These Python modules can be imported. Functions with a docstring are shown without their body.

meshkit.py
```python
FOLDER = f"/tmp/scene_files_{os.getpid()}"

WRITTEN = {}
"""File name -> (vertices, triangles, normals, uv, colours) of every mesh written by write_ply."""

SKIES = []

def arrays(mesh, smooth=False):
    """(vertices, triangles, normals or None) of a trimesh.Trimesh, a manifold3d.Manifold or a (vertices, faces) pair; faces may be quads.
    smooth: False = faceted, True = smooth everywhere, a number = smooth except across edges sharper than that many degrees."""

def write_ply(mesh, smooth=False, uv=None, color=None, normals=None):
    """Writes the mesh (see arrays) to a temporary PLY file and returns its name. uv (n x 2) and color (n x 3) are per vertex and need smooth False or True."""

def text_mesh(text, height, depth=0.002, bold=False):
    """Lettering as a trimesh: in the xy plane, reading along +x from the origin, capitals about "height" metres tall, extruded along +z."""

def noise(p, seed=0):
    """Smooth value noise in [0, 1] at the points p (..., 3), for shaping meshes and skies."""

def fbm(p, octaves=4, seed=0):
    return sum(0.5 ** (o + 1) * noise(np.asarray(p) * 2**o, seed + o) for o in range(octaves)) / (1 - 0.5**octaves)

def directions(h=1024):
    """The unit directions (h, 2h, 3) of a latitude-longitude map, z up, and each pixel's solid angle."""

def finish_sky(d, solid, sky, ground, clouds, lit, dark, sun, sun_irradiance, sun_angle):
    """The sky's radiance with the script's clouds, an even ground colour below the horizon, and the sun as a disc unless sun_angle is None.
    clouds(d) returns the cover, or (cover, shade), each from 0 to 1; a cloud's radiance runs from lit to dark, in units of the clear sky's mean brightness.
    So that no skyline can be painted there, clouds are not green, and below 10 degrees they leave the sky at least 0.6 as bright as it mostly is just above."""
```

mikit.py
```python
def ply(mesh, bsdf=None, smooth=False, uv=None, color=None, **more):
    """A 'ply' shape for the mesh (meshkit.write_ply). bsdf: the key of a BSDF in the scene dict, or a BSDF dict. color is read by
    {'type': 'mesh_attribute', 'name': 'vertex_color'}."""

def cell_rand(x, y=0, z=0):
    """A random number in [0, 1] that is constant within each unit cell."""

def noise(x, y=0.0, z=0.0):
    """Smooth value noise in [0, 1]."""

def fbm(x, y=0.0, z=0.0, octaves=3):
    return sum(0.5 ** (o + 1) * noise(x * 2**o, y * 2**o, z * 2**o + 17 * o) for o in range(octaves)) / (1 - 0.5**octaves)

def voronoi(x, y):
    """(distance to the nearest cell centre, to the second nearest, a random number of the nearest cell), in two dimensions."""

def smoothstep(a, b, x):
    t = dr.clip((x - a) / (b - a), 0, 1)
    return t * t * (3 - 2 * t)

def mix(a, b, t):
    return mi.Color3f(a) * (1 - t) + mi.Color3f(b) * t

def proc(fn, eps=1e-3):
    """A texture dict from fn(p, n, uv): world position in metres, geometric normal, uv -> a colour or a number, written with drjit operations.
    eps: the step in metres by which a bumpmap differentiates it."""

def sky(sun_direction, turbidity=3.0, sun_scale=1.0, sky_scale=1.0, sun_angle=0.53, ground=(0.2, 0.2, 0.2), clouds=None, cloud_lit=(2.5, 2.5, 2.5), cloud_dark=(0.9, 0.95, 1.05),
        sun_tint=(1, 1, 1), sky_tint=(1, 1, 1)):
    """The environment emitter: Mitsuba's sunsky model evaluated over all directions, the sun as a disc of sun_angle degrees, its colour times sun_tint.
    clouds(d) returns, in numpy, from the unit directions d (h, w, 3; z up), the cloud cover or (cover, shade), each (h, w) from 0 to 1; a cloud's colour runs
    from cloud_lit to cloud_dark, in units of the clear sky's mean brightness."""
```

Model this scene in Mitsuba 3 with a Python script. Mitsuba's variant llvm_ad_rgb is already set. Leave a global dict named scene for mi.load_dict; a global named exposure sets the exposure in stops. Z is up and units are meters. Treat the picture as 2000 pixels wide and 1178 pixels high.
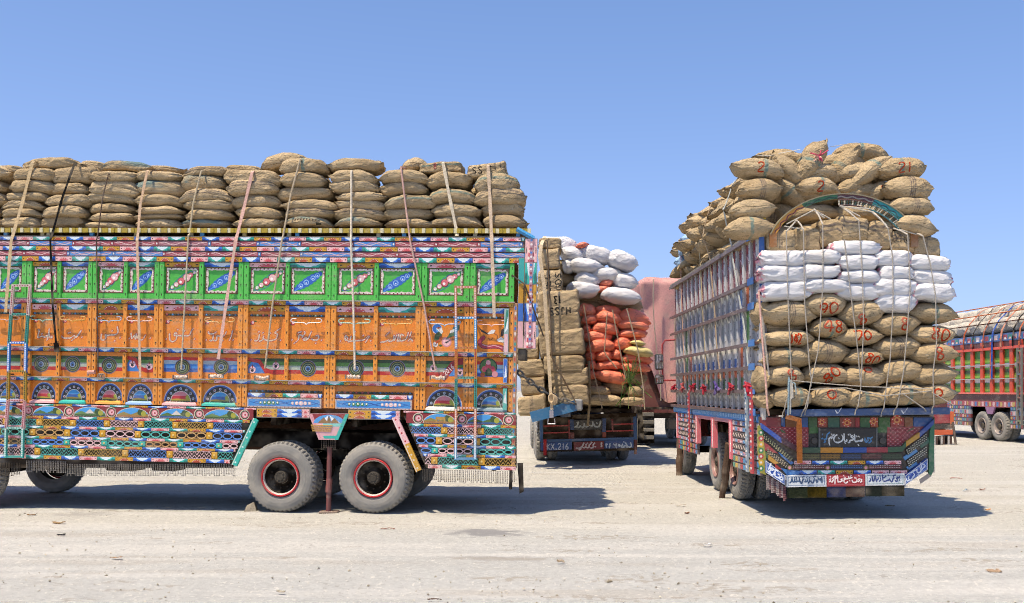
import math, random
import numpy as np
import drjit as dr
import mitsuba as mi
import mikit, meshkit, trimesh
import mapbox_earcut as earcut
from shapely.geometry import Polygon, LineString, Point, MultiPoint, box as sbox
from shapely.ops import unary_union
from mikit import proc, noise, fbm, smoothstep, mix, cell_rand

scene, labels = {}, {}
T4 = mi.ScalarTransform4f

# ---------------------------------------------------------------- camera, sky, exposure
F, CX, CY, H = 1800.0, 994.0, 763.0, 1.82          # focal length and optical centre in pixels of a 2000 x 1178 frame; eye height
scene['camera'] = {'type': 'perspective', 'fov': 2 * math.degrees(math.atan(1000 / F)), 'fov_axis': 'x', 'near_clip': 0.1, 'far_clip': 3000.0,
                   'principal_point_offset_x': (1000 - CX) / 2000, 'principal_point_offset_y': (589 - CY) / 1178,
                   'to_world': T4().look_at(origin=[0, 0, H], target=[0, 1, H], up=[0, 0, 1])}
SUN = (-1.25, -1.15, 4.0)
scene['sky'] = mikit.sky(SUN, turbidity=4.6, ground=(0.36, 0.33, 0.28), sun_tint=(0.98, 0.99, 0.97), sky_tint=(1.22, 1.30, 1.56), sun_scale=1.5)
exposure = 1.5

# ---------------------------------------------------------------- materials
def unpack(uv):
    a = dr.floor(uv.x + 0.5)
    r = dr.floor(a / 256.0)
    c = mi.Color3f(r, a - r * 256.0, dr.floor(uv.y + 0.5)) / 255.0
    return c * c * (c * 0.3 + 0.7)                                # sRGB to linear, near enough
def paint_fn(p, n, uv):
    c = unpack(uv)
    g = fbm(p.x * 3.1, p.y * 3.1, p.z * 3.1, 3)
    f = noise(p.x * 34, p.y * 34, p.z * 34)
    dust = smoothstep(0.48, 0.85, g * 0.7 + f * 0.3) * 0.30 + 0.045
    chip = smoothstep(0.80, 0.86, noise(p.x * 21, p.y * 21, p.z * 21) * 0.7 + g * 0.3)
    c = mix(c, (0.46, 0.40, 0.31), dust)
    return mix(c, (0.09, 0.07, 0.06), chip * 0.4)
def matte_fn(p, n, uv):
    c = unpack(uv)
    g = fbm(p.x * 5, p.y * 5, p.z * 5, 3)
    f = noise(p.x * 55, p.y * 55, p.z * 55)
    return mix(c * (0.72 + 0.56 * f), (0.44, 0.38, 0.30), smoothstep(0.4, 0.9, g) * 0.45)
def tyre_fn(p, n, uv):
    c = unpack(uv)
    g = fbm(p.x * 6, p.y * 6, p.z * 6, 3)
    return mix(c, (0.36, 0.33, 0.28), smoothstep(0.35, 0.8, g) * 0.55 + 0.08)
def sack_id(uv):
    k = dr.floor(uv.x)
    t = dr.floor(uv.y)
    return k, (uv.x - k - 0.05) / 0.9, t, (uv.y - t - 0.05) / 0.9
def jute_fn(p, n, uv):
    k, a, t, b = sack_id(uv)
    r1, r2 = cell_rand(k, 3, 1), cell_rand(k, 7, 2)
    c = mix((0.37, 0.28, 0.165), (0.47, 0.365, 0.225), r1)
    c = mix(c, (0.36, 0.285, 0.18), r2 * r2 * 0.6)
    weave = noise(p.x * 90, p.y * 40, p.z * 90)
    blotch = fbm(p.x * 6, p.y * 6, p.z * 6, 3)
    c = c * (0.60 + 0.34 * weave + 0.46 * blotch)
    fleck = dr.maximum(smoothstep(0.80, 0.88, noise(p.x * 46, p.y * 46, p.z * 46)), smoothstep(0.84, 0.9, noise(p.x * 27 + 9, p.y * 27, p.z * 27)))
    c = mix(c, (0.10, 0.07, 0.04), fleck * 0.6)
    lint = smoothstep(0.80, 0.88, noise(p.x * 38 + 3, p.y * 38, p.z * 38 + 5))
    c = mix(c, (0.56, 0.48, 0.36), lint * 0.45)
    stain = smoothstep(0.58, 0.72, fbm(p.x * 2.3 + k * 0.7, p.y * 2.3, p.z * 2.3, 2))
    c = mix(c, (0.20, 0.135, 0.07), stain * 0.35)
    worn = smoothstep(0.35, 0.6, noise(p.x * 25, p.y * 25, p.z * 25)) * 0.5 + 0.5
    wob = 0.012 * (noise(p.x * 8, p.y * 8, p.z * 8) - 0.5)
    def band(x, at, w):
        return smoothstep(w + 0.008, w, dr.abs(x - at + wob))
    teal, dark = (0.10, 0.20, 0.19), (0.085, 0.075, 0.085)
    seam = smoothstep(0.009, 0.004, dr.abs(b - 0.44 - 0.16 * r2 + 0.05 * (noise(a * 4, k) - 0.5))) * dr.select(r1 > 0.45, 0.6, 0.0)
    c = mix(c, (0.15, 0.105, 0.06), seam)
    c = mix(c, teal, dr.select(t == 1, band(a, 0.52 + 0.2 * (r1 - 0.5), 0.030), 0.0) * worn * 0.75)          # band across the sack
    c = mix(c, teal, dr.select(t == 2, dr.maximum(band(b, 0.56, 0.016), band(b, 0.67, 0.022)), 0.0) * worn * 0.7)  # stripes along it
    c = mix(c, dark, dr.select(t == 3, dr.maximum(dr.maximum(band(a, 0.455, 0.010), band(a, 0.50, 0.010)), band(a, 0.545, 0.010)), 0.0) * worn * 0.7)
    c = mix(c, (0.12, 0.21, 0.22), dr.select(t == 4, smoothstep(0.25, 0.7, blotch) * band(b, 0.60, 0.10), 0.0) * 0.85)
    c = mix(c, (0.40, 0.16, 0.17), dr.select(t == 4, band(b, 0.74, 0.035), 0.0) * worn * 0.5)
    c = mix(c, dark, dr.select(t == 5, dr.maximum(band(b, 0.53, 0.007), band(b, 0.575, 0.009)), 0.0) * worn * 0.75)
    return c
def woven_fn(p, n, uv):
    k, a, t, b = sack_id(uv)
    g = fbm(p.x * 7, p.y * 7, p.z * 7, 3)
    f = noise(p.x * 70, p.y * 70, p.z * 70)
    r = cell_rand(k, 5, 2)
    white = mix((0.66, 0.66, 0.68), (0.55, 0.55, 0.55), g)
    end = smoothstep(0.90, 0.95, dr.abs(a * 2 - 1) + 0.06 * (f - 0.5)) * smoothstep(0.3, 0.6, noise(p.x * 18, p.y * 18, p.z * 18))
    white = mix(white, (0.62, 0.12, 0.19), dr.select(t == 1, end * 0.75, 0.0))
    orange = mix((0.80, 0.235, 0.14), (0.72, 0.18, 0.10), r) * (0.85 + 0.3 * g)
    orange = mix(orange, (0.34, 0.10, 0.09), smoothstep(0.07, 0.05, dr.abs(a - 0.5)) * smoothstep(0.4, 0.65, f) * 0.5)
    yellow = mix((0.55, 0.46, 0.16), (0.62, 0.52, 0.26), g)
    c = dr.select(t < 1.5, white, dr.select(t < 2.5, orange, yellow))
    return mix(c, (0.42, 0.36, 0.28), smoothstep(0.62, 0.82, fbm(p.x * 3, p.y * 3, p.z * 3, 2)) * 0.3)
def crease_fn(p, n, uv):
    return fbm(p.x * 9, p.y * 9, p.z * 13, 3) * 1.0 + 0.25 * noise(p.x * 60, p.y * 60, p.z * 60)
def two(b):
    return {'type': 'twosided', 'b': b}
def pr(fn, rough, spec=0.5, **more):
    return {'type': 'principled', 'base_color': proc(fn), 'roughness': rough, 'specular': spec, **more}
scene['paint'] = two(pr(paint_fn, 0.42, 0.45))
scene['matte'] = two({'type': 'diffuse', 'reflectance': proc(matte_fn)})
scene['tyre_rubber'] = two(pr(tyre_fn, 0.7, 0.3))
scene['jute'] = two({'type': 'bumpmap', 'arbitrary': proc(crease_fn, 4e-3), 'scale': 0.042, 'bsdf': {'type': 'diffuse', 'reflectance': proc(jute_fn)}})
scene['woven_plastic'] = two({'type': 'bumpmap', 'arbitrary': proc(crease_fn, 4e-3), 'scale': 0.034, 'bsdf': pr(woven_fn, 0.45, 0.4)})
scene['mirror_glass'] = two({'type': 'conductor', 'material': 'Al'})
scene['steel'] = two({'type': 'roughconductor', 'material': 'Cr', 'alpha': 0.35})

# ---------------------------------------------------------------- mesh kit
def rgb(c):
    c = c.lstrip('#')
    return [int(c[i:i + 2], 16) for i in (0, 2, 4)]
class MB:
    """Collects coloured pieces of one part; the colour of a piece is carried in its uv."""
    def __init__(s):
        s.v, s.f, s.uv, s.n = [], [], [], 0
    def add(s, v, f, c):
        v, f = np.asarray(v, float), np.asarray(f, int)
        if f.shape[1] == 4:
            f = np.vstack([f[:, [0, 1, 2]], f[:, [0, 2, 3]]])
        r = rgb(c)
        s.v.append(v); s.f.append(f + s.n); s.n += len(v)
        s.uv.append(np.tile([r[0] * 256.0 + r[1], float(r[2])], (len(v), 1)))
        return s
    def box(s, x0, x1, y0, y1, z0, z1, c, ch=0.0, rot=None):
        v, f = BOX(x0, x1, y0, y1, z0, z1, ch)
        if rot is not None:
            m = np.array([(x0 + x1) / 2, (y0 + y1) / 2, (z0 + z1) / 2])
            v = (v - m) @ np.asarray(rot).T + m
        return s.add(v, f, c)
    def flat(s, poly, y, c):
        """a flat shape in the x-z plane"""
        for g in getattr(poly, 'geoms', [poly]):
            if g.is_empty or g.area < 1e-7 or g.geom_type != 'Polygon':
                continue
            rings = [np.array(g.exterior.coords)[:-1]] + [np.array(i.coords)[:-1] for i in g.interiors]
            p = np.vstack(rings)
            t = earcut.triangulate_float64(p, np.cumsum([len(r) for r in rings])).reshape(-1, 3)
            if len(t):
                s.add(np.column_stack([p[:, 0], np.full(len(p), y), p[:, 1]]), t, c)
        return s
    def prism(s, poly, y0, y1, c):
        """an x-z shape extruded from y0 (front) to y1"""
        for g in getattr(poly, 'geoms', [poly]):
            if g.is_empty or g.geom_type != 'Polygon':
                continue
            s.flat(g, y0, c); s.flat(g, y1, c)
            for r in [g.exterior, *g.interiors]:
                q = np.array(r.coords)[:-1]
                n = len(q); i = np.arange(n); j = (i + 1) % n
                s.add(np.vstack([np.column_stack([q[:, 0], np.full(n, y0), q[:, 1]]), np.column_stack([q[:, 0], np.full(n, y1), q[:, 1]])]),
                      np.column_stack([i, j, j + n, i + n]), c)
        return s
    def tube(s, pts, r, c, n=6, ends=True):
        v, f = TUBE(pts, r, n, ends)
        return s.add(v, f, c)
    def line(s, pts, w, y, c):
        return s.flat(LineString(pts).buffer(w / 2, quad_segs=2), y, c)
    def disc(s, x, z, r, y, c, rz=None, n=16):
        a = np.arange(n) * 2 * np.pi / n
        return s.flat(Polygon(np.column_stack([x + r * np.cos(a), z + (rz or r) * np.sin(a)])), y, c)
    def lathe(s, prof, c, axis=(0, 1, 0), at=(0, 0, 0), n=48):
        """prof: (distance along the axis, radius) pairs"""
        v, f = LATHE(prof, n)
        z = np.asarray(axis, float); z /= np.linalg.norm(z)
        x = np.cross(z, [0.3, 0.1, 1.0]); x /= np.linalg.norm(x)
        return s.add(v[:, :1] * x + v[:, 1:2] * np.cross(z, x) + v[:, 2:] * z + np.asarray(at, float), f, c)
    def raw(s):
        return np.vstack(s.v), np.vstack(s.f), np.vstack(s.uv)
def BOX(x0, x1, y0, y1, z0, z1, ch=0.0):
    if ch <= 0:
        v = np.array([[x, y, z] for x in (x0, x1) for y in (y0, y1) for z in (z0, z1)], float)
        return v, np.array([[0, 1, 3], [0, 3, 2], [4, 6, 7], [4, 7, 5], [0, 4, 5], [0, 5, 1], [2, 3, 7], [2, 7, 6], [0, 2, 6], [0, 6, 4], [1, 5, 7], [1, 7, 3]])
    c = min(ch, (x1 - x0) / 2.1, (y1 - y0) / 2.1, (z1 - z0) / 2.1)
    pts = [[(x0, x1)[i] + (c, -c)[i] * a, (y0, y1)[j] + (c, -c)[j] * b, (z0, z1)[k] + (c, -c)[k] * d]
           for i in (0, 1) for j in (0, 1) for k in (0, 1) for a, b, d in ((0, 1, 1), (1, 0, 1), (1, 1, 0))]
    h = trimesh.convex.convex_hull(np.array(pts))
    return np.array(h.vertices), np.array(h.faces)
def TUBE(pts, r, n=6, ends=True):
    p = np.asarray(pts, float)
    r = np.broadcast_to(np.asarray(r, float), (len(p),))
    t = np.gradient(p, axis=0); t /= np.linalg.norm(t, axis=1, keepdims=True) + 1e-12
    a = np.cross(t[0], [0, 0, 1.0] if abs(t[0][2]) < 0.9 else [1.0, 0, 0]); A = []
    for k in range(len(p)):
        a = a - t[k] * (a @ t[k]); a /= np.linalg.norm(a) + 1e-12; A.append(a)
    A = np.array(A); B = np.cross(t, A); g = np.arange(n) * 2 * np.pi / n
    v = p[:, None] + r[:, None, None] * (np.cos(g)[None, :, None] * A[:, None] + np.sin(g)[None, :, None] * B[:, None])
    i, j = np.meshgrid(np.arange(len(p) - 1), np.arange(n), indexing='ij')
    q = np.stack([i * n + j, i * n + (j + 1) % n, (i + 1) * n + (j + 1) % n, (i + 1) * n + j], -1).reshape(-1, 4)
    f = np.vstack([q[:, [0, 1, 2]], q[:, [0, 2, 3]]])
    if ends:
        k = np.arange(1, n - 1); z = np.zeros_like(k); o = (len(p) - 1) * n
        f = np.vstack([f, np.column_stack([z, k + 1, k]), np.column_stack([z + o, k + o, k + 1 + o])])
    return v.reshape(-1, 3), f
def LATHE(prof, n=48):
    p = np.asarray(prof, float); g = np.arange(n) * 2 * np.pi / n
    v = np.stack([p[:, 1:2] * np.cos(g), p[:, 1:2] * np.sin(g), np.broadcast_to(p[:, :1], (len(p), n))], -1).reshape(-1, 3)
    i, j = np.meshgrid(np.arange(len(p) - 1), np.arange(n), indexing='ij')
    q = np.stack([i * n + j, i * n + (j + 1) % n, (i + 1) * n + (j + 1) % n, (i + 1) * n + j], -1).reshape(-1, 4)
    return v, q
def rotx(a): c, s = math.cos(a), math.sin(a); return np.array([[1, 0, 0], [0, c, -s], [0, s, c]])
def roty(a): c, s = math.cos(a), math.sin(a); return np.array([[c, 0, s], [0, 1, 0], [-s, 0, c]])
def rotz(a): c, s = math.cos(a), math.sin(a); return np.array([[c, -s, 0], [s, c, 0], [0, 0, 1]])

# ---------------------------------------------------------------- entries of the scene
USED = {}
def newkey(base):
    k = USED.get(base, -1) + 1; USED[base] = k
    return base if k == 0 else f'{base}_{k:03d}'
def thing(name, label, cat, group=None):
    k = newkey(name)
    labels[k] = {'label': label, 'category': cat}
    if group: labels[k]['group'] = group
    return k
def put(key, v, f, uv, bsdf, smooth=False):
    m = trimesh.Trimesh(v, f, process=False)
    scene[key] = mikit.ply(m, bsdf, smooth=smooth, uv=uv)
def part(parent, name, mb, bsdf='paint', M=None, smooth=False, label=None, stuff=False):
    if mb.n == 0: return None
    v, f, uv = mb.raw()
    if M is not None: v = v @ M[0].T + M[1]
    key = newkey(parent + '__' + name)
    put(key, v, f, uv, bsdf, smooth)
    if label: labels[key] = {**labels.get(key, {}), 'label': label}
    if stuff: labels[key] = {**labels.get(key, {}), 'kind': 'stuff'}
    return key
def single(name, mb, label, cat, bsdf='paint', M=None, smooth=False, group=None):
    k = thing(name, label, cat, group)
    v, f, uv = mb.raw()
    if M is not None: v = v @ M[0].T + M[1]
    put(k, v, f, uv, bsdf, smooth)
    return k
def at(px, py, Y):
    return np.array([(px - CX) * Y / F, Y, H - (py - CY) * Y / F])
ORD = ['first', 'second', 'third', 'fourth', 'fifth', 'sixth', 'seventh', 'eighth', 'ninth', 'tenth', 'eleventh', 'twelfth', 'thirteenth', 'fourteenth', 'fifteenth', 'sixteenth']
def nth(i, n, first, last):
    """'topmost', 'second from the top' ... counted from the nearer end"""
    if i == 0: return f'{first}most' if first in ('top', 'left', 'right') else f'{first}'
    return f'{ORD[i]} from the {first}'

# hand-painted letters: pen strokes in a 1 x 1 box, y up
GL = {'T': [[(0, 1), (1, 1)], [(.5, 1), (.5, 0)]], 'K': [[(0, 0), (0, 1)], [(.9, 1), (0, .45), (.95, 0)]], 'X': [[(0, 1), (1, 0)], [(1, 1), (0, 0)]],
      '.': [[(.4, .04), (.6, .0)]], '2': [[(.05, .8), (.3, 1), (.75, .95), (.9, .7), (.5, .35), (.05, 0), (1, .03)]], '1': [[(.5, 1), (.5, 0)]],
      '6': [[(.85, 1), (.35, .75), (.08, .35), (.3, 0), (.75, .03), (.9, .3), (.6, .5), (.15, .35)]],
      '0': [[(.5, 1), (.1, .75), (.08, .3), (.45, 0), (.85, .25), (.9, .7), (.55, 1)]],
      '9': [[(.85, .65), (.55, .45), (.2, .6), (.25, .9), (.6, 1), (.88, .85), (.8, .4), (.45, 0)]],
      '8': [[(.85, .85), (.5, 1), (.15, .8), (.4, .55), (.85, .3), (.6, 0), (.15, .15), (.3, .45), (.75, .65), (.85, .85)]],
      '7': [[(.05, 1), (.95, .95), (.4, 0)]], '4': [[(.7, 0), (.7, 1), (.05, .35), (1, .35)]],
      '3': [[(.1, .95), (.6, 1), (.85, .75), (.4, .52), (.9, .25), (.55, 0), (.05, .1)]],
      'S': [[(.9, .9), (.5, 1), (.12, .8), (.4, .55), (.85, .3), (.6, 0), (.05, .08)]], 'H': [[(.05, 0), (.05, 1)], [(.95, 0), (.95, 1)], [(.05, .5), (.95, .5)]],
      'J': [[(.75, 1), (.7, .15), (.4, 0), (.1, .15)]], 'E': [[(.95, 1), (.05, 1), (.05, 0), (.95, 0)], [(.05, .5), (.75, .5)]], 'C': [[(.95, .85), (.5, 1), (.08, .6), (.3, .05), (.95, .1)]],
      'G': [[(.95, .85), (.5, 1), (.08, .6), (.3, .05), (.9, .1), (.92, .45), (.6, .45)]], 'D': [[(.05, 0), (.05, 1), (.6, .95), (.95, .5), (.6, .05), (.05, 0)]],
      'N': [[(.05, 0), (.05, 1), (.9, 0), (.9, 1)]], 'Z': [[(.05, 1), (.9, 1), (.1, 0), (.95, 0)]], 'I': [[(.5, 0), (.5, 1)]]}
def letters(text, w, h, gap=0.35):
    """pen strokes of a text whose letters are w wide and h high, centred on the origin"""
    out, n = [], len(text); W = n * w + (n - 1) * w * gap
    for k, ch in enumerate(text):
        for st in GL.get(ch, []):
            out.append([(x * w + k * w * (1 + gap) - W / 2, (y - 0.5) * h) for x, y in st])
    return out
def curve(st, n=4):
    """rounds a pen stroke (Catmull-Rom)"""
    p = np.asarray(st, float)
    if len(p) < 3: return p
    q = np.vstack([2 * p[0] - p[1], p, 2 * p[-1] - p[-2]]); out = []
    for i in range(1, len(q) - 2):
        for t in np.arange(n) / n:
            out.append(0.5 * (2 * q[i] + (q[i + 1] - q[i - 1]) * t + (2 * q[i - 1] - 5 * q[i] + 4 * q[i + 1] - q[i + 2]) * t * t + (3 * q[i] - q[i - 1] - 3 * q[i + 1] + q[i + 2]) * t ** 3))
    return np.array(out + [p[-1]])
def pen(strokes, w, slant=0.9, thin=0.45):
    """calligraphy: each stroke swept with a broad nib"""
    d = np.array([math.cos(slant), math.sin(slant)]) * w / 2; e = np.array([-d[1], d[0]]) * thin
    nib = np.array([d + e, d - e, -d - e, -d + e]); out = []
    for st in strokes:
        if len(st) == 1:
            out.append(Polygon(np.array(st[0]) + nib * 1.35)); continue
        q = curve(st)
        out += [MultiPoint(np.vstack([a + nib, b + nib])).convex_hull for a, b in zip(q[:-1], q[1:])]
    return unary_union(out)
# ---------------------------------------------------------------- ground
def ground_fn(p, n, uv):
    far = fbm(p.x * 0.11, p.y * 0.16, 0, 3)
    sway = p.y + 0.25 * noise(p.x * 0.09, p.y * 0.1) + 0.012 * p.x
    streak = fbm(p.x * 0.22, sway * 2.6, 3, 4)
    rut = fbm(p.x * 0.10, sway * 1.15, 9, 2)
    sand, grey, pale = (0.398, 0.390, 0.352), (0.366, 0.370, 0.356), (0.452, 0.447, 0.424)
    road = smoothstep(12.9, 11.4, sway + 1.3 * (rut - 0.5))                     # the driven strip in front is bare and greyer
    c = mix(sand, grey, dr.clip(road * 0.9 + (far - 0.5) * 0.5, 0, 1))
    c = mix(c, pale, smoothstep(0.50, 0.70, streak) * 0.6)
    c = mix(c, (0.34, 0.315, 0.275), smoothstep(0.60, 0.72, fbm(p.x * 0.35 + 7, sway * 3.3, 5, 3)) * 0.42 * (0.3 + 0.7 * road))
    for yt, w, k in ((11.75, 0.07, 0.35), (10.9, 0.30, -0.30), (10.28, 0.12, 0.6), (9.75, 0.22, -0.25), (9.42, 0.14, 0.5), (8.95, 0.18, -0.22), (8.5, 0.20, 0.55), (8.12, 0.10, -0.25)):     # wheel tracks: pale packed dust, grey worn lanes
        d = dr.abs(p.y - yt - 0.30 * (noise(p.x * 0.16 + yt, 3) - 0.5) + 0.010 * p.x) / w
        m_ = smoothstep(1.2, 0.5, d + 0.8 * (noise(p.x * 2.2, p.y * 9, yt) - 0.5)) * smoothstep(0.25, 0.6, noise(p.x * 0.35, yt, 4))
        c = mix(c, pale if k > 0 else (0.325, 0.324, 0.308), m_ * abs(k))
    grit = noise(p.x * 28, p.y * 28, 1)
    fine = noise(p.x * 90, p.y * 70, 2)
    c = c * (0.86 + 0.17 * grit + 0.12 * fine)
    clump = smoothstep(0.5, 0.75, fbm(p.x * 1.3, p.y * 2.2, 8, 2))
    speck = smoothstep(0.80, 0.88, noise(p.x * 33 + 5, p.y * 24, 4))
    c = mix(c, (0.20, 0.18, 0.155), speck * (0.12 + 0.55 * clump) * 0.6)
    chip = smoothstep(0.84, 0.9, noise(p.x * 41, p.y * 30, 14))
    c = mix(c, (0.68, 0.64, 0.57), chip * 0.35)
    def spot(x, y, rx, ry):
        d = dr.sqrt(dr.square((p.x - x) / rx) + dr.square((p.y - y) / ry))
        return smoothstep(1.15, 0.35, d + 0.9 * (noise(p.x * 9, p.y * 14, 6) - 0.5))
    c = mix(c, (0.17, 0.17, 0.18), spot(-0.32, 11.8, 0.55, 0.34) * 0.75)        # oil spots
    c = mix(c, (0.21, 0.18, 0.15), spot(-0.1, 10.1, 0.75, 0.16) * 0.5)
    c = mix(c, (0.24, 0.23, 0.22), spot(-6.3, 13.6, 0.5, 0.3) * 0.5)
    litter = smoothstep(0.66, 0.74, fbm(p.x * 0.8 + 30, sway * 2.4, 12, 3)) * smoothstep(0.45, 0.7, noise(p.x * 17, p.y * 26, 7))
    c = mix(c, (0.25, 0.215, 0.17), litter * 0.55)                               # trampled straw and grit
    return c
scene['dusty_ground'] = {'type': 'bumpmap', 'arbitrary': proc(lambda p, n, uv: fbm(p.x * 14, p.y * 14, 0, 4) + 0.35 * noise(p.x * 60, p.y * 60, 3), 5e-3), 'scale': 0.012,
                         'bsdf': {'type': 'diffuse', 'reflectance': proc(ground_fn)}}
def ground_z(x, y):
    q = np.stack([x * 0.10, (y + 0.012 * x) * 1.3, x * 0], -1)
    near = np.clip((13.4 - y) / 1.5, 0, 1)
    ruts = (meshkit.fbm(q, 3, seed=4) - 0.5) * 0.055 * near
    bumps = (meshkit.fbm(np.stack([x * 1.7, y * 1.7, x * 0], -1), 4, seed=9) - 0.5) * 0.028
    fine = (meshkit.fbm(np.stack([x * 7, y * 7, x * 0], -1), 2, seed=2) - 0.5) * 0.010
    rim = np.clip(1 - np.hypot(x / 60, y / 70), 0, 1) ** 0.3
    return (ruts + bumps + fine) * rim - 0.006
def ticks(a, b, fine, lo, hi):
    m = np.arange(a, b, fine); g = np.geomspace(1, 1 + (hi - b), 26)[1:] - 1; l = np.geomspace(1, 1 + (a - lo), 26)[1:] - 1
    return np.concatenate([(a - l)[::-1], m, b + g])
gx, gy = ticks(-10.5, 16, 0.062, -900, 900), ticks(5.5, 25, 0.055, -900, 1500)
X, Y = np.meshgrid(gx, gy)
gv = np.stack([X, Y, ground_z(X, Y)], -1).reshape(-1, 3)
i, j = np.meshgrid(np.arange(len(gy) - 1), np.arange(len(gx) - 1), indexing='ij')
w_ = len(gx)
gf = np.stack([i * w_ + j, i * w_ + j + 1, (i + 1) * w_ + j + 1, (i + 1) * w_ + j], -1).reshape(-1, 4)
scene['ground'] = mikit.ply((gv, gf), 'dusty_ground', smooth=True)
labels['ground'] = {'label': 'bare dusty truck yard of pale sand and grey grit', 'kind': 'structure'}
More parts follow.
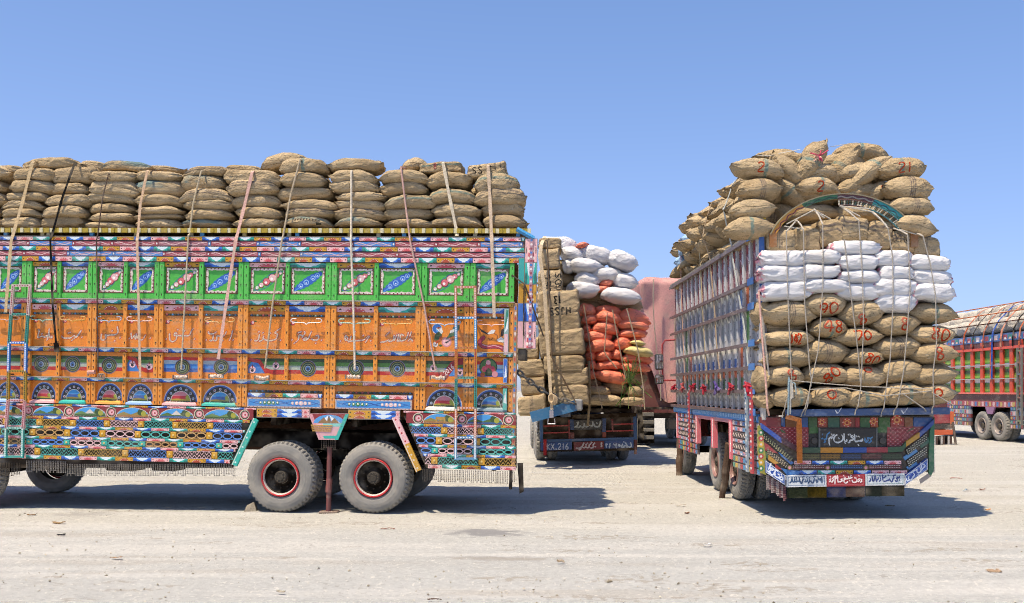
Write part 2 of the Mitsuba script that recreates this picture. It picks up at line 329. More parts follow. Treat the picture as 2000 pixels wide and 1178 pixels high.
# ---------------------------------------------------------------- sacks, bales, straps
STYLES = {  # thickness profile p, q; end thickness; cross-section roundness; depth taper; noise; wrinkles
    'plump': (2.3, 0.62, 0.03, 2.2, 0.35, 0.022, 0.018),
    'soft': (3.9, 0.48, 0.16, 3.2, 0.18, 0.026, 0.022),
    'brick': (7.5, 0.42, 0.36, 5.2, 0.06, 0.020, 0.018),
    'pillow': (3.0, 0.55, 0.05, 2.5, 0.22, 0.024, 0.024),
    'bale': (36.0, 0.40, 0.80, 14.0, 0.01, 0.016, 0.016),
    'white': (8.0, 0.45, 0.24, 3.5, 0.08, 0.020, 0.026)}
SACKNO = [0]
def sack_shape(L, Hh, D, style, seed, bend=0.0, na=30, nb=26, droop=0.0):
    p, q, e, cs, tap, am, wr = STYLES[style]
    rs = np.random.RandomState(seed); p *= rs.uniform(.8, 1.35); cs *= rs.uniform(.88, 1.25)
    s = np.linspace(-1, 1, na); a = np.sign(s) * (1 - (1 - np.abs(s)) ** 1.35)
    th = np.linspace(0, 2 * np.pi, nb + 1) + np.pi                             # the seam lies at the back
    A, TH = np.meshgrid(a, th, indexing='ij')
    prof = np.maximum((1 - np.abs(A) ** p).clip(0) ** q, e * (1 if style != 'plump' else 1.0))
    skew = 1 + 0.10 * rs.uniform(-1, 1) * A
    c, sn = np.cos(TH), np.sin(TH)
    rad = (np.abs(c) ** cs + np.abs(sn) ** cs) ** (-1 / cs)
    sq = lambda u: u * rad
    y = D / 2 * sq(c) * -1 * (1 - tap * np.abs(A) ** 3) * (0.55 + 0.45 * prof)
    z = Hh / 2 * sq(sn) * prof * skew
    z = np.where(z < 0, z * 0.92, z)
    x = L / 2 * A
    P = np.stack([x, y, z], -1)
    off = rs.uniform(-50, 50, 3)
    n = np.stack([0 * x, -c * -1 * -1, sn], -1); n = np.stack([0.25 * A ** 5, np.sign(y) * np.abs(c), sn], -1)
    n /= np.linalg.norm(n, axis=-1, keepdims=True) + 1e-9
    lump = meshkit.fbm(P * 5.0 + off, 3, seed=seed % 97) - 0.5
    fold = np.abs(meshkit.noise(np.stack([P[..., 0] * 7, P[..., 1] * 9, P[..., 2] * 24], -1) + off, 5) - 0.5) * 2
    ends = np.abs(A) ** 3
    gather = np.sin(TH * rs.randint(7, 11) + 3 * rs.rand() + 2.5 * A) * ends * (np.abs(A) < 0.985)
    k = min(1.0, Hh / 0.16)
    P = P + n * ((lump * 2 * am + (fold - 0.5) * wr * (0.35 + ends) + gather * wr * 0.75) * k)[..., None]
    P[..., 2] += bend * (A ** 2 - 0.33) + droop * A
    q_ = P[..., 0] * 5 + off[0]; cr = np.abs(meshkit.noise(np.stack([q_, P[..., 1] * 2, P[..., 2] * 13 + q_ * .6], -1), 3) - 0.5) * 2
    P = P - n * (np.clip(.22 - cr, 0, 1) * (.035 if style != 'bale' else .02) * k * (np.abs(A) < .97))[..., None]                # sharp creases
    # lopsided ends: the seam of an end hangs or turns up, and is ragged
    for sg in (-1, 1):
        m = ((sg * A).clip(0) ** 6)
        P[..., 2] += m * rs.uniform(-0.22, 0.14) * Hh
        P[..., 0] += m * sg * rs.uniform(-0.01, 0.03) * (1 + 0.5 * np.sin(3 * TH + rs.rand() * 6))
        if style != 'bale':                                                     # dog-eared corners
            m = ((sg * A).clip(0) ** 14) * np.abs(c) ** 5 * (np.sign(y) < 0)
            P[..., 0] += m * sg * rs.uniform(.0, .055); P[..., 2] += m * rs.uniform(-.03, .05)
    i, j = np.meshgrid(np.arange(na - 1), np.arange(nb), indexing='ij')
    w = nb + 1
    f = np.stack([i * w + j, i * w + j + 1, (i + 1) * w + j + 1, (i + 1) * w + j], -1).reshape(-1, 4)
    V = P.reshape(-1, 3)
    caps = []
    for r0 in (0, (na - 1) * w):
        V = np.vstack([V, V[r0:r0 + nb].mean(0)])
        k_ = np.arange(nb); caps.append(np.column_stack([r0 + k_, r0 + k_ + 1, np.full(nb, len(V) - 1)]))
    f = np.vstack([f[:, [0, 1, 2]], f[:, [0, 2, 3]], *caps])
    U = np.concatenate([(A / 2 + 0.5).ravel(), [0, 1]]); W = np.concatenate([((TH - np.pi) / (2 * np.pi)).ravel(), [0.5, 0.5]])
    return V, f, U, W
LOADS = {}                                     # load name -> list of (vertices, faces), for ropes that lie on the sacks
def sack(name, label, cat, group, centre, size, style='soft', typ=0, tilt=0.0, yaw=0.0, pitch=0.0, bsdf='jute', seed=0, load=None, bend=0.0, marks=None, M=None, na=30, nb=26, upright=False):
    L, Hh, D = size
    V, f, U, W = sack_shape(L, Hh, D, style, seed, bend, na, nb)
    R = rotz(yaw) @ roty(-tilt) @ rotx(pitch)
    V = V @ R.T + np.asarray(centre, float)
    if M is not None: V = V @ M[0].T + M[1]
    SACKNO[0] += 1
    uv = np.column_stack([SACKNO[0] + 0.05 + 0.9 * U, typ + 0.05 + 0.9 * W])
    key = thing(name, label, cat, group)
    put(key, V, f, uv, bsdf, True)
    if load: LOADS.setdefault(load, []).append((V, f))
    for mk in marks or []:
        strokes, w, col = mk[:3]
        mb = decal(trimesh.Trimesh(V, f, process=False), [np.asarray(s, float) for s in strokes], w, col, np.asarray(centre, float), R, M)
        part(key, 'painted_mark', mb, 'matte', stuff=len(strokes) > 6)
    return key
def decal(mesh, strokes, w, col, centre, R, M):
    """ribbons of paint that lie on the front of a sack; strokes in the plane of the sack's length and height"""
    mb = MB(); ray = trimesh.ray.ray_triangle.RayMeshIntersector(mesh) if not hasattr(mesh, 'ray') else mesh.ray
    A, B = (M if M is not None else (np.eye(3), np.zeros(3)))
    front = A @ (R @ np.array([0, -1.0, 0]))
    for st in strokes:
        q = curve(st, 4)
        seg = np.concatenate([[0], np.cumsum(np.linalg.norm(np.diff(q, axis=0), axis=1))])
        t = np.linspace(0, seg[-1], max(3, int(seg[-1] / 0.018)))
        q = np.column_stack([np.interp(t, seg, q[:, 0]), np.interp(t, seg, q[:, 1])])
        d = np.gradient(q, axis=0); d /= np.linalg.norm(d, axis=1, keepdims=True) + 1e-9
        nrm = np.column_stack([-d[:, 1], d[:, 0]])
        ww = w / 2 * (0.75 + 0.5 * np.abs(np.sin(np.arange(len(q)) * 0.9 + 1)))
        rows = []
        for s in (-1, 0, 1):
            e = q + nrm * (s * ww)[:, None]
            o = (np.column_stack([e[:, 0], np.full(len(e), -1.2), e[:, 1]]) @ R.T + centre) @ A.T + B
            hit, ri, _ = mesh.ray.intersects_location(o, np.tile(-front, (len(o), 1)), multiple_hits=False)
            h = np.full((len(e), 3), np.nan); h[ri] = hit + front * 0.004
            rows.append(h)
        G = np.stack(rows, 1)
        for a in range(len(q) - 1):
            for b in (0, 1):
                quad = np.array([G[a, b], G[a + 1, b], G[a + 1, b + 1], G[a, b + 1]])
                if np.isfinite(quad).all() and np.ptp(quad @ front) < 0.12:
                    mb.add(quad, [[0, 1, 2, 3]], col)
    return mb
def drape(load, pts, toward, gap=0.012, step=0.05, taut=True):
    """A rope or strap through pts that lies on a load: each point is moved along 'toward' (pointing at the load) until it touches, then pulled taut."""
    pts = np.asarray(pts, float); toward = np.asarray(toward, float); toward /= np.linalg.norm(toward)
    vs, fs, o = [], [], 0
    for v, f in LOADS.get(load, []):
        vs.append(v); fs.append(f + o); o += len(v)
    mesh = CACHE.setdefault((load, o), trimesh.Trimesh(np.vstack(vs), np.vstack(fs), process=False))
    seg = np.concatenate([[0], np.cumsum(np.linalg.norm(np.diff(pts, axis=0), axis=1))])
    t = np.linspace(0, seg[-1], max(4, int(seg[-1] / step)))
    q = np.column_stack([np.interp(t, seg, pts[:, k]) for k in range(3)])
    o = q - toward * 3
    hit, ri, _ = mesh.ray.intersects_location(o, np.tile(toward, (len(o), 1)), multiple_hits=False)
    d = np.full(len(q), 3.0); d[ri] = np.minimum(3.0, ((hit - o[ri]) @ toward) - gap)
    if taut:                                                                # lower hull of the distances: a taut rope
        idx = [0]
        for k in range(1, len(t)):
            while len(idx) > 1 and (d[idx[-1]] - d[idx[-2]]) * (t[k] - t[idx[-2]]) >= (d[k] - d[idx[-2]]) * (t[idx[-1]] - t[idx[-2]]):
                idx.pop()
            idx.append(k)
        d = 0.8 * np.interp(t, t[idx], d[idx]) + 0.2 * np.minimum(d, np.interp(t, t[idx], d[idx]) + 0.05)
    return o + toward * d[:, None]
CACHE = {}
def ribbon(mb, pts, w, side, c, th=0.004):
    """a flat strap along pts; side: its width direction"""
    p = np.asarray(pts, float); n = len(p)
    t = np.gradient(p, axis=0); t /= np.linalg.norm(t, axis=1, keepdims=True) + 1e-9
    s = np.asarray(side, float) - t * (t @ np.asarray(side, float))[:, None]; s /= np.linalg.norm(s, axis=1, keepdims=True)
    wob = 1 + 0.12 * np.sin(np.arange(n) * 0.7)
    up = np.cross(s, t) * th / 2
    v = np.stack([p - s * (w / 2 * wob)[:, None] - up, p + s * (w / 2 * wob)[:, None] - up, p + s * (w / 2 * wob)[:, None] + up, p - s * (w / 2 * wob)[:, None] + up], 1).reshape(-1, 3)
    i, j = np.meshgrid(np.arange(n - 1), np.arange(4), indexing='ij')
    return mb.add(v, np.stack([i * 4 + j, i * 4 + (j + 1) % 4, (i + 1) * 4 + (j + 1) % 4, (i + 1) * 4 + j], -1).reshape(-1, 4), c)
# ---------------------------------------------------------------- wheels and painted trim shared by the trucks
BLUE, TEAL, PINK, YEL, MAR, WHITE, BLACK, ORANGE, GREEN = '#2d70cf', '#25aa9c', '#e3b0b2', '#c4911c', '#8a2332', '#dcdcd8', '#17171a', '#cf7722', '#46ad42'
def wheel(parent, at_, R=0.53, W=0.27, side=-1, ring='#b3222c', dual=True, M=None, lugs=46, n=138, rot=0.0, dish='#26221e'):
    """a truck wheel whose outer face looks to side * y; at_ = centre of the outer face"""
    x, y, z = at_
    key = newkey(parent + '__wheel')
    A = (0, -side, 0)
    def tyre(off):
        prof = [(0.075, 0.285), (0.02, 0.30), (0.0, 0.335), (-0.012, 0.385), (-0.013, 0.392), (-0.010, 0.396), (-0.012, 0.40), (-0.008, 0.435), (0.004, 0.475), (0.018, 0.493), (0.030, 0.510), (0.045, 0.520), (0.070, 0.527), (W / 2 - 0.012, 0.530), (W / 2, 0.522), (W / 2 + 0.012, 0.530),
                (W - 0.07, 0.527), (W - 0.045, 0.52), (W - 0.03, 0.505), (W - 0.0, 0.44), (W, 0.36), (W - 0.06, 0.285)]
        prof = [(a + off, r * R / 0.53) for a, r in prof]
        v, f = LATHE(prof, n)
        k = np.arange(n)
        low = (k // (n // lugs)) % 3 == 0 if n // lugs != 3 else (k % 3 == 0)
        v = v.reshape(len(prof), n, 3)
        for r in (10, 11, 12, 16, 17):
            v[r, low, :2] *= 0.935
        for r in (15, 16, 17):
            v[r, np.roll(low, 1), :2] *= 0.95
        return v.reshape(-1, 3), f
    z_ = np.array([0, -side, 0.0]); x_ = np.array([1.0, 0, 0]); y_ = np.cross(z_, x_)
    def place(v): return v[:, :1] * x_ + v[:, 1:2] * y_ + v[:, 2:] * z_ + np.array([x, y, z])
    # LATHE has its axis in the third coordinate
    for d in ((0, 1) if dual else (0,)):
        mb = MB(); v, f = tyre(d * (W + 0.05)); mb.add(place(v), f, '#7b7a76'); 
        part(key, 'tyre', mb, 'tyre_rubber', M)
    s = R / 0.53
    mb = MB()
    mb.lathe([(0.012, 0.262 * s), (-0.004, 0.270 * s), (-0.006, 0.280 * s), (0.004, 0.288 * s), (0.02, 0.290 * s)], ring, A, (x, y, z), 56)
    mb.lathe([(0.012, 0.262 * s), (0.02, 0.252 * s), (0.05, 0.245 * s)], '#b9b2aa' if ring == '#b3222c' else ring, A, (x, y, z), 56)
    part(key, 'rim', mb, 'paint', M)
    mb = MB()
    mb.lathe([(0.05, 0.245 * s), (0.12, 0.235 * s), (0.14, 0.20 * s), (0.145, 0.15 * s), (0.12, 0.13 * s), (0.10, 0.10 * s)], dish, A, (x, y, z), 40)
    for k in range(10):
        a = k * 2 * math.pi / 10 + rot
        mb.lathe([(0.095, 0.0), (0.095, 0.013), (0.15, 0.015)], '#3b3530', A, (x + 0.168 * math.cos(a), y, z + 0.168 * math.sin(a)), 6)
    part(key, 'disc', mb, 'matte', M)
    mb = MB()
    mb.lathe([(0.10, 0.10), (0.03, 0.092), (0.022, 0.082), (0.024, 0.05), (0.012, 0.046), (0.012, 0.0)], '#4a4640', A, (x, y, z), 24)
    for k in range(8):
        a = k * math.pi / 4 + rot
        mb.lathe([(0.012, 0.0), (0.012, 0.008), (0.026, 0.009)], '#5b554c', A, (x + 0.068 * math.cos(a), y, z + 0.068 * math.sin(a)), 6)
    part(key, 'hub', mb, 'matte', M)
    return key
def half_disc(x, z, rx, rz, n=10):
    a = np.linspace(0, np.pi, n)
    return Polygon(np.column_stack([x + rx * np.cos(a), z + rz * np.sin(a)]))
def motif(mb, kind, x0, x1, z0, z1, y):
    """one painted tile of the trim: blue/teal = a white fall between dark leaves, pink/yellow = a dotted fan"""
    w, h = x1 - x0, z1 - z0
    base = {'b': BLUE, 't': TEAL, 'p': PINK, 'y': YEL}[kind]
    mb.flat(sbox(x0, z0, x1, z1), y, base)
    if kind in 'bt':
        mb.flat(Polygon([(x0 + .14 * w, z1), (x0 + .86 * w, z1), (x0 + .72 * w, z0 + .45 * h), (x0 + .62 * w, z0 + .06 * h), (x0 + .38 * w, z0 + .06 * h), (x0 + .28 * w, z0 + .45 * h)]), y - .0015, '#d2e0e6')
        dk = '#123a86' if kind == 'b' else '#0b6a63'
        mb.flat(half_disc(x0 + .10 * w, z0, .13 * w, .55 * h), y - .003, dk); mb.flat(half_disc(x0 + .90 * w, z0, .13 * w, .55 * h), y - .003, dk)
        mb.flat(half_disc(x0 + .30 * w, z0, .12 * w, .40 * h), y - .003, base); mb.flat(half_disc(x0 + .70 * w, z0, .12 * w, .40 * h), y - .003, base)
    else:
        mb.flat(half_disc(x0 + .5 * w, z0, .27 * w, .80 * h), y - .0015, '#c24a55' if kind == 'p' else '#a5401c')
        for a in np.linspace(.25, np.pi - .25, 6):
            mb.disc(x0 + .5 * w + .22 * w * math.cos(a), z0 + .66 * h * math.sin(a), .022 * w + .1 * h * .4, y - .003, '#eadfd2', .075 * h, 6)
        for q in (.09, .91):
            mb.disc(x0 + q * w, z0 + .5 * h, .035 * w, y - .003, '#26351f', .16 * h, 6)
def tile_strip(mb, x0, x1, z0, z1, y, kinds, wt, depth=0.012, off=0.0, edge='#5c5148'):
    """a painted board: the board itself and its row of tiles"""
    mb.box(x0, x1, y, y + depth, z0, z1, edge)
    x, k, e = x0 - off, 0, 0.05 * (z1 - z0)
    while x < x1 - 1e-4:
        a, b = max(x, x0) + .004, min(x + wt, x1) - .004
        if b - a > 0.02: motif(mb, kinds[k % len(kinds)], a, b, z0 + e, z1 - e, y - .0015)
        x += wt; k += 1
def scroll_strip(mb, x0, x1, z0, z1, y, seed, seg=0.72, depth=0.012):
    rs = random.Random(seed)
    mb.box(x0, x1, y, y + depth, z0, z1, '#4c3034')
    x, h = x0, z1 - z0
    while x < x1 - .02:
        a, b = x + .05, min(x + seg * rs.uniform(.85, 1.15), x1)
        mb.flat(sbox(x, z0 + .1 * h, min(x + .045, x1), z1 - .1 * h), y - .0015, MAR if rs.random() < .5 else '#2e5f9e')
        mb.disc(x + .022, (z0 + z1) / 2, .012, y - .003, WHITE, .22 * h, 6)
        if b - a > .05:
            mb.flat(sbox(a, z0 + .12 * h, b, z1 - .12 * h), y - .0015, rs.choice(['#96404c', '#96404c', '#8a5562', '#3f80c6', '#3f80c6']))
            t = np.linspace(a + .02, b - .02, max(8, int((b - a) / .025)))
            for ph, cc in ((0, '#d8b9b6'), (1.9, '#b9858a')):
                mb.line(np.column_stack([t, (z0 + z1) / 2 + .24 * h * np.sin((t - a) * 20 + ph)]), .011, y - .003, cc)
        x = b
def lattice(mb, x0, x1, z0, z1, y, c, kind):
    """cut-out sheet metal over a dark recess"""
    h = z1 - z0; c = '#' + ''.join('%02x' % int(v + (255 - v) * .22) for v in rgb(c)); n = max(1, int(round((x1 - x0) / (h * (1.35 if kind == 0 else .7))))); w = (x1 - x0) / n
    mb.box(x0, x1, y - .004, y + .006, z1 - .006, z1, c); mb.box(x0, x1, y - .004, y + .006, z0, z0 + .006, c)
    for k in range(n):
        m = x0 + (k + .5) * w
        if kind == 0:
            e = Polygon([(m + .5 * w * math.cos(a), (z0 + z1) / 2 + .44 * h * math.sin(a)) for a in np.linspace(0, 2 * np.pi, 14)[:-1]])
            i = Polygon([(m + (.5 * w - .014) * math.cos(a), (z0 + z1) / 2 + (.44 * h - .014) * math.sin(a)) for a in np.linspace(0, 2 * np.pi, 14)[:-1]])
            mb.flat(e.difference(i), y, c)
        else:
            q, t = .0065, z0 + (z1 - z0) / 2
            for za, zb in ((z0, t), (t, z1)):
                mb.flat(Polygon([(m - w / 2, za + q), (m - w / 2, za - q), (m, zb - q), (m, zb + q)]), y, c)
                mb.flat(Polygon([(m, zb + q), (m, zb - q), (m + w / 2, za - q), (m + w / 2, za + q)]), y, c)
def fringe(mb, x0, x1, z1, drop, y, c, seed, pitch=0.027):
    """rows of short chains"""
    rs = random.Random(seed); x = x0
    while x < x1:
        d = drop * rs.uniform(.8, 1.08)
        k, z = 0, z1
        while z > z1 - d:
            mb.box(x - .004, x + .004, y - .004, y + .004, z - .022, z, c); z -= .027; k += 1
        mb.box(x - .006, x + .006, y - .006, y + .006, z - .018, z, c)
        x += pitch * rs.uniform(.85, 1.15)
# ---------------------------------------------------------------- the orange and green painted truck, seen from its side
ex = np.array([math.cos(math.radians(5)), -math.sin(math.radians(5)), -0.0167]); ex /= np.linalg.norm(ex)
ez = np.array([0.0167, 0, 1.0]); ez -= ex * (ez @ ex); ez /= np.linalg.norm(ez)
RA = np.column_stack([ex, np.cross(ez, ex), ez]); OA = np.array([0, 13.5, 0.0]); MA = (RA, OA)
def LA(px, py, y=0.0):
    """the place of a point of the photograph on the truck's side, in the truck's own metres (x towards its rear, z up)"""
    d = np.array([(px - CX) / F, 1.0, -(py - CY) / F]) @ RA
    o = (np.array([0, 0, H]) - OA) @ RA
    q = o + d * (y - o[1]) / d[1]
    return q[0], q[2]
def xa(px, py=560): return LA(px, py)[0]
def za(py, px=740): return LA(px, py)[1]
def zb(py): return LA(930, py)[1]
TA = thing('cargo_truck', 'long painted truck seen from the side, orange and green panels, loaded with brown sacks', 'truck', 'painted cargo trucks')
PA = lambda name, mb, bsdf='paint', parent=TA, **k: part(parent, name, mb, bsdf, MA, **k)
LEFT, REAR = -9.0, xa(1011)
YR, YP, YB = -0.036, 0.0, 0.046                                           # rails, pillars, panel boards
# rough body: floor, inner wall, far wall, chassis
m = MB(); m.box(LEFT, REAR - .24, .075, 2.42, 1.36, 1.46, '#3a2f27'); PA('floor', m, 'matte')
m = MB(); m.box(LEFT, REAR, .06, .085, 1.40, za(514), '#5a3a22'); PA('inner_wall', m, 'matte')
m = MB(); m.box(LEFT, REAR - .26, 2.40, 2.45, 0.70, za(464), '#7a4a2a'); PA('far_side_wall', m)
m = MB(); m.add([[REAR - e - f, y, z] for z in (1.46, za(470)) for y, e in ((.09, .02), (2.4, .25)) for f in (0, .04)], [[0, 2, 6, 4], [1, 5, 7, 3], [0, 1, 3, 2], [4, 6, 7, 5], [0, 4, 5, 1], [2, 3, 7, 6]], '#6a4a35'); PA('tail_wall', m)
m = MB(); m.box(LEFT, LEFT + .05, .09, 2.40, 1.46, za(470), '#6a4a35'); PA('front_wall', m)
for y in (.75, 1.60):
    m = MB(); m.box(LEFT - 1.5, REAR - .3, y, y + .09, .86, 1.12, '#241f1c'); PA('chassis_beam', m, 'matte')
for x in np.arange(LEFT + .4, REAR - .3, .62):
    m = MB(); m.box(x, x + .08, .1, 2.38, 1.24, 1.355, '#2c241e'); PA('cross_beam', m, 'matte')
m = MB(); m.box(-6.3, -5.2, .28, .72, .62, 1.1, '#3d332b', .05); PA('fuel_tank', m)
m = MB(); m.box(-4.95, -4.4, .25, .7, .66, 1.02, '#2a2623', .04); PA('battery_box', m)
# ---- top boards
zt = [za(v) for v in (463.5, 471.3, 483, 492, 503.3, 513.5)]
x0, x1 = LEFT, xa(1024)
kinds = 'btyp'
for k in range(5):
    m = MB()
    if k % 2 == 0: tile_strip(m, x0, x1, zt[k + 1] + .003, zt[k] - .002, -.012, {0: 'bpty', 2: 'pbty', 4: 'bpty'}[k], .268, off=.11 * k)
    else: scroll_strip(m, x0, x1, zt[k + 1] + .003, zt[k] - .002, -.004, 40 + k)
    PA('top_board', m)
m = MB(); m.box(x0, x1, -.02, .06, zt[0], zt[0] + .006, '#8d857c'); PA('top_edge', m)
# ---- roof planks carrying the sacks, on short posts
m = MB()
zl0, zl1 = za(455.5), za(446.5)
for k, x in enumerate(np.arange(LEFT, xa(1030), .052)):
    m.box(x, x + .05, -.015 - .012 * (k % 2), .0, zl0, zl1, '#a08a1f' if k % 3 else '#c9c3a0')
PA('ribbed_edge_strip', m)
for k in range(9):
    m = MB(); m.box(LEFT, xa(1030) - .027 * k, .005 + k * .27, .005 + k * .27 + .25, zl0 + .01, zl1 - .01, '#6b5a3c'); PA('load_plank', m, 'matte')
for k, px in enumerate([-60, 8, 80, 92, 176, 263, 370, 392, 475, 562, 578, 681, 737, 787, 890, 926, 1010]):
    m = MB(); m.box(xa(px) - .03, xa(px) + .03, .01, .06, zt[0] + .016, zl0 + .01, ['#8c8467', '#2d74a6', '#93824a'][k % 3]); PA('load_post', m)
m = MB(); m.box(LEFT, REAR - .25, .25, 2.38, zt[0] - .12, zt[0] - .06, '#2f261e'); PA('load_deck', m, 'matte')
# ---- pillars and bays
PIL = [(-83, -62), (-17, -9), (42, 61.3), (111.3, 118.4), (171.7, 189), (241.4, 248.5), (301.5, 319.8), (388.7, 397), (465.5, 485.5), (557.6, 564.7), (636, 657.5), (731, 739), (812.6, 834), (907, 928.4), (995.5, 1004)]
def pillar(x0, x1, z0, z1, c, nails):
    m = MB(); ws = [(x0, x1)] if x1 - x0 < .1 else [(x0, (x0 + x1) / 2 - .004), ((x0 + x1) / 2 + .004, x1)]
    for a, b in ws:
        m.box(a, b, YP, YB + .03, z0, z1, c, .004)
        for t in nails:
            z = z0 + (z1 - z0) * t
            m.flat(Polygon([((a + b) / 2 - .010, z + .012), ((a + b) / 2 + .010, z + .014), ((a + b) / 2 + .006, z - .024), ((a + b) / 2 + .001, z - .030)]), YP - .0015, '#2a2016')
    return m
zg0, zg1 = za(588), za(513.5)
zo = [za(589.7), za(598), za(610), za(687)]
zm = [zb(690), zb(697.5), zb(748.7)]
zc = [zb(750.5), zb(757.5), zb(803)]
LVL = [('green', zg0, zg1, GREEN), ('orange', zo[3], zo[1], ORANGE), ('orange', zm[2], zm[1], ORANGE), ('orange', zc[2], zc[1], ORANGE)]
for k, (a, b) in enumerate(PIL):
    xa0, xa1 = xa(a), xa(b)
    for lv, (nm, z0, z1, c) in enumerate(LVL):
        if lv == 3 and 470 < a < 800 and k not in (10,): continue
        c2 = ['#48b244', '#d8892c', '#d8892c', '#d8892c'][lv]
        PA(nm + '_pillar', pillar(xa0, xa1, z0, z1, c2, (.13, .4, .65, .88)))
def frame_panel(x0, x1, flower, seed):
    rs = random.Random(seed); m = MB()
    z0, z1 = za(575.5), za(523.7)
    m.box(x0, x1, YB, YB + .015, zg0, zg1, '#3fa83b')
    m.box(x0, x1, YB - .026, YB, zg0, za(577), '#46b041')                                        # sill board
    n = 14
    for k in range(n):                                                                            # scalloped edge of the sill
        m.disc(x0 + (k + .5) * (x1 - x0) / n, zg0 + .012, .3 * (x1 - x0) / n, YB - .0275, '#2c8a2a', .012, 6)
    motif(m, 'bpty'[seed % 4], x0, x1, za(522.5), zg1 - .004, YB - .016); m.box(x0, x1, YB - .0145, YB, za(522.5), zg1 - .004, '#4c4038')
    a, b = x0 + .022, x1 - .022
    out = [(a + (b - a) * t, z1) for t in np.linspace(0, 1, 9)]
    inner = []
    for p, q in (((a, z0), (b, z0)), ((b, z0), (b, z1)), ((b, z1), (a, z1)), ((a, z1), (a, z0))):
        nn = max(4, int(math.hypot(q[0] - p[0], q[1] - p[1]) / .05))
        for t in range(nn):
            u = t / nn; cx, cz = (a + b) / 2, (z0 + z1) / 2
            X_, Z_ = p[0] + (q[0] - p[0]) * u, p[1] + (q[1] - p[1]) * u
            d = .035 + .012 * (t % 2) + rs.uniform(-.004, .004)
            inner.append((X_ + np.clip(cx - X_, -d, d), Z_ + np.clip(cz - Z_, -d, d)))
    ring = Polygon([(a, z0), (b, z0), (b, z1), (a, z1)]).difference(Polygon(inner).buffer(0))
    m.prism(ring, YB - .014, YB, '#d2c6bb')
    m.flat(ring.difference(sbox(a + .012, z0 + .012, b - .012, z1 - .012)), YB - .0155, '#6d2430')
    for p, q in (((a, z0), (b, z0)), ((b, z0), (b, z1)), ((b, z1), (a, z1)), ((a, z1), (a, z0))):
        nn = max(3, int(math.hypot(q[0] - p[0], q[1] - p[1]) / .055))
        for t in range(nn):
            u = (t + .5) / nn
            X_, Z_ = p[0] + (q[0] - p[0]) * u, p[1] + (q[1] - p[1]) * u
            X_ += np.sign((a + b) / 2 - X_) * .019 if p[0] == q[0] else 0; Z_ += np.sign((z0 + z1) / 2 - Z_) * .019 if p[1] == q[1] else 0
            m.disc(X_, Z_, .011, YB - .017, rs.choice(['#7a2733', '#e6ddd2', '#4a2a20']), None, 6)
    cx, cz, w, h = (a + b) / 2, (z0 + z1) / 2, (b - a) / 2 - .05, (z1 - z0) / 2 - .05
    t = np.linspace(-1, 1, 12)
    if flower == 'p':
        for s in (-1, 1):
            m.line(np.column_stack([cx + w * t, cz + h * t * .95 + s * (1 - t ** 2) * h * .55 * 1.0]), .008, YB - .002, '#2457a8')
        for u, r, c in ((-.8, .2, '#c8d6c4'), (-.5, .27, '#d9b7b5'), (-.12, .40, '#c9636b'), (.3, .44, '#dcb0b0'), (.62, .27, '#c9737a'), (.88, .17, '#e3d3cf')):
            X_, Z_ = cx + w * u, cz + h * u * .9
            m.disc(X_, Z_, r * h, YB - .002 - .0008 * abs(u * 5), '#8a2f3a', None, 12); m.disc(X_ + .004, Z_ + .004, r * h * .85, YB - .0065, c, None, 12); m.disc(X_ - .006, Z_ - .01, r * h * .36, YB - .008, '#efe6e2', None, 8)
    else:
        pts = [(cx + w * u, cz + h * u * .92) for u in t]
        leaf = unary_union([Point(cx + w * u, cz + h * u * .9).buffer(h * (.16 + .30 * (1 - u * u)), quad_segs=3) for u in np.linspace(-.92, .85, 8)])
        m.flat(leaf, YB - .002, '#1d58b4')
        m.line([(cx - w, cz - h), (cx - .6 * w, cz - .62 * h)], .014, YB - .003, '#3f8fd8')
        for u in (-.55, -.15, .35, .68):
            X_, Z_ = cx + w * u, cz + h * u * .9
            r = h * (.30 - .1 * abs(u))
            m.disc(X_, Z_, r, YB - .004, '#8fb9e6', None, 12); m.disc(X_, Z_, r * .72, YB - .0055, '#1f5fc0', None, 10); m.disc(X_, Z_ - .2 * r, r * .28, YB - .007, '#d4e3f4', None, 8)
    return m
TEXTS = {}
def tr(off, sc, *st):
    return [[(off[0] + x / sc, off[1] + y / sc) for x, y in s] for s in st]
o1, o2, o3 = (40, 600), (320, 600), (640, 600)
TEXTS[3] = tr(o1, 6.25, [(210, 370), (228, 290), (220, 275)], [(222, 372), (262, 355), (300, 368), (318, 345), (335, 392)], [(330, 392), (345, 310), (352, 265)], [(345, 300), (362, 372), (385, 355)], [(325, 400)], [(262, 325)], [(385, 372)])
TEXTS[4] = tr(o1, 6.25, [(500, 350), (515, 372), (560, 380), (620, 372), (655, 345)], [(655, 345), (690, 365), (740, 290)], [(625, 410), (690, 350), (738, 285)], [(590, 315)], [(610, 310)], [(750, 368)])
TEXTS[5] = tr(o1, 6.25, [(945, 375)], [(990, 330), (985, 390), (1020, 402), (1042, 375), (1035, 335)], [(1035, 345), (1080, 345), (1120, 338), (1160, 335), (1190, 310), (1182, 240)], [(1120, 290)], [(1215, 375)], [(1150, 410)])
TEXTS[6] = tr(o1, 6.25, [(1330, 380)], [(1585, 380)], [(1350, 320), (1362, 385), (1390, 345), (1405, 392)], [(1412, 325), (1425, 385)], [(1440, 315), (1445, 385), (1490, 398), (1525, 340)])
TEXTS[7] = tr(o2, 6.25, [(30, 390)], [(375, 390)], [(170, 275)], [(255, 290)], [(230, 412)], [(70, 325), (74, 400), (110, 422), (150, 395), (155, 345), (130, 348), (135, 312), (160, 320)], [(155, 345), (200, 348), (250, 350), (310, 345), (332, 300), (355, 265)])
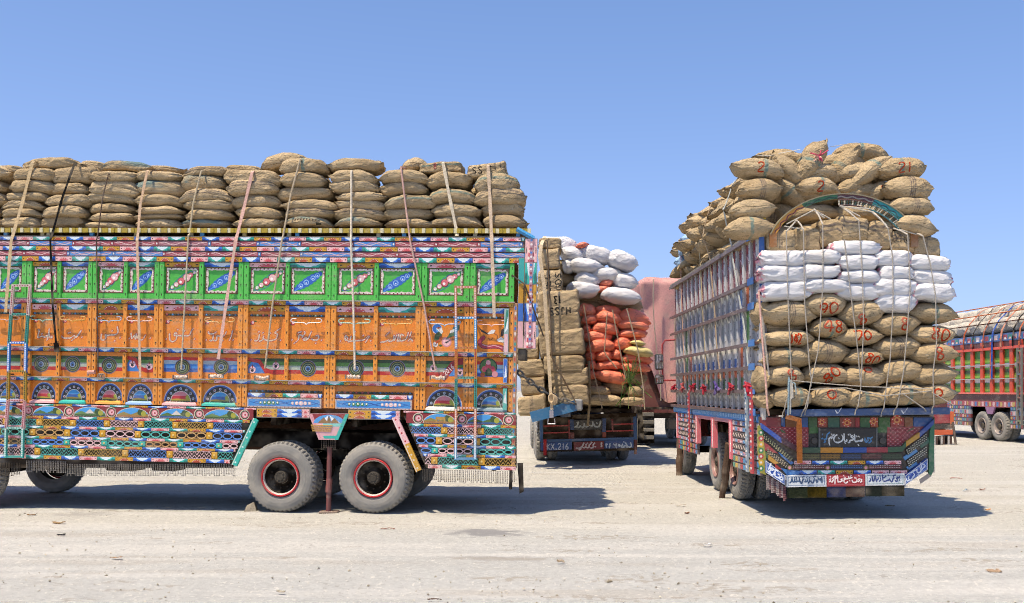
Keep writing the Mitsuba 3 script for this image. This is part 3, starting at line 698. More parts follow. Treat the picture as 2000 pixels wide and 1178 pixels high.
TEXTS[8] = tr(o2, 6.25, [(517, 400)], [(845, 400)], [(545, 300), (550, 322), (600, 326), (640, 305)], [(560, 405), (590, 407), (607, 345)], [(610, 405), (642, 405), (652, 350), (690, 358), (740, 345), (762, 300)], [(690, 402), (722, 408)], [(800, 405), (822, 360), (838, 290)])
TEXTS[9] = tr(o2, 6.25, [(1065, 400)], [(1425, 405)], [(1160, 300)], [(1212, 312)], [(1300, 318)], [(1110, 410), (1150, 402), (1168, 335)], [(1165, 415), (1202, 402), (1218, 355)], [(1215, 385), (1260, 407), (1320, 407), (1372, 385), (1388, 330), (1356, 310), (1420, 262)])
TEXTS[10] = tr(o2, 6.25, [(1565, 400)], [(1925, 405)], [(1855, 440)], [(1590, 442), (1640, 400), (1652, 340), (1692, 350)], [(1640, 312), (1682, 300)], [(1690, 372), (1722, 320), (1715, 298)], [(1700, 392), (1740, 372), (1742, 402), (1708, 402)], [(1760, 390), (1802, 298)], [(1800, 390), (1840, 402), (1882, 395), (1888, 348), (1858, 350)])
TEXTS[11] = tr(o3, 5.405, [(135, 360)], [(455, 355)], [(290, 260)], [(375, 300)], [(190, 298), (212, 330), (190, 352), (183, 310)], [(210, 350), (230, 365), (247, 308)], [(245, 360), (290, 355), (340, 352), (382, 345), (430, 305)], [(400, 372), (442, 308)])
TEXTS[12] = tr(o3, 5.405, [(560, 370), (600, 366), (640, 350), (652, 362), (690, 350), (702, 298)], [(615, 300), (652, 262)], [(705, 352), (732, 288)], [(735, 357), (752, 283)], [(762, 350), (772, 290), (802, 300)], [(740, 357), (800, 352), (832, 330), (852, 268)], [(882, 262), (866, 312)], [(850, 357), (872, 335), (897, 357)])
WIRE = {3: '#6fb5a8', 4: '#c99a3e', 5: '#8fa9c4', 6: '#d9b8b4', 8: '#c99a3e', 10: '#e4d9d4', 11: '#7fc0b0', 12: '#c99a3e', 13: '#8db3d6', 14: '#d9a9a4', 2: '#c9a79a'}
def beads(m, x0, x1, z, y, seed):
    rs = random.Random(seed)
    m.box(x0, x1, y, y + .012, z - .014, z + .012, '#17201c')
    for k in range(int((x1 - x0) / .045)):
        x = x0 + .03 + k * .045
        if x > x1 - .02: break
        m.lathe([(-.012, .001), (-.008, .014), (.0, .018)], rs.choice(['#1d5f8a', '#2f7fb5', '#9c3f4d', '#1d3a5f', '#7c9a8c']) if k % 2 == 0 else '#26352a', (0, 1, 0), (x, y, z + .004), 6)
def bracket(x0, x1, z, c):
    """bent-wire ornament standing a little off the panel"""
    w = x1 - x0; y = -.022; k = 0.05
    a = np.linspace(np.pi * .5, np.pi * 1.5, 7)
    L = [(x0 + .17 * w + 0, z + .028)] + [(x0 + .07 * w + .030 * math.cos(t) * 1.3, z + .0 + .028 * math.sin(t)) for t in a]
    Rr = [(x1 - .07 * w - .030 * math.cos(t) * 1.3, z + .028 * math.sin(t)) for t in a[::-1]] + [(x1 - .17 * w, z + .028)]
    pts = L + [(x0 + .38 * w, z - .030), (x0 + .47 * w, z - .042), (x0 + .5 * w, z - .062), (x1 - .47 * w, z - .042), (x1 - .38 * w, z - .030)] + Rr
    m = MB(); m.tube([(p[0], y, p[1]) for p in pts], .0075, c, 6)
    for q in (.25, .75): m.tube([(x0 + q * w, y, z - .029), (x0 + q * w, YB, z - .029)], .005, '#5a4a3a', 5)
    return m
def orange_panel(k, x0, x1):
    m = MB(); z0, z1 = zo[3], zo[1]
    m.box(x0, x1, YB, YB + .015, z0, z1, '#d47d1e')
    motif(m, 'tybp'[k % 4], x0, x1, zo[2], z1 - .012, YB - .018); m.box(x0, x1, YB - .0165, YB, zo[2], z1 - .012, '#57402c')
    beads(m, x0 + .015, x1 - .02, za(618.5), YB - .012, k)
    y = YB - .0015
    if k in TEXTS:
        S = [[LA(*p, y) for p in s] for s in TEXTS[k]]
        g = pen(S, .020, .8, .6)
        m.flat(unary_union([g.buffer(.007)]), y, '#b3261c'); m.flat(g, y - .0015, '#c6b8a2')
        rs = random.Random(k)
        for s in S:
            q = curve(s, 3)
            for a in q[1::3]: m.disc(a[0], a[1], .008, y - .003, '#3a4634', .004, 6)
        fx, fz = x0 + .055, za(632.5)
        m.disc(fx - .012, fz - .02, .03, y, '#2b4a26', .016, 8); m.disc(fx + .03, fz + .02, .03, y, '#2b4a26', .014, 8)
        m.disc(fx, fz, .031, y - .0015, '#b3263c', None, 12); m.disc(fx + .006, fz + .003, .018, y - .003, '#e9d5d2', None, 10); m.disc(fx + .006, fz + .003, .007, y - .0045, '#7a1a28', None, 8)
        n = int((x1 - x0 - .16) / .026)
        for i in range(n):
            X_ = x0 + .11 + i * .026
            if X_ > x1 - .07: break
            zz = za(631) + .006 * math.sin(i)
            m.line([(X_, zz), (X_ + .012, zz + .016 * (-1) ** i)], .007, y, '#5c5a22')
    return m
Q = lambda *pts: [LA(*p) for p in pts]
def bird_panel(m, kind):
    y = YB - .0015
    def zz(off, sc): return lambda pts: Polygon([LA(off[0] + p[0] / sc, off[1] + p[1] / sc) for p in pts]).buffer(0)
    P = zz((640, 600), 5.405)
    def disc(cx, cy, r, yy, c): 
        X_, Z_ = LA(640 + cx / 5.405, 600 + cy / 5.405); m.disc(X_, Z_, r / 5.405 * .0075, yy, c, None, 16)
    if kind == 1:
        disc(1150, 228, 54, y, '#cfd8e0'); disc(1150, 226, 50, y - .001, '#1f62b4'); disc(1165, 235, 30, y - .002, '#5a9ad0')
        m.flat(P([(1160, 215), (1195, 215), (1215, 260), (1195, 285), (1165, 250), (1140, 225)]), y - .003, '#d8d4cc'); m.flat(P([(1140, 215), (1170, 205), (1190, 218), (1160, 230)]), y - .004, '#8a3a20')
        m.flat(P([(1165, 255), (1200, 285), (1195, 320), (1160, 350), (1130, 360), (1115, 330), (1135, 280)]), y - .003, '#35502a'); m.flat(P([(1125, 355), (1165, 345), (1180, 310), (1205, 300), (1190, 350), (1140, 390)]), y - .004, '#a84418')
        disc(1250, 368, 54, y, '#c9858c'); disc(1250, 368, 40, y - .001, '#e2b1b4'); disc(1132, 392, 28, y - .002, '#dcd8d4'); disc(1138, 396, 10, y - .003, '#5a5a60')
        m.flat(P([(1320, 210), (1390, 180), (1380, 240), (1330, 270), (1290, 280)]), y - .003, '#3b6a66'); m.flat(P([(1290, 260), (1340, 240), (1335, 300), (1280, 320), (1240, 345)]), y - .004, '#2f5a3a'); m.flat(P([(1290, 245), (1340, 225), (1330, 260), (1285, 275)]), y - .005, '#d6d2cc')
        m.flat(P([(1230, 370), (1290, 345), (1250, 380)]), y - .005, '#262a26'); m.flat(P([(1165, 400), (1185, 390), (1210, 405), (1185, 415)]), y - .002, '#2f5a2a')
    else:
        m.flat(P([(1585, 200), (1620, 235), (1680, 270), (1720, 255), (1690, 290), (1620, 260)]), y - .001, '#251f1c'); m.flat(P([(1680, 280), (1730, 235), (1770, 240), (1750, 275), (1700, 285)]), y - .002, '#d9d5d0')
        m.flat(P([(1820, 310), (1830, 240), (1860, 215), (1880, 200), (1860, 260), (1850, 300)]), y - .001, '#2a211c'); m.flat(P([(1780, 345), (1830, 310), (1865, 345), (1850, 372), (1800, 365)]), y - .002, '#dedad6')
        for r_, yy, c in ((.032, y, '#2a1418'), (.026, y - .0015, '#9a2b40')):
            m.flat(LineString([LA(640 + a / 5.405, 600 + b / 5.405) for a, b in curve([(1640, 320), (1600, 370), (1640, 415), (1740, 415), (1820, 420), (1850, 445)], 5)]).buffer(r_), yy, c)
        m.line([LA(640 + a / 5.405, 600 + b / 5.405) for a, b in curve([(1630, 395), (1700, 412), (1760, 405), (1840, 430)], 5)], .01, y - .003, '#d8a6ac')
        for q in ([(1740, 270), (1790, 300), (1780, 340)], [(1690, 330), (1720, 345), (1740, 320)]):
            m.line([LA(640 + a / 5.405, 600 + b / 5.405) for a, b in curve(q, 4)], .008, y - .001, '#6a3a1a')
def ring_medallion(m, px, py, r, y):
    X_, Z_ = LA(px, py)
    for rr, c, k in ((1.0, '#7b6f8c', 0), (.93, '#202a22', 1), (.80, '#a39440', 2), (.76, '#28402f', 3), (.56, '#8fa07a', 4), (.50, '#1c2c24', 5), (.34, '#93a6b6', 6), (.28, '#1f4f86', 7)):
        m.disc(X_, Z_, rr * r, y - .001 * k, c, None, 20)
    m.disc(X_, Z_ - .05 * r, .12 * r, y - .009, '#241a20', None, 8)
def face_medallion(m, px, py, y, r=.052):
    X_, Z_ = LA(px, py)
    m.disc(X_, Z_, r, y, '#c99fae', None, 14); m.disc(X_, Z_ - .1 * r, r * .8, y - .001, '#dcb9c2', None, 14); m.disc(X_, Z_ - .2 * r, r * .45, y - .002, '#1c1822', None, 10)
    for s in (-1, 1): m.disc(X_ + s * .4 * r, Z_ + .25 * r, r * .3, y - .003, '#1c1822', .1 * r, 8)
    m.line([(X_, Z_ + .4 * r), (X_, Z_ + 1.3 * r)], .016, y - .001, '#8a2a22')
STRIPE = {2: 'g', 3: 'g', 4: 'g', 5: 'g', 6: 's', 7: 'r', 8: 'r', 9: 's', 10: 'g', 11: 'g', 12: 'g', 13: 's', 14: 'r'}
def medallion_panel(k, x0, x1):
    m = MB(); m.box(x0, x1, YB, YB + .015, zm[2], zm[1], '#d47d1e'); y = YB - .0015
    Z = [zb(v) for v in (705.5, 712, 719.5, 728, 735.5)]
    if STRIPE.get(k, 'g') in 'gs':
        for i, c in enumerate(('#24401f', '#4a7a34', '#9aa79a', '#a8231f')): m.flat(sbox(x0, Z[i + 1], x1, Z[i]), y, c)
    else:
        for i, c in enumerate(('#b8241c', '#93a9b8', '#2f78c4', '#1f4f9c')): m.flat(sbox(x0, Z[i + 1], x1, Z[i]), y, c)
    cx = (x0 + x1) / 2
    if STRIPE.get(k) == 's':
        sw = Polygon([(x0, Z[2]), (x0, Z[4]), (x0 + .45 * (x1 - x0), Z[4]), (x0 + .30 * (x1 - x0), (Z[1] + Z[2]) / 2), (x0 + .1 * (x1 - x0), Z[1])])
        if k == 13:
            m.flat(sbox(cx, Z[4], x1, Z[2]), y - .001, '#2f78c4')
            rb = LineString([LA(*p) for p in ((862, 741), (868, 734), (884, 712), (893, 706.5), (905, 706))]).buffer(.048, cap_style=2)
            m.flat(rb, y - .002, '#8f1f2c')
            for s in letters('2016', .036, .066, .30):
                a = math.radians(43); X_, Z_ = LA(875.5, 722.5)
                q = [(X_ + px * math.cos(a) - pz * math.sin(a), Z_ + px * math.sin(a) + pz * math.cos(a)) for px, pz in s]
                m.line(q, .010, y - .004, '#e6d6d0')
            face_medallion(m, 845.5, 719, y - .003); face_medallion(m, 897.5, 727, y - .003)
        else:
            m.flat(sw, y - .001, '#2f6fb8')
            m.flat(LineString([(x0, Z[0] - .02), (x0 + .3 * (x1 - x0), Z[1]), (x0 + .45 * (x1 - x0), Z[3]), (x0 + .7 * (x1 - x0), Z[4] + .01), (x1, Z[4] + .02)]).buffer(.028), y - .002, '#a8231f')
            face_medallion(m, *( (256, 711.5) if k == 6 else (537, 714) ), y - .004); face_medallion(m, *( (289, 716) if k == 6 else (491, 722) ), y - .004)
    elif k == 14:
        for (a, b, r, c, d) in ((953, 717, .135, '#1d2420', 0), (953, 717, .120, '#3c6a30', 1), (953, 714, .04, '#b8354c', 2), (946, 721, .045, '#c0485c', 3), (961, 721, .045, '#a83048', 3), (953, 708, .035, '#d69aa2', 4), (954, 727, .05, '#26361e', 5), (966, 731, .045, '#c8848c', 4), (942, 732, .035, '#a84c20', 3)):
            X_, Z_ = LA(a, b); m.disc(X_, Z_, r, y - .001 - .001 * d, c, None, 16)
    else:
        ring_medallion(m, {3: 77.5, 4: 139, 5: 210.5, 7: 354, 8: 430, 10: 600, 11: 694, 12: 775}.get(k, CX + cx / .0075), {3: 711, 4: 711.5, 5: 714, 7: 717, 8: 717}.get(k, 720), min(.125, .42 * (x1 - x0)), y - .002)
    return m
def arch_panel(k, x0, x1):
    m = MB(); m.box(x0, x1, YB, YB + .015, zc[2], zc[1], '#d47d1e'); y = YB - .0015
    zbm, R_ = zb(795.5), min((x1 - x0) / 2 - .005, .27); cx = (x0 + x1) / 2; hh = zb(760) - zbm
    m.flat(half_disc(cx, zbm, R_, hh, 16), y, '#b9c6d6'); m.flat(half_disc(cx, zbm, R_ * .96, hh * .96, 16), y - .001, '#1f4f9c'); m.flat(half_disc(cx, zbm, R_ * .88, hh * .88, 16), y - .002, '#15171a')
    for t in np.linspace(.25, np.pi - .25, 7):
        m.disc(cx + .74 * R_ * math.cos(t), zbm + .74 * hh * math.sin(t), .020, y - .003, '#b3bfc9', None, 8); m.disc(cx + .74 * R_ * math.cos(t), zbm + .74 * hh * math.sin(t), .012, y - .004, '#2a4a7a' if k % 2 else '#9a3a48', None, 8)
    m.flat(half_disc(cx, zbm, R_ * .60, hh * .62, 14), y - .003, '#c4c4c0')
    s = half_disc(cx, zbm, R_ * .565, hh * .585, 14)
    pink = k % 2 == 1
    m.flat(s, y - .004, '#b4707e' if pink else '#2f86c4')
    m.flat(s.intersection(sbox(cx - R_, zbm, cx + R_, zbm + .33 * hh)), y - .005, '#a82a34' if pink else '#1c4f96')
    m.flat(s.intersection(Polygon([(cx - R_, zbm), (cx + R_, zbm), (cx + R_, zbm + .26 * hh), (cx + .3 * R_, zbm + .14 * hh), (cx - .2 * R_, zbm + .18 * hh), (cx - R_, zbm + .10 * hh)])), y - .006, '#a08a2a' if pink else '#7a6a2c')
    m.flat(s.intersection(sbox(cx - R_, zbm, cx + R_, zbm + .07 * hh)), y - .007, '#2b4a2a')
    m.flat(s.intersection(Point(cx + .45 * R_, zbm + .25 * hh).buffer(.16 * R_)), y - .0075, '#8a9430')
    c = [TEAL, '#dda043', '#8fb2dc', '#d9a9aa'][k % 4] if k < 13 else ('#dcd9cc' if k == 13 else '#7d949c')
    mb2 = MB(); v = np.array([[x0 + .01, -.02, zb(803)], [x1 - .01, -.02, zb(803)], [x1 - .01, -.015, zb(799)], [x0 + .01, -.015, zb(799)], [x0 + .05, YB, zbm], [x1 - .05, YB, zbm], [x1 - .01, YB, zb(803)], [x0 + .01, YB, zb(803)]])
    m.add(v, [[0, 1, 2], [0, 2, 3], [3, 2, 5], [3, 5, 4], [0, 3, 4], [0, 4, 7], [1, 6, 5], [1, 5, 2]], c)
    return m
for k in range(1, len(PIL)):
    a, b = xa(PIL[k - 1][1]), xa(PIL[k][0])
    PA('green_panel', frame_panel(a, b, 'p' if k % 2 else 'b', k))
    m = orange_panel(k, a, b)
    if k == 13: bird_panel(m, 1)
    if k == 14: bird_panel(m, 2)
    if k == 2: pass
    pk = PA('orange_panel', m)
    if k in WIRE: PA('wire_ornament', bracket(a + .18 * (b - a) - .05, b - .18 * (b - a) + .05, za(628), WIRE[k]), parent=pk)
    PA('striped_panel', medallion_panel(k, a, b))
    if not 485 < PIL[k - 1][1] + 2 < 805 or k < 9: PA('arch_panel', arch_panel(k, a, b))
# ---- bays over the wheels: orange board, bead row, tiles and a blue painted plate
for (pa, pb) in ((485.5, 634), (657.5, 811)):
    a, b = xa(pa), xa(pb)
    m = MB(); m.box(a, b, YB, YB + .015, zc[2], zc[1], '#d47d1e'); beads(m, a + .02, b - .02, zb(771.5), YB - .012, int(pa)); PA('wheel_bay_panel', m)
    m = MB(); tile_strip(m, a + .01, b - .01, zb(783), zb(774.6), .012, 'bytp', .27); PA('wheel_bay_tile_board', m)
    m = MB(); z0, z1 = zb(803.5), zb(784.5)
    m.box(a + .01, b - .02, -.012, YB, z0, z1, '#b7a9a4'); m.flat(sbox(a + .03, z0 + .02, b - .04, z1 - .02), -.0135, '#3a86c8')
    for i in range(int((b - a) / .06)): m.disc(a + .03 + i * .06, z1 - .01, .012, -.0135, '#8a3a48', .006, 6); m.disc(a + .05 + i * .06, z0 + .01, .012, -.0135, '#8a3a48', .006, 6)
    for q, c in ((.3, '#2f7a4a'), (.72, '#d8b6b8')):
        X_ = a + q * (b - a); zc_ = (z0 + z1) / 2; t = np.linspace(-1, 1, 11)
        for s in (-1, 1): m.line(np.column_stack([X_ + .24 * t, zc_ + s * .038 * (1 - t * t)]), .008, -.015, '#1a4a94')
        m.line([(X_ - .3, zc_ + .02), (X_ - .24, zc_)], .008, -.015, '#1a4a94'); m.line([(X_ + .24, zc_), (X_ + .3, zc_ - .02)], .008, -.015, '#1a4a94')
        for i in range(5): m.disc(X_ - .13 + i * .065, zc_, .034 - .006 * abs(i - 2), -.015 - .001 * (i % 2), c, None, 10); m.disc(X_ - .13 + i * .065, zc_ + .005, .014, -.018, '#e7e2dc', None, 8)
    PA('blue_painted_plate', m)
# ---- angle-iron rails between the bands
for (z_, lo, off, kk) in ((za(588.9), za(597.6), .1, 'bpty'), (za(688.2, 900), zb(696.8), .2, 'tpby'), (zb(749.6), zb(757), .05, 'pbty')):
    m = MB(); m.box(LEFT, xa(1006), YR, YB + .01, z_ - .006, z_ + .008, '#a49c90'); tile_strip(m, LEFT, xa(1004), lo, z_ - .008, -.012, kk, .285, .01, off); PA('rail', m)
# ---- rear end of the side: corner boards
cols = 'ptybp'
m = MB(); zs = [za(466), za(512), za(554), za(590), za(626), za(677.7)]
xc0, xc1 = xa(1024.5), xa(1048.5)
m.box(xc0, xc1, -.035, .04, zs[-1], zs[0], '#8d7f78')
for k in range(5):
    motif(m, cols[k], xc0 + .006, xc1 - .006, zs[k + 1] + .008, zs[k] - .008, -.0365)
m.box(xa(1034), xa(1040), -.055, -.036, zs[-1] + .02, zs[0], '#a87f8c')
for i in range(26): m.flat(Point((xa(1037), zs[0] - .03 - i * .06)).buffer(.018, quad_segs=2), -.0565, ['#2f6fb8', '#dccfd2', '#8a3a4a'][i % 3])
PA('corner_board', m)
m = MB(); zs2 = [za(503), za(552), za(590)]
m.box(xa(1012.5), xa(1024), -.03, .04, za(677), za(503), '#937f60'); m.flat(sbox(xa(1013), za(552), xa(1023.5), za(504)), -.0315, '#2a9a96'); m.flat(sbox(xa(1013), za(590), xa(1023.5), za(553)), -.0315, '#b3831c'); m.flat(sbox(xa(1013), za(625), xa(1023.5), za(591)), -.0315, '#2f62b2'); m.flat(sbox(xa(1013), za(676), xa(1023.5), za(626)), -.0315, '#cfa0a4')
PA('corner_board', m)
m = MB(); m.box(xa(986), xa(995), -.03, .02, za(690), za(601), '#8fa9a4')
m.flat(Polygon([(xa(987), za(640)), (xa(994), za(640)), (xa(994), za(604)), (xa(990), za(604))]), -.0315, '#1f7a66'); m.flat(sbox(xa(987), za(689), xa(994), za(650)), -.0315, '#d6aeb2'); m.flat(Polygon([(xa(987), za(648)), (xa(994), za(640)), (xa(994), za(615))]), -.033, '#d5dfe0'); PA('corner_board', m)
m = MB(); m.box(xa(986), xa(993.5), -.03, .02, zb(747), zb(700), '#8fa9c4'); m.flat(Polygon([(xa(987), zb(746)), (xa(993), zb(746)), (xa(993), zb(701)), (xa(987), zb(701))]), -.0315, '#2b62b8'); m.flat(Polygon([(xa(988), zb(738)), (xa(993), zb(735)), (xa(991), zb(712))]), -.033, '#d6dfe6'); PA('corner_board', m)
m = MB(); m.box(xa(986), xa(994), -.03, .02, zb(800), zb(758), '#4fa79c'); m.flat(Polygon([(xa(987), zb(785)), (xa(993.5), zb(788)), (xa(991), zb(762))]), -.0315, '#cfd9da'); PA('corner_board', m)
m = MB(); m.box(xa(1004), xa(1012), -.02, .06, zb(916), za(590), '#a87c5c', .008); 
for i in range(30): m.disc(xa(1008), za(600) - i * .075, .016, -.0215, ['#2f62b2', '#cfc2ba', '#a8433c', '#2f8a80'][i % 4], .03, 6)
PA('corner_post', m)
# rear frame struts
m = MB(); p, q = LA(1000, 538), LA(1025, 556); r_ = LA(1062, 658)
m.tube([(p[0], -.05, p[1]), (q[0], -.06, q[1]), (r_[0], -.02, r_[1])], .012, '#4a4038'); p2 = LA(1024, 556); q2 = LA(1023, 656); m.tube([(p2[0], -.06, p2[1]), (q2[0], -.06, q2[1])], .009, '#2c2622'); PA('strut', m, 'matte')
m = MB(); p, q = LA(1010, 448), LA(1043, 467); m.tube([(p[0], -.03, p[1]), (q[0], -.04, q[1])], .035, '#2f86bd', 4); PA('strut', m)
m = MB(); m.box(xa(1014), xa(1030), .0, .3, za(700), za(678), '#4a4540', .01); PA('tail_lamp_box', m, 'matte')
# ---- frieze and chain-lattice skirt
def skirt_x(py, side):                                                     # sloped cut-outs round the wheels
    return {'l': 506 + (464 - 506) * (py - 821) / 87, 'r': 777 + (824 - 777) * (py - 810) / 105}[side]
SPAN = [('l', -110, None), ('r', None, 1008)]
def span(s, py):
    a = -110 if s == 'l' else skirt_x(py, 'r') + 13; b = skirt_x(py, 'l') - 11 if s == 'l' else 1008
    return LA(a, py)[0], LA(b, py)[0]
YS = -.03
ROWS = [('tile', 804.6, 808.9), ('frieze', 809.3, 828.8), ('tile', 829.2, 835.3), ('lat', 836, 848.4), ('tile', 849, 855), ('lat', 855.6, 869.4), ('tile', 870, 876), ('lat', 876.4, 887.4), ('tile', 887.8, 893.6), ('lat', 894.2, 908.4), ('tile', 909, 917)]
for s in 'lr':
    m = MB(); poly = [LA(-110 if s == 'l' else skirt_x(818, 'r') + 8, 812), LA(skirt_x(818, 'l') - 6 if s == 'l' else 1009, 812), LA(skirt_x(915, 'l') - 6 if s == 'l' else 1009, 914), LA(-110 if s == 'l' else skirt_x(915, 'r') + 8, 914)]
    m.prism(Polygon(poly), .0, .03, '#3a332d'); PA('skirt_plate', m, 'matte')
    lat = 0
    for kind, p0, p1 in ROWS:
        z1, z0 = zb(p0), zb(p1); a, b = span(s, (p0 + p1) / 2)
        if kind == 'tile':
            m = MB(); tile_strip(m, a, b, z0 + .002, z1 - .002, YS, {0: 'ptyb', 1: 'tybp', 2: 'bpty'}[int(p0) % 3], .285 if p0 > 820 else .3, .03, off=.07 * (int(p0) % 4)); PA('skirt_tile_board', m)
        elif kind == 'frieze':
            m = MB(); m.box(a, b, YS, YS + .03, z0, z1, '#7d1f2a')
            if s == 'l': C = [(-25, 802), (57, 802), (136.5, 805), (219, 809), (303, 814), (390, 818), (479, 820)]
            else: C = [(817, 819), (902, 819), (993, 819)]
            for i, (cx, cy) in enumerate(C):
                X_ = xa(cx, 815); zc_ = (z0 + z1) / 2
                for r, c, k in ((.078, '#cfc3ac', 0), (.068, '#2c3c2c', 1), (.050, '#c4737c', 2), (.036, '#dcb4b4', 3), (.016, '#a83a4a', 4)): m.disc(X_ + .003 * k, zc_, r, YS - .0015 - .001 * k, c, None, 14)
                if i + 1 < len(C):
                    x0_, x1_ = X_ + .085, xa(C[i + 1][0], 815) - .085; mx = (x0_ + x1_) / 2; w = (x1_ - x0_) / 2
                    sc = half_disc(mx, z0 + .008, w, .135, 14)
                    m.flat(half_disc(mx, z0 + .004, w + .012, .147, 14), YS - .0012, '#cdc7b8'); m.flat(sc, YS - .002, '#3f93d2')
                    hill = Polygon([(mx - w, z0), (mx - w, z0 + .04), (mx - .55 * w, z0 + .085), (mx - .1 * w, z0 + .045), (mx + .35 * w, z0 + .09), (mx + w, z0 + .05), (mx + w, z0)])
                    m.flat(sc.intersection(hill), YS - .003, ['#8a7a3c', '#4a6a34', '#5f7f4a'][i % 3]); m.flat(sc.intersection(sbox(mx - w, z0, mx + w, z0 + .035)), YS - .004, ['#9a6a3a', '#2c4f86', '#39562f'][i % 3])
                    m.flat(sc.intersection(Point(mx + .5 * w, z0 + .08).buffer(.05)), YS - .0045, '#2f4a24'); m.flat(sc.intersection(Point(mx + .68 * w, z0 + .06).buffer(.04)), YS - .005, '#9a9a34')
                    if s == 'r' and i == 0: m.flat(sc.intersection(sbox(mx - .25 * w, z0 + .02, mx + .35 * w, z0 + .1).difference(sbox(mx - .15 * w, z0, mx + .25 * w, z0 + .055))), YS - .006, '#a8843c')
                    elif i % 2 == 0: m.flat(sc.intersection(Polygon([(mx - .3 * w, z0 + .05), (mx, z0 + .12), (mx + .3 * w, z0 + .05)])), YS - .006, '#c9c4b8')
            PA('painted_frieze', m)
        else:
            x, k = a, 0; cyc = {'l': [[BLUE, PINK, TEAL, YEL], [BLUE, PINK, TEAL, '#c08a3c'], [PINK, TEAL, '#b9803c', BLUE], [YEL, BLUE, PINK, TEAL]], 'r': [[BLUE, PINK, TEAL], [BLUE, PINK, TEAL], [BLUE, PINK, TEAL], [PINK, TEAL, YEL]]}[s][lat]
            seg = [.44, .46, .50, .60][lat]
            x -= .17 * lat
            while x < b:
                x0_, x1_ = max(x, a), min(x + seg, b)
                if x1_ - x0_ > .08:
                    m = MB(); lattice(m, x0_, x1_, z0, z1, YS, cyc[k % len(cyc)], 0 if lat in (1, 2) else 1); PA('lattice_strip', m)
                if x + seg + .1 < b and x + seg > a:
                    m = MB(); m.box(x + seg + .004, x + seg + .096, YS - .008, .0, z0 + .004, z1 - .004, YEL if lat != 2 else TEAL, .004)
                    m.lathe([(-.012, .001), (-.01, .014), (0, .016)], '#d8c07a', (0, 1, 0), (x + seg + .05, YS - .008, (z0 + z1) / 2), 8); PA('lattice_plate', m)
                x += seg + .1; k += 1
            lat += 1
# sloped borders of the wheel openings
def border(pts, w, tiles, name='wheel_arch_trim'):
    m = MB(); P = [np.array(LA(*p)) for p in pts]
    for (p, q), cs in zip(zip(P[:-1], P[1:]), tiles):
        d = (q - p) / np.linalg.norm(q - p); nrm = np.array([-d[1], d[0]])
        n = len(cs)
        for i, c in enumerate(cs):
            a, b = p + (q - p) * i / n, p + (q - p) * (i + 1) / n
            m.prism(Polygon([a, b, b + nrm * w, a + nrm * w]), -.045, .0, {'b': BLUE, 't': TEAL, 'p': PINK, 'y': YEL, 'r': '#b03a48'}[c])
            mid = (a + b) / 2 + nrm * w / 2
            for e in (-.3, .3): m.disc(*(mid + (b - a) * e), .016, -.0465, {'p': '#a92f3c', 'y': '#d8c8a8', 't': '#bfe0da', 'b': '#cfdcea', 'r': '#e0c0c0'}[c], None, 6)
            m.line([a + nrm * w * .85, b + nrm * w * .85], .012, -.0465, '#d6cfca')
    PA(name, m)
border([(464, 911), (506, 821)], .085, ['ttt'])
border([(777, 812), (824, 917)], -.09, ['ppyy'])
z0, z1 = zb(823.5), zb(804.6)
for (u, v, kk) in ((503, 543, 'y'), (543, 591, 'b'), (591, 606, 'p'), (681, 726, 'y'), (726, 774, 'b'), (774, 782, 'p')):
    m = MB(); x0_, x1_ = xa(u, 815) + .004, xa(v, 815) - .004
    m.box(x0_ - .004, x1_ + .004, -.04, .0, z0, z1, '#8f8478'); motif(m, kk, x0_, x1_, z0 + .012, (z0 + z1) / 2, -.0415); motif(m, kk, x0_, x1_, (z0 + z1) / 2, z1 - .01, -.0415)
    PA('wheel_arch_board', m)
m = MB(); T_ = [LA(604, 808), LA(683, 808), LA(660, 859), LA(624, 859)]
m.prism(Polygon(T_), -.04, .0, '#cfa0a6')
m.flat(Polygon([LA(606, 809), LA(612, 809), LA(629, 856), LA(626, 857)]), -.0415, '#cf8f98'); m.prism(Polygon([LA(676, 809), LA(683, 809), LA(662, 859), LA(655, 859)]), -.05, -.04, '#2aa79a')
m.flat(Polygon([LA(611, 808.6), LA(680, 808.6), LA(674, 822), LA(616, 822)]), -.0412, '#862430')
sc = Polygon([LA(616, 826)] + [LA(644 + 30 * math.cos(t), 826 - 16 * math.sin(t)) for t in np.linspace(np.pi, 0, 12)] + [LA(672, 826)])
m.flat(sc, -.0425, '#4a95d2')
for (p) in (([(622, 826), (634, 815), (643, 826)], '#8a6a44'), ([(628, 822), (643, 811), (640, 824)], '#dfe3e6'), ([(639, 826), (644, 811), (649, 826)], '#7f6240'), ([(645, 811), (666, 826), (650, 824)], '#dfe3e6'), ([(646, 826), (655, 816), (664, 826)], '#8a6a44')):
    m.flat(Polygon([LA(*q) for q in p[0]]), -.044 - .001 * (p[1] == '#8a6a44'), p[1])
m.flat(Polygon([LA(618, 827), LA(672, 827), LA(668, 833), LA(620, 833)]), -.043, '#7fc4bb'); m.flat(Polygon([LA(618, 827), LA(632, 827), LA(633, 833), LA(620, 833)]), -.0445, PINK)
for k in range(4): m.box(LA(623 + k, 0)[0], LA(665 - k, 0)[0], -.05, -.041, zb(838 + 3.6 * k), zb(836 + 3.6 * k), '#b98d46')
m.flat(Polygon([LA(632, 851), LA(660, 851), LA(658, 856.5), LA(635, 856.5)]), -.043, TEAL)
PA('wheel_arch_shield', m)
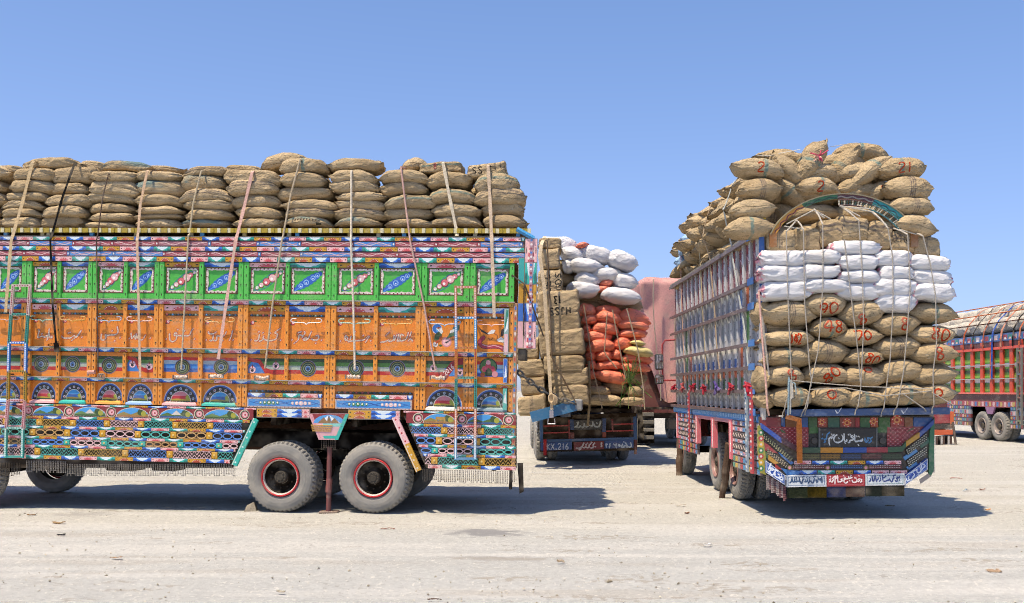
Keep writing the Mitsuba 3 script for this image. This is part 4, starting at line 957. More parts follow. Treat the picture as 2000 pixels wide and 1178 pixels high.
# fringes of little chains
for (u, v, py, dr_, sd, c) in ((-110, 40, 906, .17, 1, '#4c4640'), (52, 130, 902, .15, 2, '#8f8a84'), (132, 462, 909, .15, 3, '#8f8a82'), (826, 1008, 919, .15, 4, '#5c5650'), (628, 658, 861, .15, 5, '#57504a')):
    m = MB(); x = np.linspace(u, v, max(2, int((v - u) / 30)))
    for i in range(len(x) - 1):
        p, q = LA(x[i], py, -.01), LA(x[i + 1], py, -.01)
        fringe(m, p[0], q[0], zb(py) if u > 600 else LA(x[i], py - 3)[1], dr_, -.012, c, sd * 50 + i)
    PA('chain_fringe', m, 'matte', stuff=True)
m = MB()
for (u, v) in ((205, 262), (295, 342)):
    p, q = LA(u, 912, .1), LA(v, 921, .1); m.box(p[0], q[0], .1, .5, q[1], p[1], '#35302b', .02)
PA('under_box', m, 'matte')
# ---- ladders
def ladder(name, rungs, cols, xl, lean, wd):
    key = newkey(TA + '__' + name); y = -.095
    P = lambda px, py: LA(px, py, y)
    for k in range(len(rungs) - 1):
        c = cols[k % len(cols)]
        for sx in (0, 1):
            m = MB(); a = P(xl[k] + sx * wd, rungs[k]); b = P(xl[k + 1] + sx * wd, rungs[k + 1])
            m.add(*_bar((a[0], y, a[1] + .02), (b[0], y, b[1] - .02), .038), c[0])
            for t in np.arange(.06, .97, .075):
                m.disc(a[0] + (b[0] - a[0]) * t, a[1] + (b[1] - a[1]) * t, .011, y - .021, c[1], .016, 6)
            part(key, 'rail', m, 'paint', MA)
        m = MB(); a, b = P(xl[k], rungs[k]), P(xl[k] + wd, rungs[k]); m.add(*_bar((a[0] + .02, y + .001, a[1]), (b[0] - .02, y + .001, b[1]), .034), c[0])
        for t in np.linspace(.12, .88, 6): m.disc(a[0] + (b[0] - a[0]) * t, a[1] + (b[1] - a[1]) * t, .014, y - .018, c[1], .01, 6)
        part(key, 'rung', m, 'paint', MA)
    k = len(rungs) - 1
    m = MB(); a, b = P(xl[k], rungs[k]), P(xl[k] + wd, rungs[k]); m.add(*_bar((a[0] + .02, y + .001, a[1]), (b[0] - .02, y + .001, b[1]), .034), cols[(k - 1) % len(cols)][0]); part(key, 'rung', m, 'paint', MA)
    for k in (1, 3):
        for sx in (0, 1):
            m = MB(); a = P(xl[k] + sx * wd, rungs[k] + 6); m.box(a[0] - .012, a[0] + .012, y, .02, a[1] - .012, a[1] + .012, '#4a4038'); part(key, 'stay', m, 'paint', MA)
def _bar(a, b, w):
    v, f = TUBE([a, b], w / math.sqrt(2), 4); a, b = np.array(a), np.array(b)
    d = (b - a) / np.linalg.norm(b - a); s = np.cross(d, [0, 1, 0]); s /= np.linalg.norm(s); u = np.cross(s, d); o = []
    for e in (a, b):
        for i, j in ((-1, -1), (1, -1), (1, 1), (-1, 1)): o.append(e + s * i * w / 2 + u * j * w / 2)
    return np.array(o), np.array([[0, 1, 2, 3], [4, 7, 6, 5], [0, 4, 5, 1], [1, 5, 6, 2], [2, 6, 7, 3], [3, 7, 4, 0]])
RD, WH, TE = ('#b06a4c', '#e0c9bd'), ('#2f7fb5', '#d7e3ea'), ('#1f8f82', '#123f3a')
YE = ('#b57a1e', '#a02c28')
ladder('ladder', [561, 621, 679.5, 738, 797, 854.6, 896], [RD, WH, YE, TE, RD, ('#4f86ad', '#d7e3ea')], [890, 890.5, 891, 891, 890.5, 890, 890], 0, 38)
ladder('ladder', [558, 614, 669.5, 725, 782, 836, 892], [('#c9b4ae', '#8a4a4c'), TE, ('#2b6fc0', '#dfe6ee'), ('#a8851c', '#4a4426'), ('#cf9fa2', '#8a3a44'), ('#27968c', '#cfe0dc')], [26, 22, 18, 17, 16, 12, 11], 0, 33)
# ---- wheels, mudflap, prop
for kx, rot in ((546.5, .2), (728, .9)):
    X_, _ = LA(kx, 934, -.04)
    for off in np.arange(-.03, .03, .01): pass
    w0 = RA @ np.array([X_, -.04, 0]) + OA; zloc = .525 - w0[2]
    wheel(TA, (X_, -.04, zloc), .532, .26, -1, '#b3222c', True, MA, rot=rot); wheel(TA, (X_ + .0, 2.48, zloc), .532, .26, 1, '#b3222c', True, MA, lugs=46, rot=rot)
    m = MB(); m.tube([(X_, .15, zloc), (X_, 2.3, zloc)], .075, '#241f1b', 10); PA('axle', m, 'matte')
    m = MB(); m.lathe([(-.12, .05), (-.1, .2), (.1, .2), (.12, .05)], '#2a2420', (0, 1, 0), (X_, 1.25, zloc), 16); PA('differential', m, 'matte')
    for s in (.55, 1.75):
        m = MB()
        for q in range(6): m.box(X_ - .65 + .07 * q, X_ + .65 - .07 * q, s, s + .08, zloc + .12 - .022 * q, zloc + .138 - .022 * q, '#2c2723')
        PA('leaf_spring', m, 'matte')
X_ = LA(-62, 930, -.02)[0]; w0 = RA @ np.array([X_, -.02, 0]) + OA; zloc = .525 - w0[2]
wheel(TA, (X_, -.02, zloc), .532, .28, -1, '#b3222c', False, MA); wheel(TA, (X_, 2.46, zloc), .532, .28, 1, '#b3222c', False, MA)
m = MB(); m.tube([(X_, .15, zloc), (X_, 2.3, zloc)], .06, '#241f1b', 10); PA('axle', m, 'matte')
m = MB(); p0 = LA(1014, 905, .0); m.add(np.array([[p0[0] - .03, .03, p0[1]], [p0[0] + .05, .05, p0[1]], [p0[0] + .07, .05, p0[1] - .42], [p0[0] + .01, .03, p0[1] - .45], [p0[0] - .03, .05, p0[1]], [p0[0] + .05, .07, p0[1]], [p0[0] + .07, .07, p0[1] - .42], [p0[0] + .01, .05, p0[1] - .45]]), [[0, 1, 2, 3], [4, 5, 6, 7], [0, 1, 5, 4], [1, 2, 6, 5], [2, 3, 7, 6], [3, 0, 4, 7]], '#2b2724'); PA('mud_flap', m, 'matte')
m = MB(); m.box(xa(1000), xa(1006), .05, .09, zb(955), zb(915), '#3b3631'); PA('mud_flap_hanger', m, 'matte')
m = MB()
for y in (.2, 1.3): m.box(REAR - .36, REAR - .30, y, y + .9, .62, 1.3, '#1f1c1a')
PA('rear_mud_guard', m, 'matte')
# the cab, mostly outside the frame
m = MB(); m.box(LEFT - 2.0, LEFT - .08, .06, 2.38, .8, 2.75, '#a8432a', .06); CB = PA('cab', m)
for y0_, y1_ in ((.045, .058), (2.382, 2.395)):
    m = MB(); m.box(LEFT - 1.7, LEFT - .5, y0_, y1_, 1.85, 2.5, '#1c2228'); PA('window', m, parent=CB)
m = MB(); m.box(LEFT - 2.06, LEFT - 2.0, .1, 2.34, .55, .85, '#b98512', .02); PA('bumper', m)
# ---- jack prop standing under the truck, wheel chock
p = at(641.5, 1001, 0); gp = H * F / (1001 - CY); p = at(641.5, 1001, gp)
m = MB(); m.box(p[0] - .13, p[0] + .15, p[1] - .09, p[1] + .11, -.01, .022, '#6e5a50', .006); m.tube([(p[0], p[1], .02), (p[0] + .012, p[1] + .03, .98)], .038, '#6a3838', 12); m.tube([(p[0], p[1], .3), (p[0] + .01, p[1] + .02, .5)], .046, '#7a4440', 12)
single('prop_stand', m, 'rusty red steel prop between the two near wheels of the orange truck', 'prop')
c0 = at(489, 997, H * F / (997 - CY))
v = np.array([[-.10, -.08, 0], [.09, -.09, 0], [.12, .07, 0], [-.07, .09, 0], [-.05, -.05, .10], [.05, -.06, .145], [.07, .04, .13], [-.04, .05, .09]])
h = trimesh.convex.convex_hull(v); m = MB(); m.add(np.array(h.vertices) @ rotz(.3).T + [c0[0], c0[1], -.012], h.faces, '#9a9080')
single('wheel_chock', m, 'grey stone wedged against the left tyre of the orange truck', 'stone', 'matte')
# ---------------------------------------------------------------- sacks on the orange truck: columns of (left, right, top, bottom) in the photograph, bottom first
COLS = [
 [(-75, -3, 420, 446), (-78, -4, 398, 421), (-70, 0, 372, 399), (-76, -2, 345, 374), (-72, 4, 322, 348)],
 [(-2, 74, 421, 446), (-3, 75, 406, 423), (1, 76, 390, 408), (8, 92, 373, 392), (14, 96, 350, 375), (18, 99, 327, 352)],
 [(75, 160, 421, 446), (76, 162, 400, 424), (85, 166, 378, 402), (87, 166, 356, 380), (93, 180, 324, 358)],
 [(157, 257, 431, 448), (167, 256, 413, 432), (160, 260, 395, 417), (165, 256, 371, 396), (164, 259, 351, 382), (167, 256, 332, 353)],
 [(257, 348, 425, 447), (251, 351, 415, 428), (255, 353, 400, 418), (252, 351, 377, 402), (256, 351, 349, 384), (254, 351, 330, 353)],
 [(347, 446, 425, 446), (354, 453, 406, 429), (347, 448, 386, 409), (342, 448, 365, 395), (345, 438, 338, 374)],
 [(446, 547, 424, 446), (448, 550, 402, 428), (446, 547, 375, 407), (441, 540, 347, 381), (433, 541, 329, 360)],
 [(554, 648, 419, 444), (549, 651, 402, 426), (545, 651, 387, 410), (534, 647, 361, 391), (535, 636, 334, 365)],
 [(649, 741, 422, 443), (649, 749, 402, 429), (650, 749, 387, 410), (646, 745, 371, 392), (643, 737, 344, 378), (636, 733, 329, 358)],
 [(748, 843, 425, 445), (745, 844, 402, 429), (744, 849, 378, 407), (736, 834, 351, 381), (736, 832, 328, 356)],
 [(833, 939, 419, 444), (842, 941, 395, 424), (832, 932, 366, 398), (829, 926, 333, 366)],
 [(938, 1027, 418, 447), (935, 1024, 391, 423), (918, 1026, 362, 401), (922, 1014, 335, 376)]]
TYPES = {(1, 0): 0, (4, 4): 4, (5, 4): 4, (5, 3): 5, (5, 0): 4, (7, 0): 2, (8, 0): 4, (9, 2): 2, (10, 2): 2, (11, 3): 2, (11, 2): 5, (7, 1): 5, (4, 1): 5, (6, 3): 5, (8, 1): 5}
STY = {1: 'brick', 2: 'brick', 4: 'soft', 10: 'soft', 11: 'soft'}
NC = len(COLS)
for ci, col in enumerate(COLS):
    for li, (a, b, t, bt) in enumerate(col):
        rs = np.random.RandomState(100 * ci + li)
        yf = .045 + rs.uniform(-.04, .06)
        p, q = LA(a + rs.uniform(-5, 4), bt, yf), LA(b + rs.uniform(-4, 5), t, yf)
        L, Hh, D = (q[0] - p[0]) * .95, (q[1] - p[1]) * 1.08, .60 + rs.uniform(-.03, .05)
        c = ((p[0] + q[0]) / 2, yf + D / 2, (p[1] + q[1]) / 2)
        st = STY.get(ci, 'soft') if not (ci in (3, 6) and li > 2) else 'brick'
        r = NC - 1 - ci
        if ci == 0 or b < 4: 
            lab = f'brown jute sack cut by the left photo edge, orange truck, ' + ('bottom' if li == 0 else f'{ORD[li]} from bottom')
        else:
            cn = 'rightmost column' if r == 0 else f'{ORD[r]} column from right'
            deco = {1: 'brown jute sack with a teal band', 2: 'brown jute sack with green stripes', 4: 'faded blue-striped jute sack', 5: 'brown jute sack with thin dark lines'}.get(TYPES.get((ci, li), 0), 'plain brown jute sack')
            lv = 'bottom' if li == 0 else 'uppermost' if li == len(col) - 1 else f'{ORD[li]} from bottom'
            lab = f'{deco}, {lv}, {cn}, orange truck'
        mk = None
        if (ci, li) == (7, 0):
            mk = [([[(-.20 + .045 * i, .02 - .004 * abs(i - 4)), (-.185 + .045 * i, .045 - .004 * abs(i - 4))] for i in range(9)], .012, '#3a3530'), ([[(.12, -.03), (.2, -.035)]], .03, '#3a3a30')]
        sack('jute_sack', lab, 'sack', 'jute sacks stacked along the side of the orange truck', c, (L, Hh, D), st, TYPES.get((ci, li), 0), tilt=rs.uniform(-.045, .045), yaw=rs.uniform(-.10, .10), seed=100 * ci + li, load='A', M=MA, bend=rs.uniform(-.035, .006), marks=mk)
# loose sacks and bales on top: left, right, top, bottom, tilt, depth of the front, style, type, label
TOPS = [(40, 140, 307, 329, .06, .10, 'brick', 0, 'long flat jute sack lying on top of the load, left end of orange truck'),
        (-30, 32, 321, 340, .0, .25, 'brick', 0, 'jute sack on top of the load beside the left edge of the photo'),
        (118, 162, 316, 330, .05, .2, 'brick', 0, 'small jute bundle where the black strap crosses the top of the load'),
        (150, 201, 313, 336, -.06, .28, 'brick', 0, 'blocky jute sack on top, just right of the black strap'),
        (196, 288, 314, 334, -.07, .16, 'brick', 4, 'jute sack with blue marks on top, left of the cream strap'),
        (268, 350, 322, 337, -.03, .35, 'soft', 0, 'jute sack lying behind the cream strap on top of the load'),
        (354, 440, 322, 343, .08, .08, 'soft', 5, 'jute sack with a dark fold on top of the fourth column from the left strap'),
        (438, 505, 321, 336, -.03, .2, 'brick', 0, 'flat jute sack on top, left of the tall middle stack'),
        (503, 592, 297, 328, .17, .26, 'soft', 0, 'jute sack tilted up to the right, highest point of the orange truck load'),
        (540, 638, 307, 338, .02, .06, 'soft', 1, 'slumped jute sack with a dark stripe on top, right of the tilted sack'),
        (636, 742, 306, 334, .0, .08, 'soft', 0, 'long rounded jute sack topping the stack crossed by the white rope'),
        (780, 832, 306, 334, .1, .25, 'plump', 0, 'jute sack with a pointed tied neck sticking up on the load')]
for k, (a, b, t, bt, tl, yf, st, ty, lab) in enumerate(TOPS):
    p, q = LA(a, bt, yf), LA(b, t, yf); D = .55
    sack('jute_sack', lab, 'sack', None, ((p[0] + q[0]) / 2, yf + D / 2, (p[1] + q[1]) / 2), (q[0] - p[0], (q[1] - p[1]) * 1.12, D), st, ty, tilt=tl, seed=2000 + k, load='A', M=MA, bend=-.02)
p, q = LA(819, 337, .2), LA(901, 316, .2)
mk = [([[(x - .08, z + .02) for x, z in s] for s in letters('8', .06, .08)], .012, '#8a3038')]
sack('jute_bale', 'square-edged bale marked 8 on top of the second stack from the rear', 'bale', None, ((p[0] + q[0]) / 2, .45, (p[1] + q[1]) / 2), (q[0] - p[0], (q[1] - p[1]) * 1.15, .5), 'bale', 2, tilt=.05, seed=77, load='A', M=MA, marks=mk)
p, q = LA(914, 345, .15), LA(984, 320, .15)
mk = [([[(x - .13, z + .01) for x, z in s] for s in letters('SS', .065, .10, .4)] + [[(x + .10, z + .05) for x, z in s] for s in letters('H', .09, .10)] + [[(.22, .02), (.22, .09)]], .014, '#2a2624')]
sack('jute_bale', 'square-edged bale with black letters SS H on top of the rearmost stack', 'bale', None, ((p[0] + q[0]) / 2, .40, (p[1] + q[1]) / 2), (q[0] - p[0], (q[1] - p[1]) * 1.15, .5), 'bale', 0, tilt=.08, seed=78, load='A', M=MA, marks=mk)
sack('white_sack', 'white sack squeezed under the roof planks at the rear of the orange truck', 'sack', None, (LA(955, 459, .2)[0], .42, LA(955, 459)[1]), (.62, .085, .4), 'white', 0, bsdf='woven_plastic', seed=5, M=MA)
# the inner rows, hidden behind the front row: one heap
def heap(name, label, boxes, seed, M=None):
    V, Fc, U, o = [], [], [], 0
    for k, (c, size, st) in enumerate(boxes):
        v, f, u, w = sack_shape(*size, st, seed + k, 0, 12, 12)
        SACKNO[0] += 1
        v = v + np.asarray(c)
        if M is not None: v = v @ M[0].T + M[1]
        V.append(v); Fc.append(f + o); o += len(v); U.append(np.column_stack([SACKNO[0] + .05 + .9 * u, .05 + .9 * w]))
    k = newkey(name); put(k, np.vstack(V), np.vstack(Fc), np.vstack(U), 'jute', True)
    labels[k] = {'label': label, 'kind': 'stuff'}
rs = np.random.RandomState(3); bx = []
zt0 = za(446)
for x in np.arange(LEFT + .45, xa(985), .74):
    for y in (.98, 1.56, 2.08):
        for l in range(4): bx.append(((x + rs.uniform(-.02, .02), y, zt0 + .10 + l * .195), (.80, .23, .62), 'soft'))
heap('sack_pile', 'inner rows of jute sacks packed behind the front row on the orange truck', bx, 5000, MA)
# ---- straps and ropes over the load: points of the photograph from top to bottom; (kind, colour, width)
STR = [([(64, 315), (45, 392), (26, 470), (15, 611)], 'strap', '#c3ac86', .058, 'cream webbing strap at the left end over the orange truck load'),
       ([(146, 319), (122, 385), (102, 470), (107, 600), (114, 678)], 'strap', '#1f1f1f', .040, 'black strap over the load ending in a knotted loop'),
       ([(212, 340), (201, 383), (192, 470), (195, 728)], 'rope', '#5a4a42', .010, 'thin dark rope between the black strap and the cream strap'),
       ([(288, 332), (274, 400), (271, 470), (277, 738)], 'strap', '#c9ab8e', .045, 'cream strap hanging right of the thin dark rope'),
       ([(393, 334), (377, 400), (370, 460), (357, 722)], 'rope', '#bcae92', .014, 'pale rope between the cream strap and the pink strap'),
       ([(493, 334), (478, 400), (463, 470), (442, 610), (430, 702)], 'strap', '#d0a99c', .055, 'pinkish strap slanting down over the middle of the orange truck'),
       ([(586, 312), (568, 380), (553, 470), (534, 600), (520, 720)], 'rope', '#b6a68c', .015, 'tan rope just right of the pink strap'),
       ([(686, 334), (686, 400), (687, 470), (692, 600), (695, 722)], 'rope', '#d6cbb8', .017, 'white rope hanging straight down above the right near wheel'),
       ([(783, 326), (792, 400), (802, 470), (830, 600), (851, 722)], 'rope', '#c4a096', .014, 'pinkish cord slanting to the year ribbon'),
       ([(865, 317), (879, 390), (893, 457)], 'strap', '#cfc4ae', .052, 'white strap ending at the plank edge near the rear'),
       ([(953, 322), (957, 390), (961, 470), (966, 621)], 'strap', '#c9b39a', .055, 'beige strap end hanging loose at the rear of the orange truck')]
knots = {3: None, 4: (355, 737), 5: (425, 735), 6: (514, 738), 7: (691, 736), 8: (856, 738)}
fwd = RA @ np.array([0, 1.0, 0])
for k, (pts, kind, c, w, lab) in enumerate(STR):
    P3 = np.array([RA @ np.array([LA(*p)[0], 0, LA(*p)[1]]) + OA for p in pts])
    up = [i for i, p in enumerate(pts) if p[1] < 465]
    nsp = len(up)
    top = P3[:nsp].copy()
    low = RA @ np.array([LA(pts[nsp - 1][0], 461)[0] if nsp == len(pts) else LA(np.interp(461, [pts[nsp - 1][1], pts[nsp][1]], [pts[nsp - 1][0], pts[nsp][0]]), 461)[0], -.035, LA(700, 461)[1]]) + OA
    q = drape('A', np.vstack([top, low]), fwd, .012)
    q[-1] = low
    over = [q[0] + fwd * d + ez * h for d, h in ((2.2, -.1), (1.5, .05), (.8, .08), (.3, .05))]
    rest = [RA @ np.array([LA(*p)[0], -.052, LA(*p)[1]]) + OA for p in pts[nsp:]]
    line = np.vstack([over, q, *( [rest] if rest else [] )])
    m = MB()
    if kind == 'strap':
        if k == 5: line[-1] += RA @ np.array([0, -.02, 0])
        seg = np.concatenate([[0], np.cumsum(np.linalg.norm(np.diff(line, axis=0), axis=1))]); t = np.linspace(0, seg[-1], int(seg[-1] / .05))
        line = np.column_stack([np.interp(t, seg, line[:, i]) for i in range(3)])
        ribbon(m, line, w * .85, ex, c)
    else:
        m.tube(line, w, c, 6)
    key = single('tie_' + kind, m, lab, kind, 'matte', group='straps and ropes tied over the orange truck load')
    if k in knots and knots[k]:
        kn = MB(); X_, Z_ = LA(*knots[k]); rs = np.random.RandomState(k)
        for i in range(9):
            a = rs.uniform(0, 6.28); v, f = TUBE([(X_ - .085 + .02 * i, -.07 + .012 * math.sin(a), Z_ + .014 * math.cos(a)), (X_ - .055 + .02 * i, -.07 + .012 * math.cos(a), Z_ - .012 * math.sin(a))], .020 + .006 * rs.rand(), 7)
            kn.add(v, f, ['#d3bfae', '#c7b09c', '#dccfc2'][i % 3])
        kn.tube([(X_ - .11, -.055, Z_ + .03), (X_ - .11, -.055, Z_ - .035)], .012, '#6b6a68'); kn.tube([(X_ + .11, -.055, Z_ + .04), (X_ + .11, -.055, Z_ - .03)], .010, '#6b6a68')
        v, f, uv = kn.raw(); part(key, 'knot', kn, 'matte', MA)
    if k == 1:
        kn = MB(); X_, Z_ = LA(114, 675); t = np.linspace(0, 2 * np.pi, 14); kn.tube(np.column_stack([X_ - .07 + .06 * np.cos(t), -.06 + 0 * t, Z_ + .004 + .018 * np.sin(t)]), .007, '#1d1d1d')
        for i in range(6): kn.tube([(X_ + .01 * (i - 2), -.07, Z_ + .04), (X_ + .012 * (i - 1), -.06 - .01 * (i % 2), Z_ - .10)], .014, '#262220')
        part(key, 'knot', kn, 'matte', MA)
kn = MB(); X_, Z_ = LA(184, 728); 
kn.tube([(X_ - .06, -.07, Z_), (X_ + .05, -.07, Z_ + .01)], .032, '#cf9a8c', 10); kn.tube([(X_ - .07, -.06, Z_ + .03), (X_ - .07, -.06, Z_ - .05)], .010, '#8d857c'); t = np.linspace(0, 2 * np.pi, 14)
for i in range(3): kn.tube(np.column_stack([X_ + .12 + .03 * i + .03 * np.cos(t), -.06 - .008 * i + 0 * t, Z_ - .06 + .045 * np.sin(t)]), .008, '#8f877c')
single('rope_roll', kn, 'small pink rope roll hung on a hook below the thin dark rope', 'rope', 'matte', MA)
# ---------------------------------------------------------------- the pale painted truck seen from behind, on the right
RB = roty(math.radians(-0.8)); OB = np.array([3.62, 13.1, 0.0]); MBX = (RB, OB)          # x across, y towards its cab, z up; origin under the rear left corner
def LB(px, py, y=0.0):
    d = np.array([(px - CX) / F, 1.0, -(py - CY) / F]) @ RB; o = (np.array([0, 0, H]) - OB) @ RB
    q = o + d * (y - o[1]) / d[1]
    return q[0], q[2]
TB = thing('cargo_truck', 'pale painted truck seen from behind, heaped with jute sacks and white sacks', 'truck', 'painted cargo trucks')
PB = lambda name, mb, bsdf='paint', parent=TB, **k: part(parent, name, mb, bsdf, MBX, **k)
WB, LEN = 2.44, 7.0
zbm0, zbm1 = LB(1660, 811)[1], LB(1660, 796)[1]
ZF = zbm1
# ---- structure
m = MB(); m.box(.03, WB - .03, .02, LEN, ZF - .10, ZF - .01, '#3a3028'); PB('floor', m, 'matte')
m = MB(); m.box(WB - .06, WB, .0, LEN, .62, 4.0, '#8f8a86'); PB('right_wall', m)
m = MB(); m.box(.05, WB - .06, LEN - .06, LEN, 1.4, 4.1, '#8d7f74'); PB('front_wall', m)
m = MB(); m.box(.062, .09, .02, LEN, 1.45, 4.02, '#a29c98'); PB('left_wall', m)
for x in (.75, 1.60):
    m = MB(); m.box(x, x + .09, .15, LEN + 1.6, .86, 1.12, '#241f1c'); PB('chassis_beam', m, 'matte')
m = MB(); m.box(.50, WB - .1, LEN + .12, LEN + 1.9, .8, 2.75, '#7d2a24', .08); CBB = PB('cab', m)
m = MB(); m.box(.485, .499, LEN + .6, LEN + 1.6, 1.9, 2.5, '#1b2228'); PB('window', m, parent=CBB)
# mirrors on a bent red bar
m = MB(); b = np.array([.1, LEN + .75, 0])
pts = [(.5, LEN + .7, 2.05), (-.10, LEN + .7, 2.05), (-.12, LEN + .7, 2.1), (-.12, LEN + .7, 2.85), (-.06, LEN + .7, 2.95), (.5, LEN + .7, 2.98)]
m.tube(pts, .018, '#a32a30', 8); MR = PB('mirror_arm', m)
for z, h in ((2.47, .36), (2.08, .22)):
    m = MB(); m.box(-.30, -.10, LEN + .66, LEN + .72, z - h / 2, z + h / 2, '#191a1d', .03); PB('mirror', m, parent=MR)
    m = MB(); m.box(-.28, -.12, LEN + .652, LEN + .658, z - h / 2 + .03, z + h / 2 - .03, '#333333'); PB('mirror_glass', m, 'mirror_glass', parent=MR)
# ---- left side: posts, boards and rails (along y), outer face at x = 0
LV = [1.36, 1.51, 1.82, 2.165, 2.51, 3.04, 3.40, 4.05]                      # heights of the rails
def side_board(y0, y1, z0, z1, c, x=.04):
    m = MB(); m.box(x, x + .02, y0, y1, z0, z1, c); return m
rs = random.Random(12)
NB = 17; pitch = (LEN - .25) / NB
bandcol = {6: ['#84404c', '#7a4653'], 5: ['#6f7b8c', '#7d858f', '#66758a'], 4: ['#8b9097', '#969a9e', '#7f8891'], 3: ['#2f62ae', '#366cb8'], 2: ['#35602f', '#3f6a34'], 1: ['#94928c', '#9d9a94']}
accent = {(5, 1): '#b0582c', (4, 1): '#4a8a3a', (4, 2): '#28508f', (4, 11): '#2c5494', (4, 12): '#8a4a2a', (4, 13): '#4a7a3a', (3, 0): '#b8b6b2', (3, 1): '#b8b6b2', (3, 2): '#b3502a', (3, 12): '#b3502a', (3, 13): '#4f8a3a', (3, 14): '#a9b0b4', (5, 2): '#3f6fb0', (2, 0): '#b6b3ad', (2, 1): '#b6b3ad', (2, 15): '#b0aca6', (2, 16): '#a9a6a2', (3, 15): '#b0aca6', (3, 16): '#a9a6a2'}
for k in range(NB):
    y0 = .18 + k * pitch
    for b in range(1, 7):
        z0, z1 = LV[b] + .02, LV[b + 1] - .02
        c = accent.get((b, k)) or rs.choice(bandcol[b])
        m = side_board(y0 + .05, y0 + pitch - .05, z0, z1, c)
        if b == 6:
            m.box(.036, .041, y0 + .09, y0 + pitch - .09, z0 + .06, z1 - .06, '#6d2c3a')
            for q in range(4): m.tube([(.034, y0 + pitch / 2 + .06 * math.sin(q * 2.3), z0 + .1 + q * .12), (.034, y0 + pitch / 2 - .05 * math.cos(q * 1.7), z0 + .18 + q * .12)], .012, ['#c9a0a4', '#8c3446'][q % 2], 5)
        if b == 2 and (b, k) not in accent: m.box(.034, .041, y0 + .05, y0 + pitch - .05, z1 - .12, z1, '#b3502a')
        if b == 3 and (b, k) not in accent: m.box(.034, .041, y0 + .05, y0 + pitch - .05, z1 - .16, z1, '#d5d5d4')
        PB('side_panel', m)
    for b in range(1, 7):
        m = MB(); m.box(.0, .045, y0 - .05, y0 + .05, LV[b], LV[b + 1], '#b4b7ba', .006)
        for q in (.2, .5, .8): m.box(-.003, .0, y0 - .012, y0 + .012, LV[b] + q * (LV[b + 1] - LV[b]) - .02, LV[b] + q * (LV[b + 1] - LV[b]) + .015, '#3a2f28')
        PB('post', m)
for z in LV[1:]:
    m = MB(); m.box(-.075, .0, .10, LEN - .05, z - .02, z + .015, '#6b4a48'); m.box(-.08, -.074, .10, LEN - .05, z - .04, z + .015, '#5a4c50')
    m.box(-.084, -.074, .08, .40, z - .05, z + .05, '#2f72b8'); 
    PB('rail', m)
m = MB(); m.box(-.05, .03, .05, LEN, 4.03, 4.12, '#6f6a60', .01); PB('top_rail', m)
m = MB(); m.box(-.03, .03, .12, LEN - .1, LV[0], LV[1] - .03, '#3d83c6')
for k in range(60): m.add(*BOX(-.034, -.030, .16 + k * .113, .21 + k * .113, LV[0] + .03, LV[1] - .06), '#8fbbe2')
PB('blue_side_board', m)
# lower painted boards with wheel openings at y of the axles
AX = (2.35, 3.75, 7.05)
def openy(y, z): return any(abs(y - a) < .62 and z < 1.34 for a in AX)
rows = [(1.27, 1.355, 'n'), (1.18, 1.26, 't'), (1.08, 1.17, 'l'), (1.0, 1.07, 't'), (.90, .99, 'l'), (.81, .89, 't'), (.70, .80, 'q'), (.60, .69, 'q')]
for z0, z1, kd in rows:
    for (ya, yb) in ((.08, 1.66), (4.46, 6.38)):
        m = MB(); m.box(-.02, .03, ya, yb, z0, z1, '#6d5f62')
        n = int((yb - ya) / .15); w = (yb - ya) / n
        for k in range(n):
            c = {'t': ['#c98f96', '#6f9fc0', '#b98a94', '#5a9a90'], 'l': ['#34302f', '#4a3c40', '#2f4a4a'], 'n': ['#d0c3c0', '#8f4650', '#5a7fae'], 'q': ['#3f7fae', '#c4a24a', '#a8434c', '#4f8a74', '#8f8c88']}[kd][(k * (2 if kd == 'q' else 1) + int(z0 * 50)) % (5 if kd == 'q' else 3)]
            m.add(*BOX(-.026, -.02, ya + k * w + .012, ya + (k + 1) * w - .012, z0 + .012, z1 - .012), c)
            if kd in 'tn': m.add(*BOX(-.029, -.026, ya + k * w + .05, ya + (k + 1) * w - .05, z0 + .02, z1 - .03), ['#e2d3cf', '#a83c4a', '#3f6fae'][k % 3])
            if kd == 'l': m.tube([(-.030, ya + k * w + .01, z0 + .02), (-.030, ya + (k + .5) * w, z1 - .02), (-.030, ya + (k + 1) * w - .01, z0 + .02)], .006, '#b9a8a4', 4)
        PB('skirt_board', m)
for (ya, yb, col) in ((1.66, 1.80, '#e0707c'), (2.95, 3.12, '#dc6f7a'), (4.34, 4.46, '#d87480'), (6.38, 6.5, '#d87480')):
    m = MB(); top = 1.34
    m.box(-.05, .03, ya, yb, .72 if ya < 2 else .62 if ya < 2 else .82, top, col); m.box(-.055, -.05, ya + .02, ya + .05, .84, top - .02, '#e9dedd'); PB('wheel_arch_trim', m)
m = MB(); m.box(-.03, .03, 1.66, 4.46, 1.30, 1.36, '#c3808a'); PB('wheel_arch_trim', m)
# corner post at the rear left with a yellow cap, ladder-like strips
m = MB(); m.box(-.01, .05, -.03, .08, 1.4, 4.15, '#b3b0ad', .008); m.box(-.014, .054, -.034, .0, 2.9, 4.05, '#2458a0'); m.box(-.02, .08, -.05, .06, 4.15, 4.27, '#c9a41e', .01); PB('corner_post', m)
for y, c, w in ((.52, '#8fa0ae', .05), (.25, '#b33a44', .06), (4.9, '#b03a48', .05)):
    m = MB(); m.box(-.10, -.075, y - w, y + w, .62, 1.85 if y < 4 else 1.8, c)
    for k in range(15): m.add(*BOX(-.104, -.1, y - w * .6, y + w * .6, .68 + k * .078, .71 + k * .078), ['#dcd6d0', '#2f4a7a', '#d2cfcb'][k % 3])
    PB('painted_strip', m)
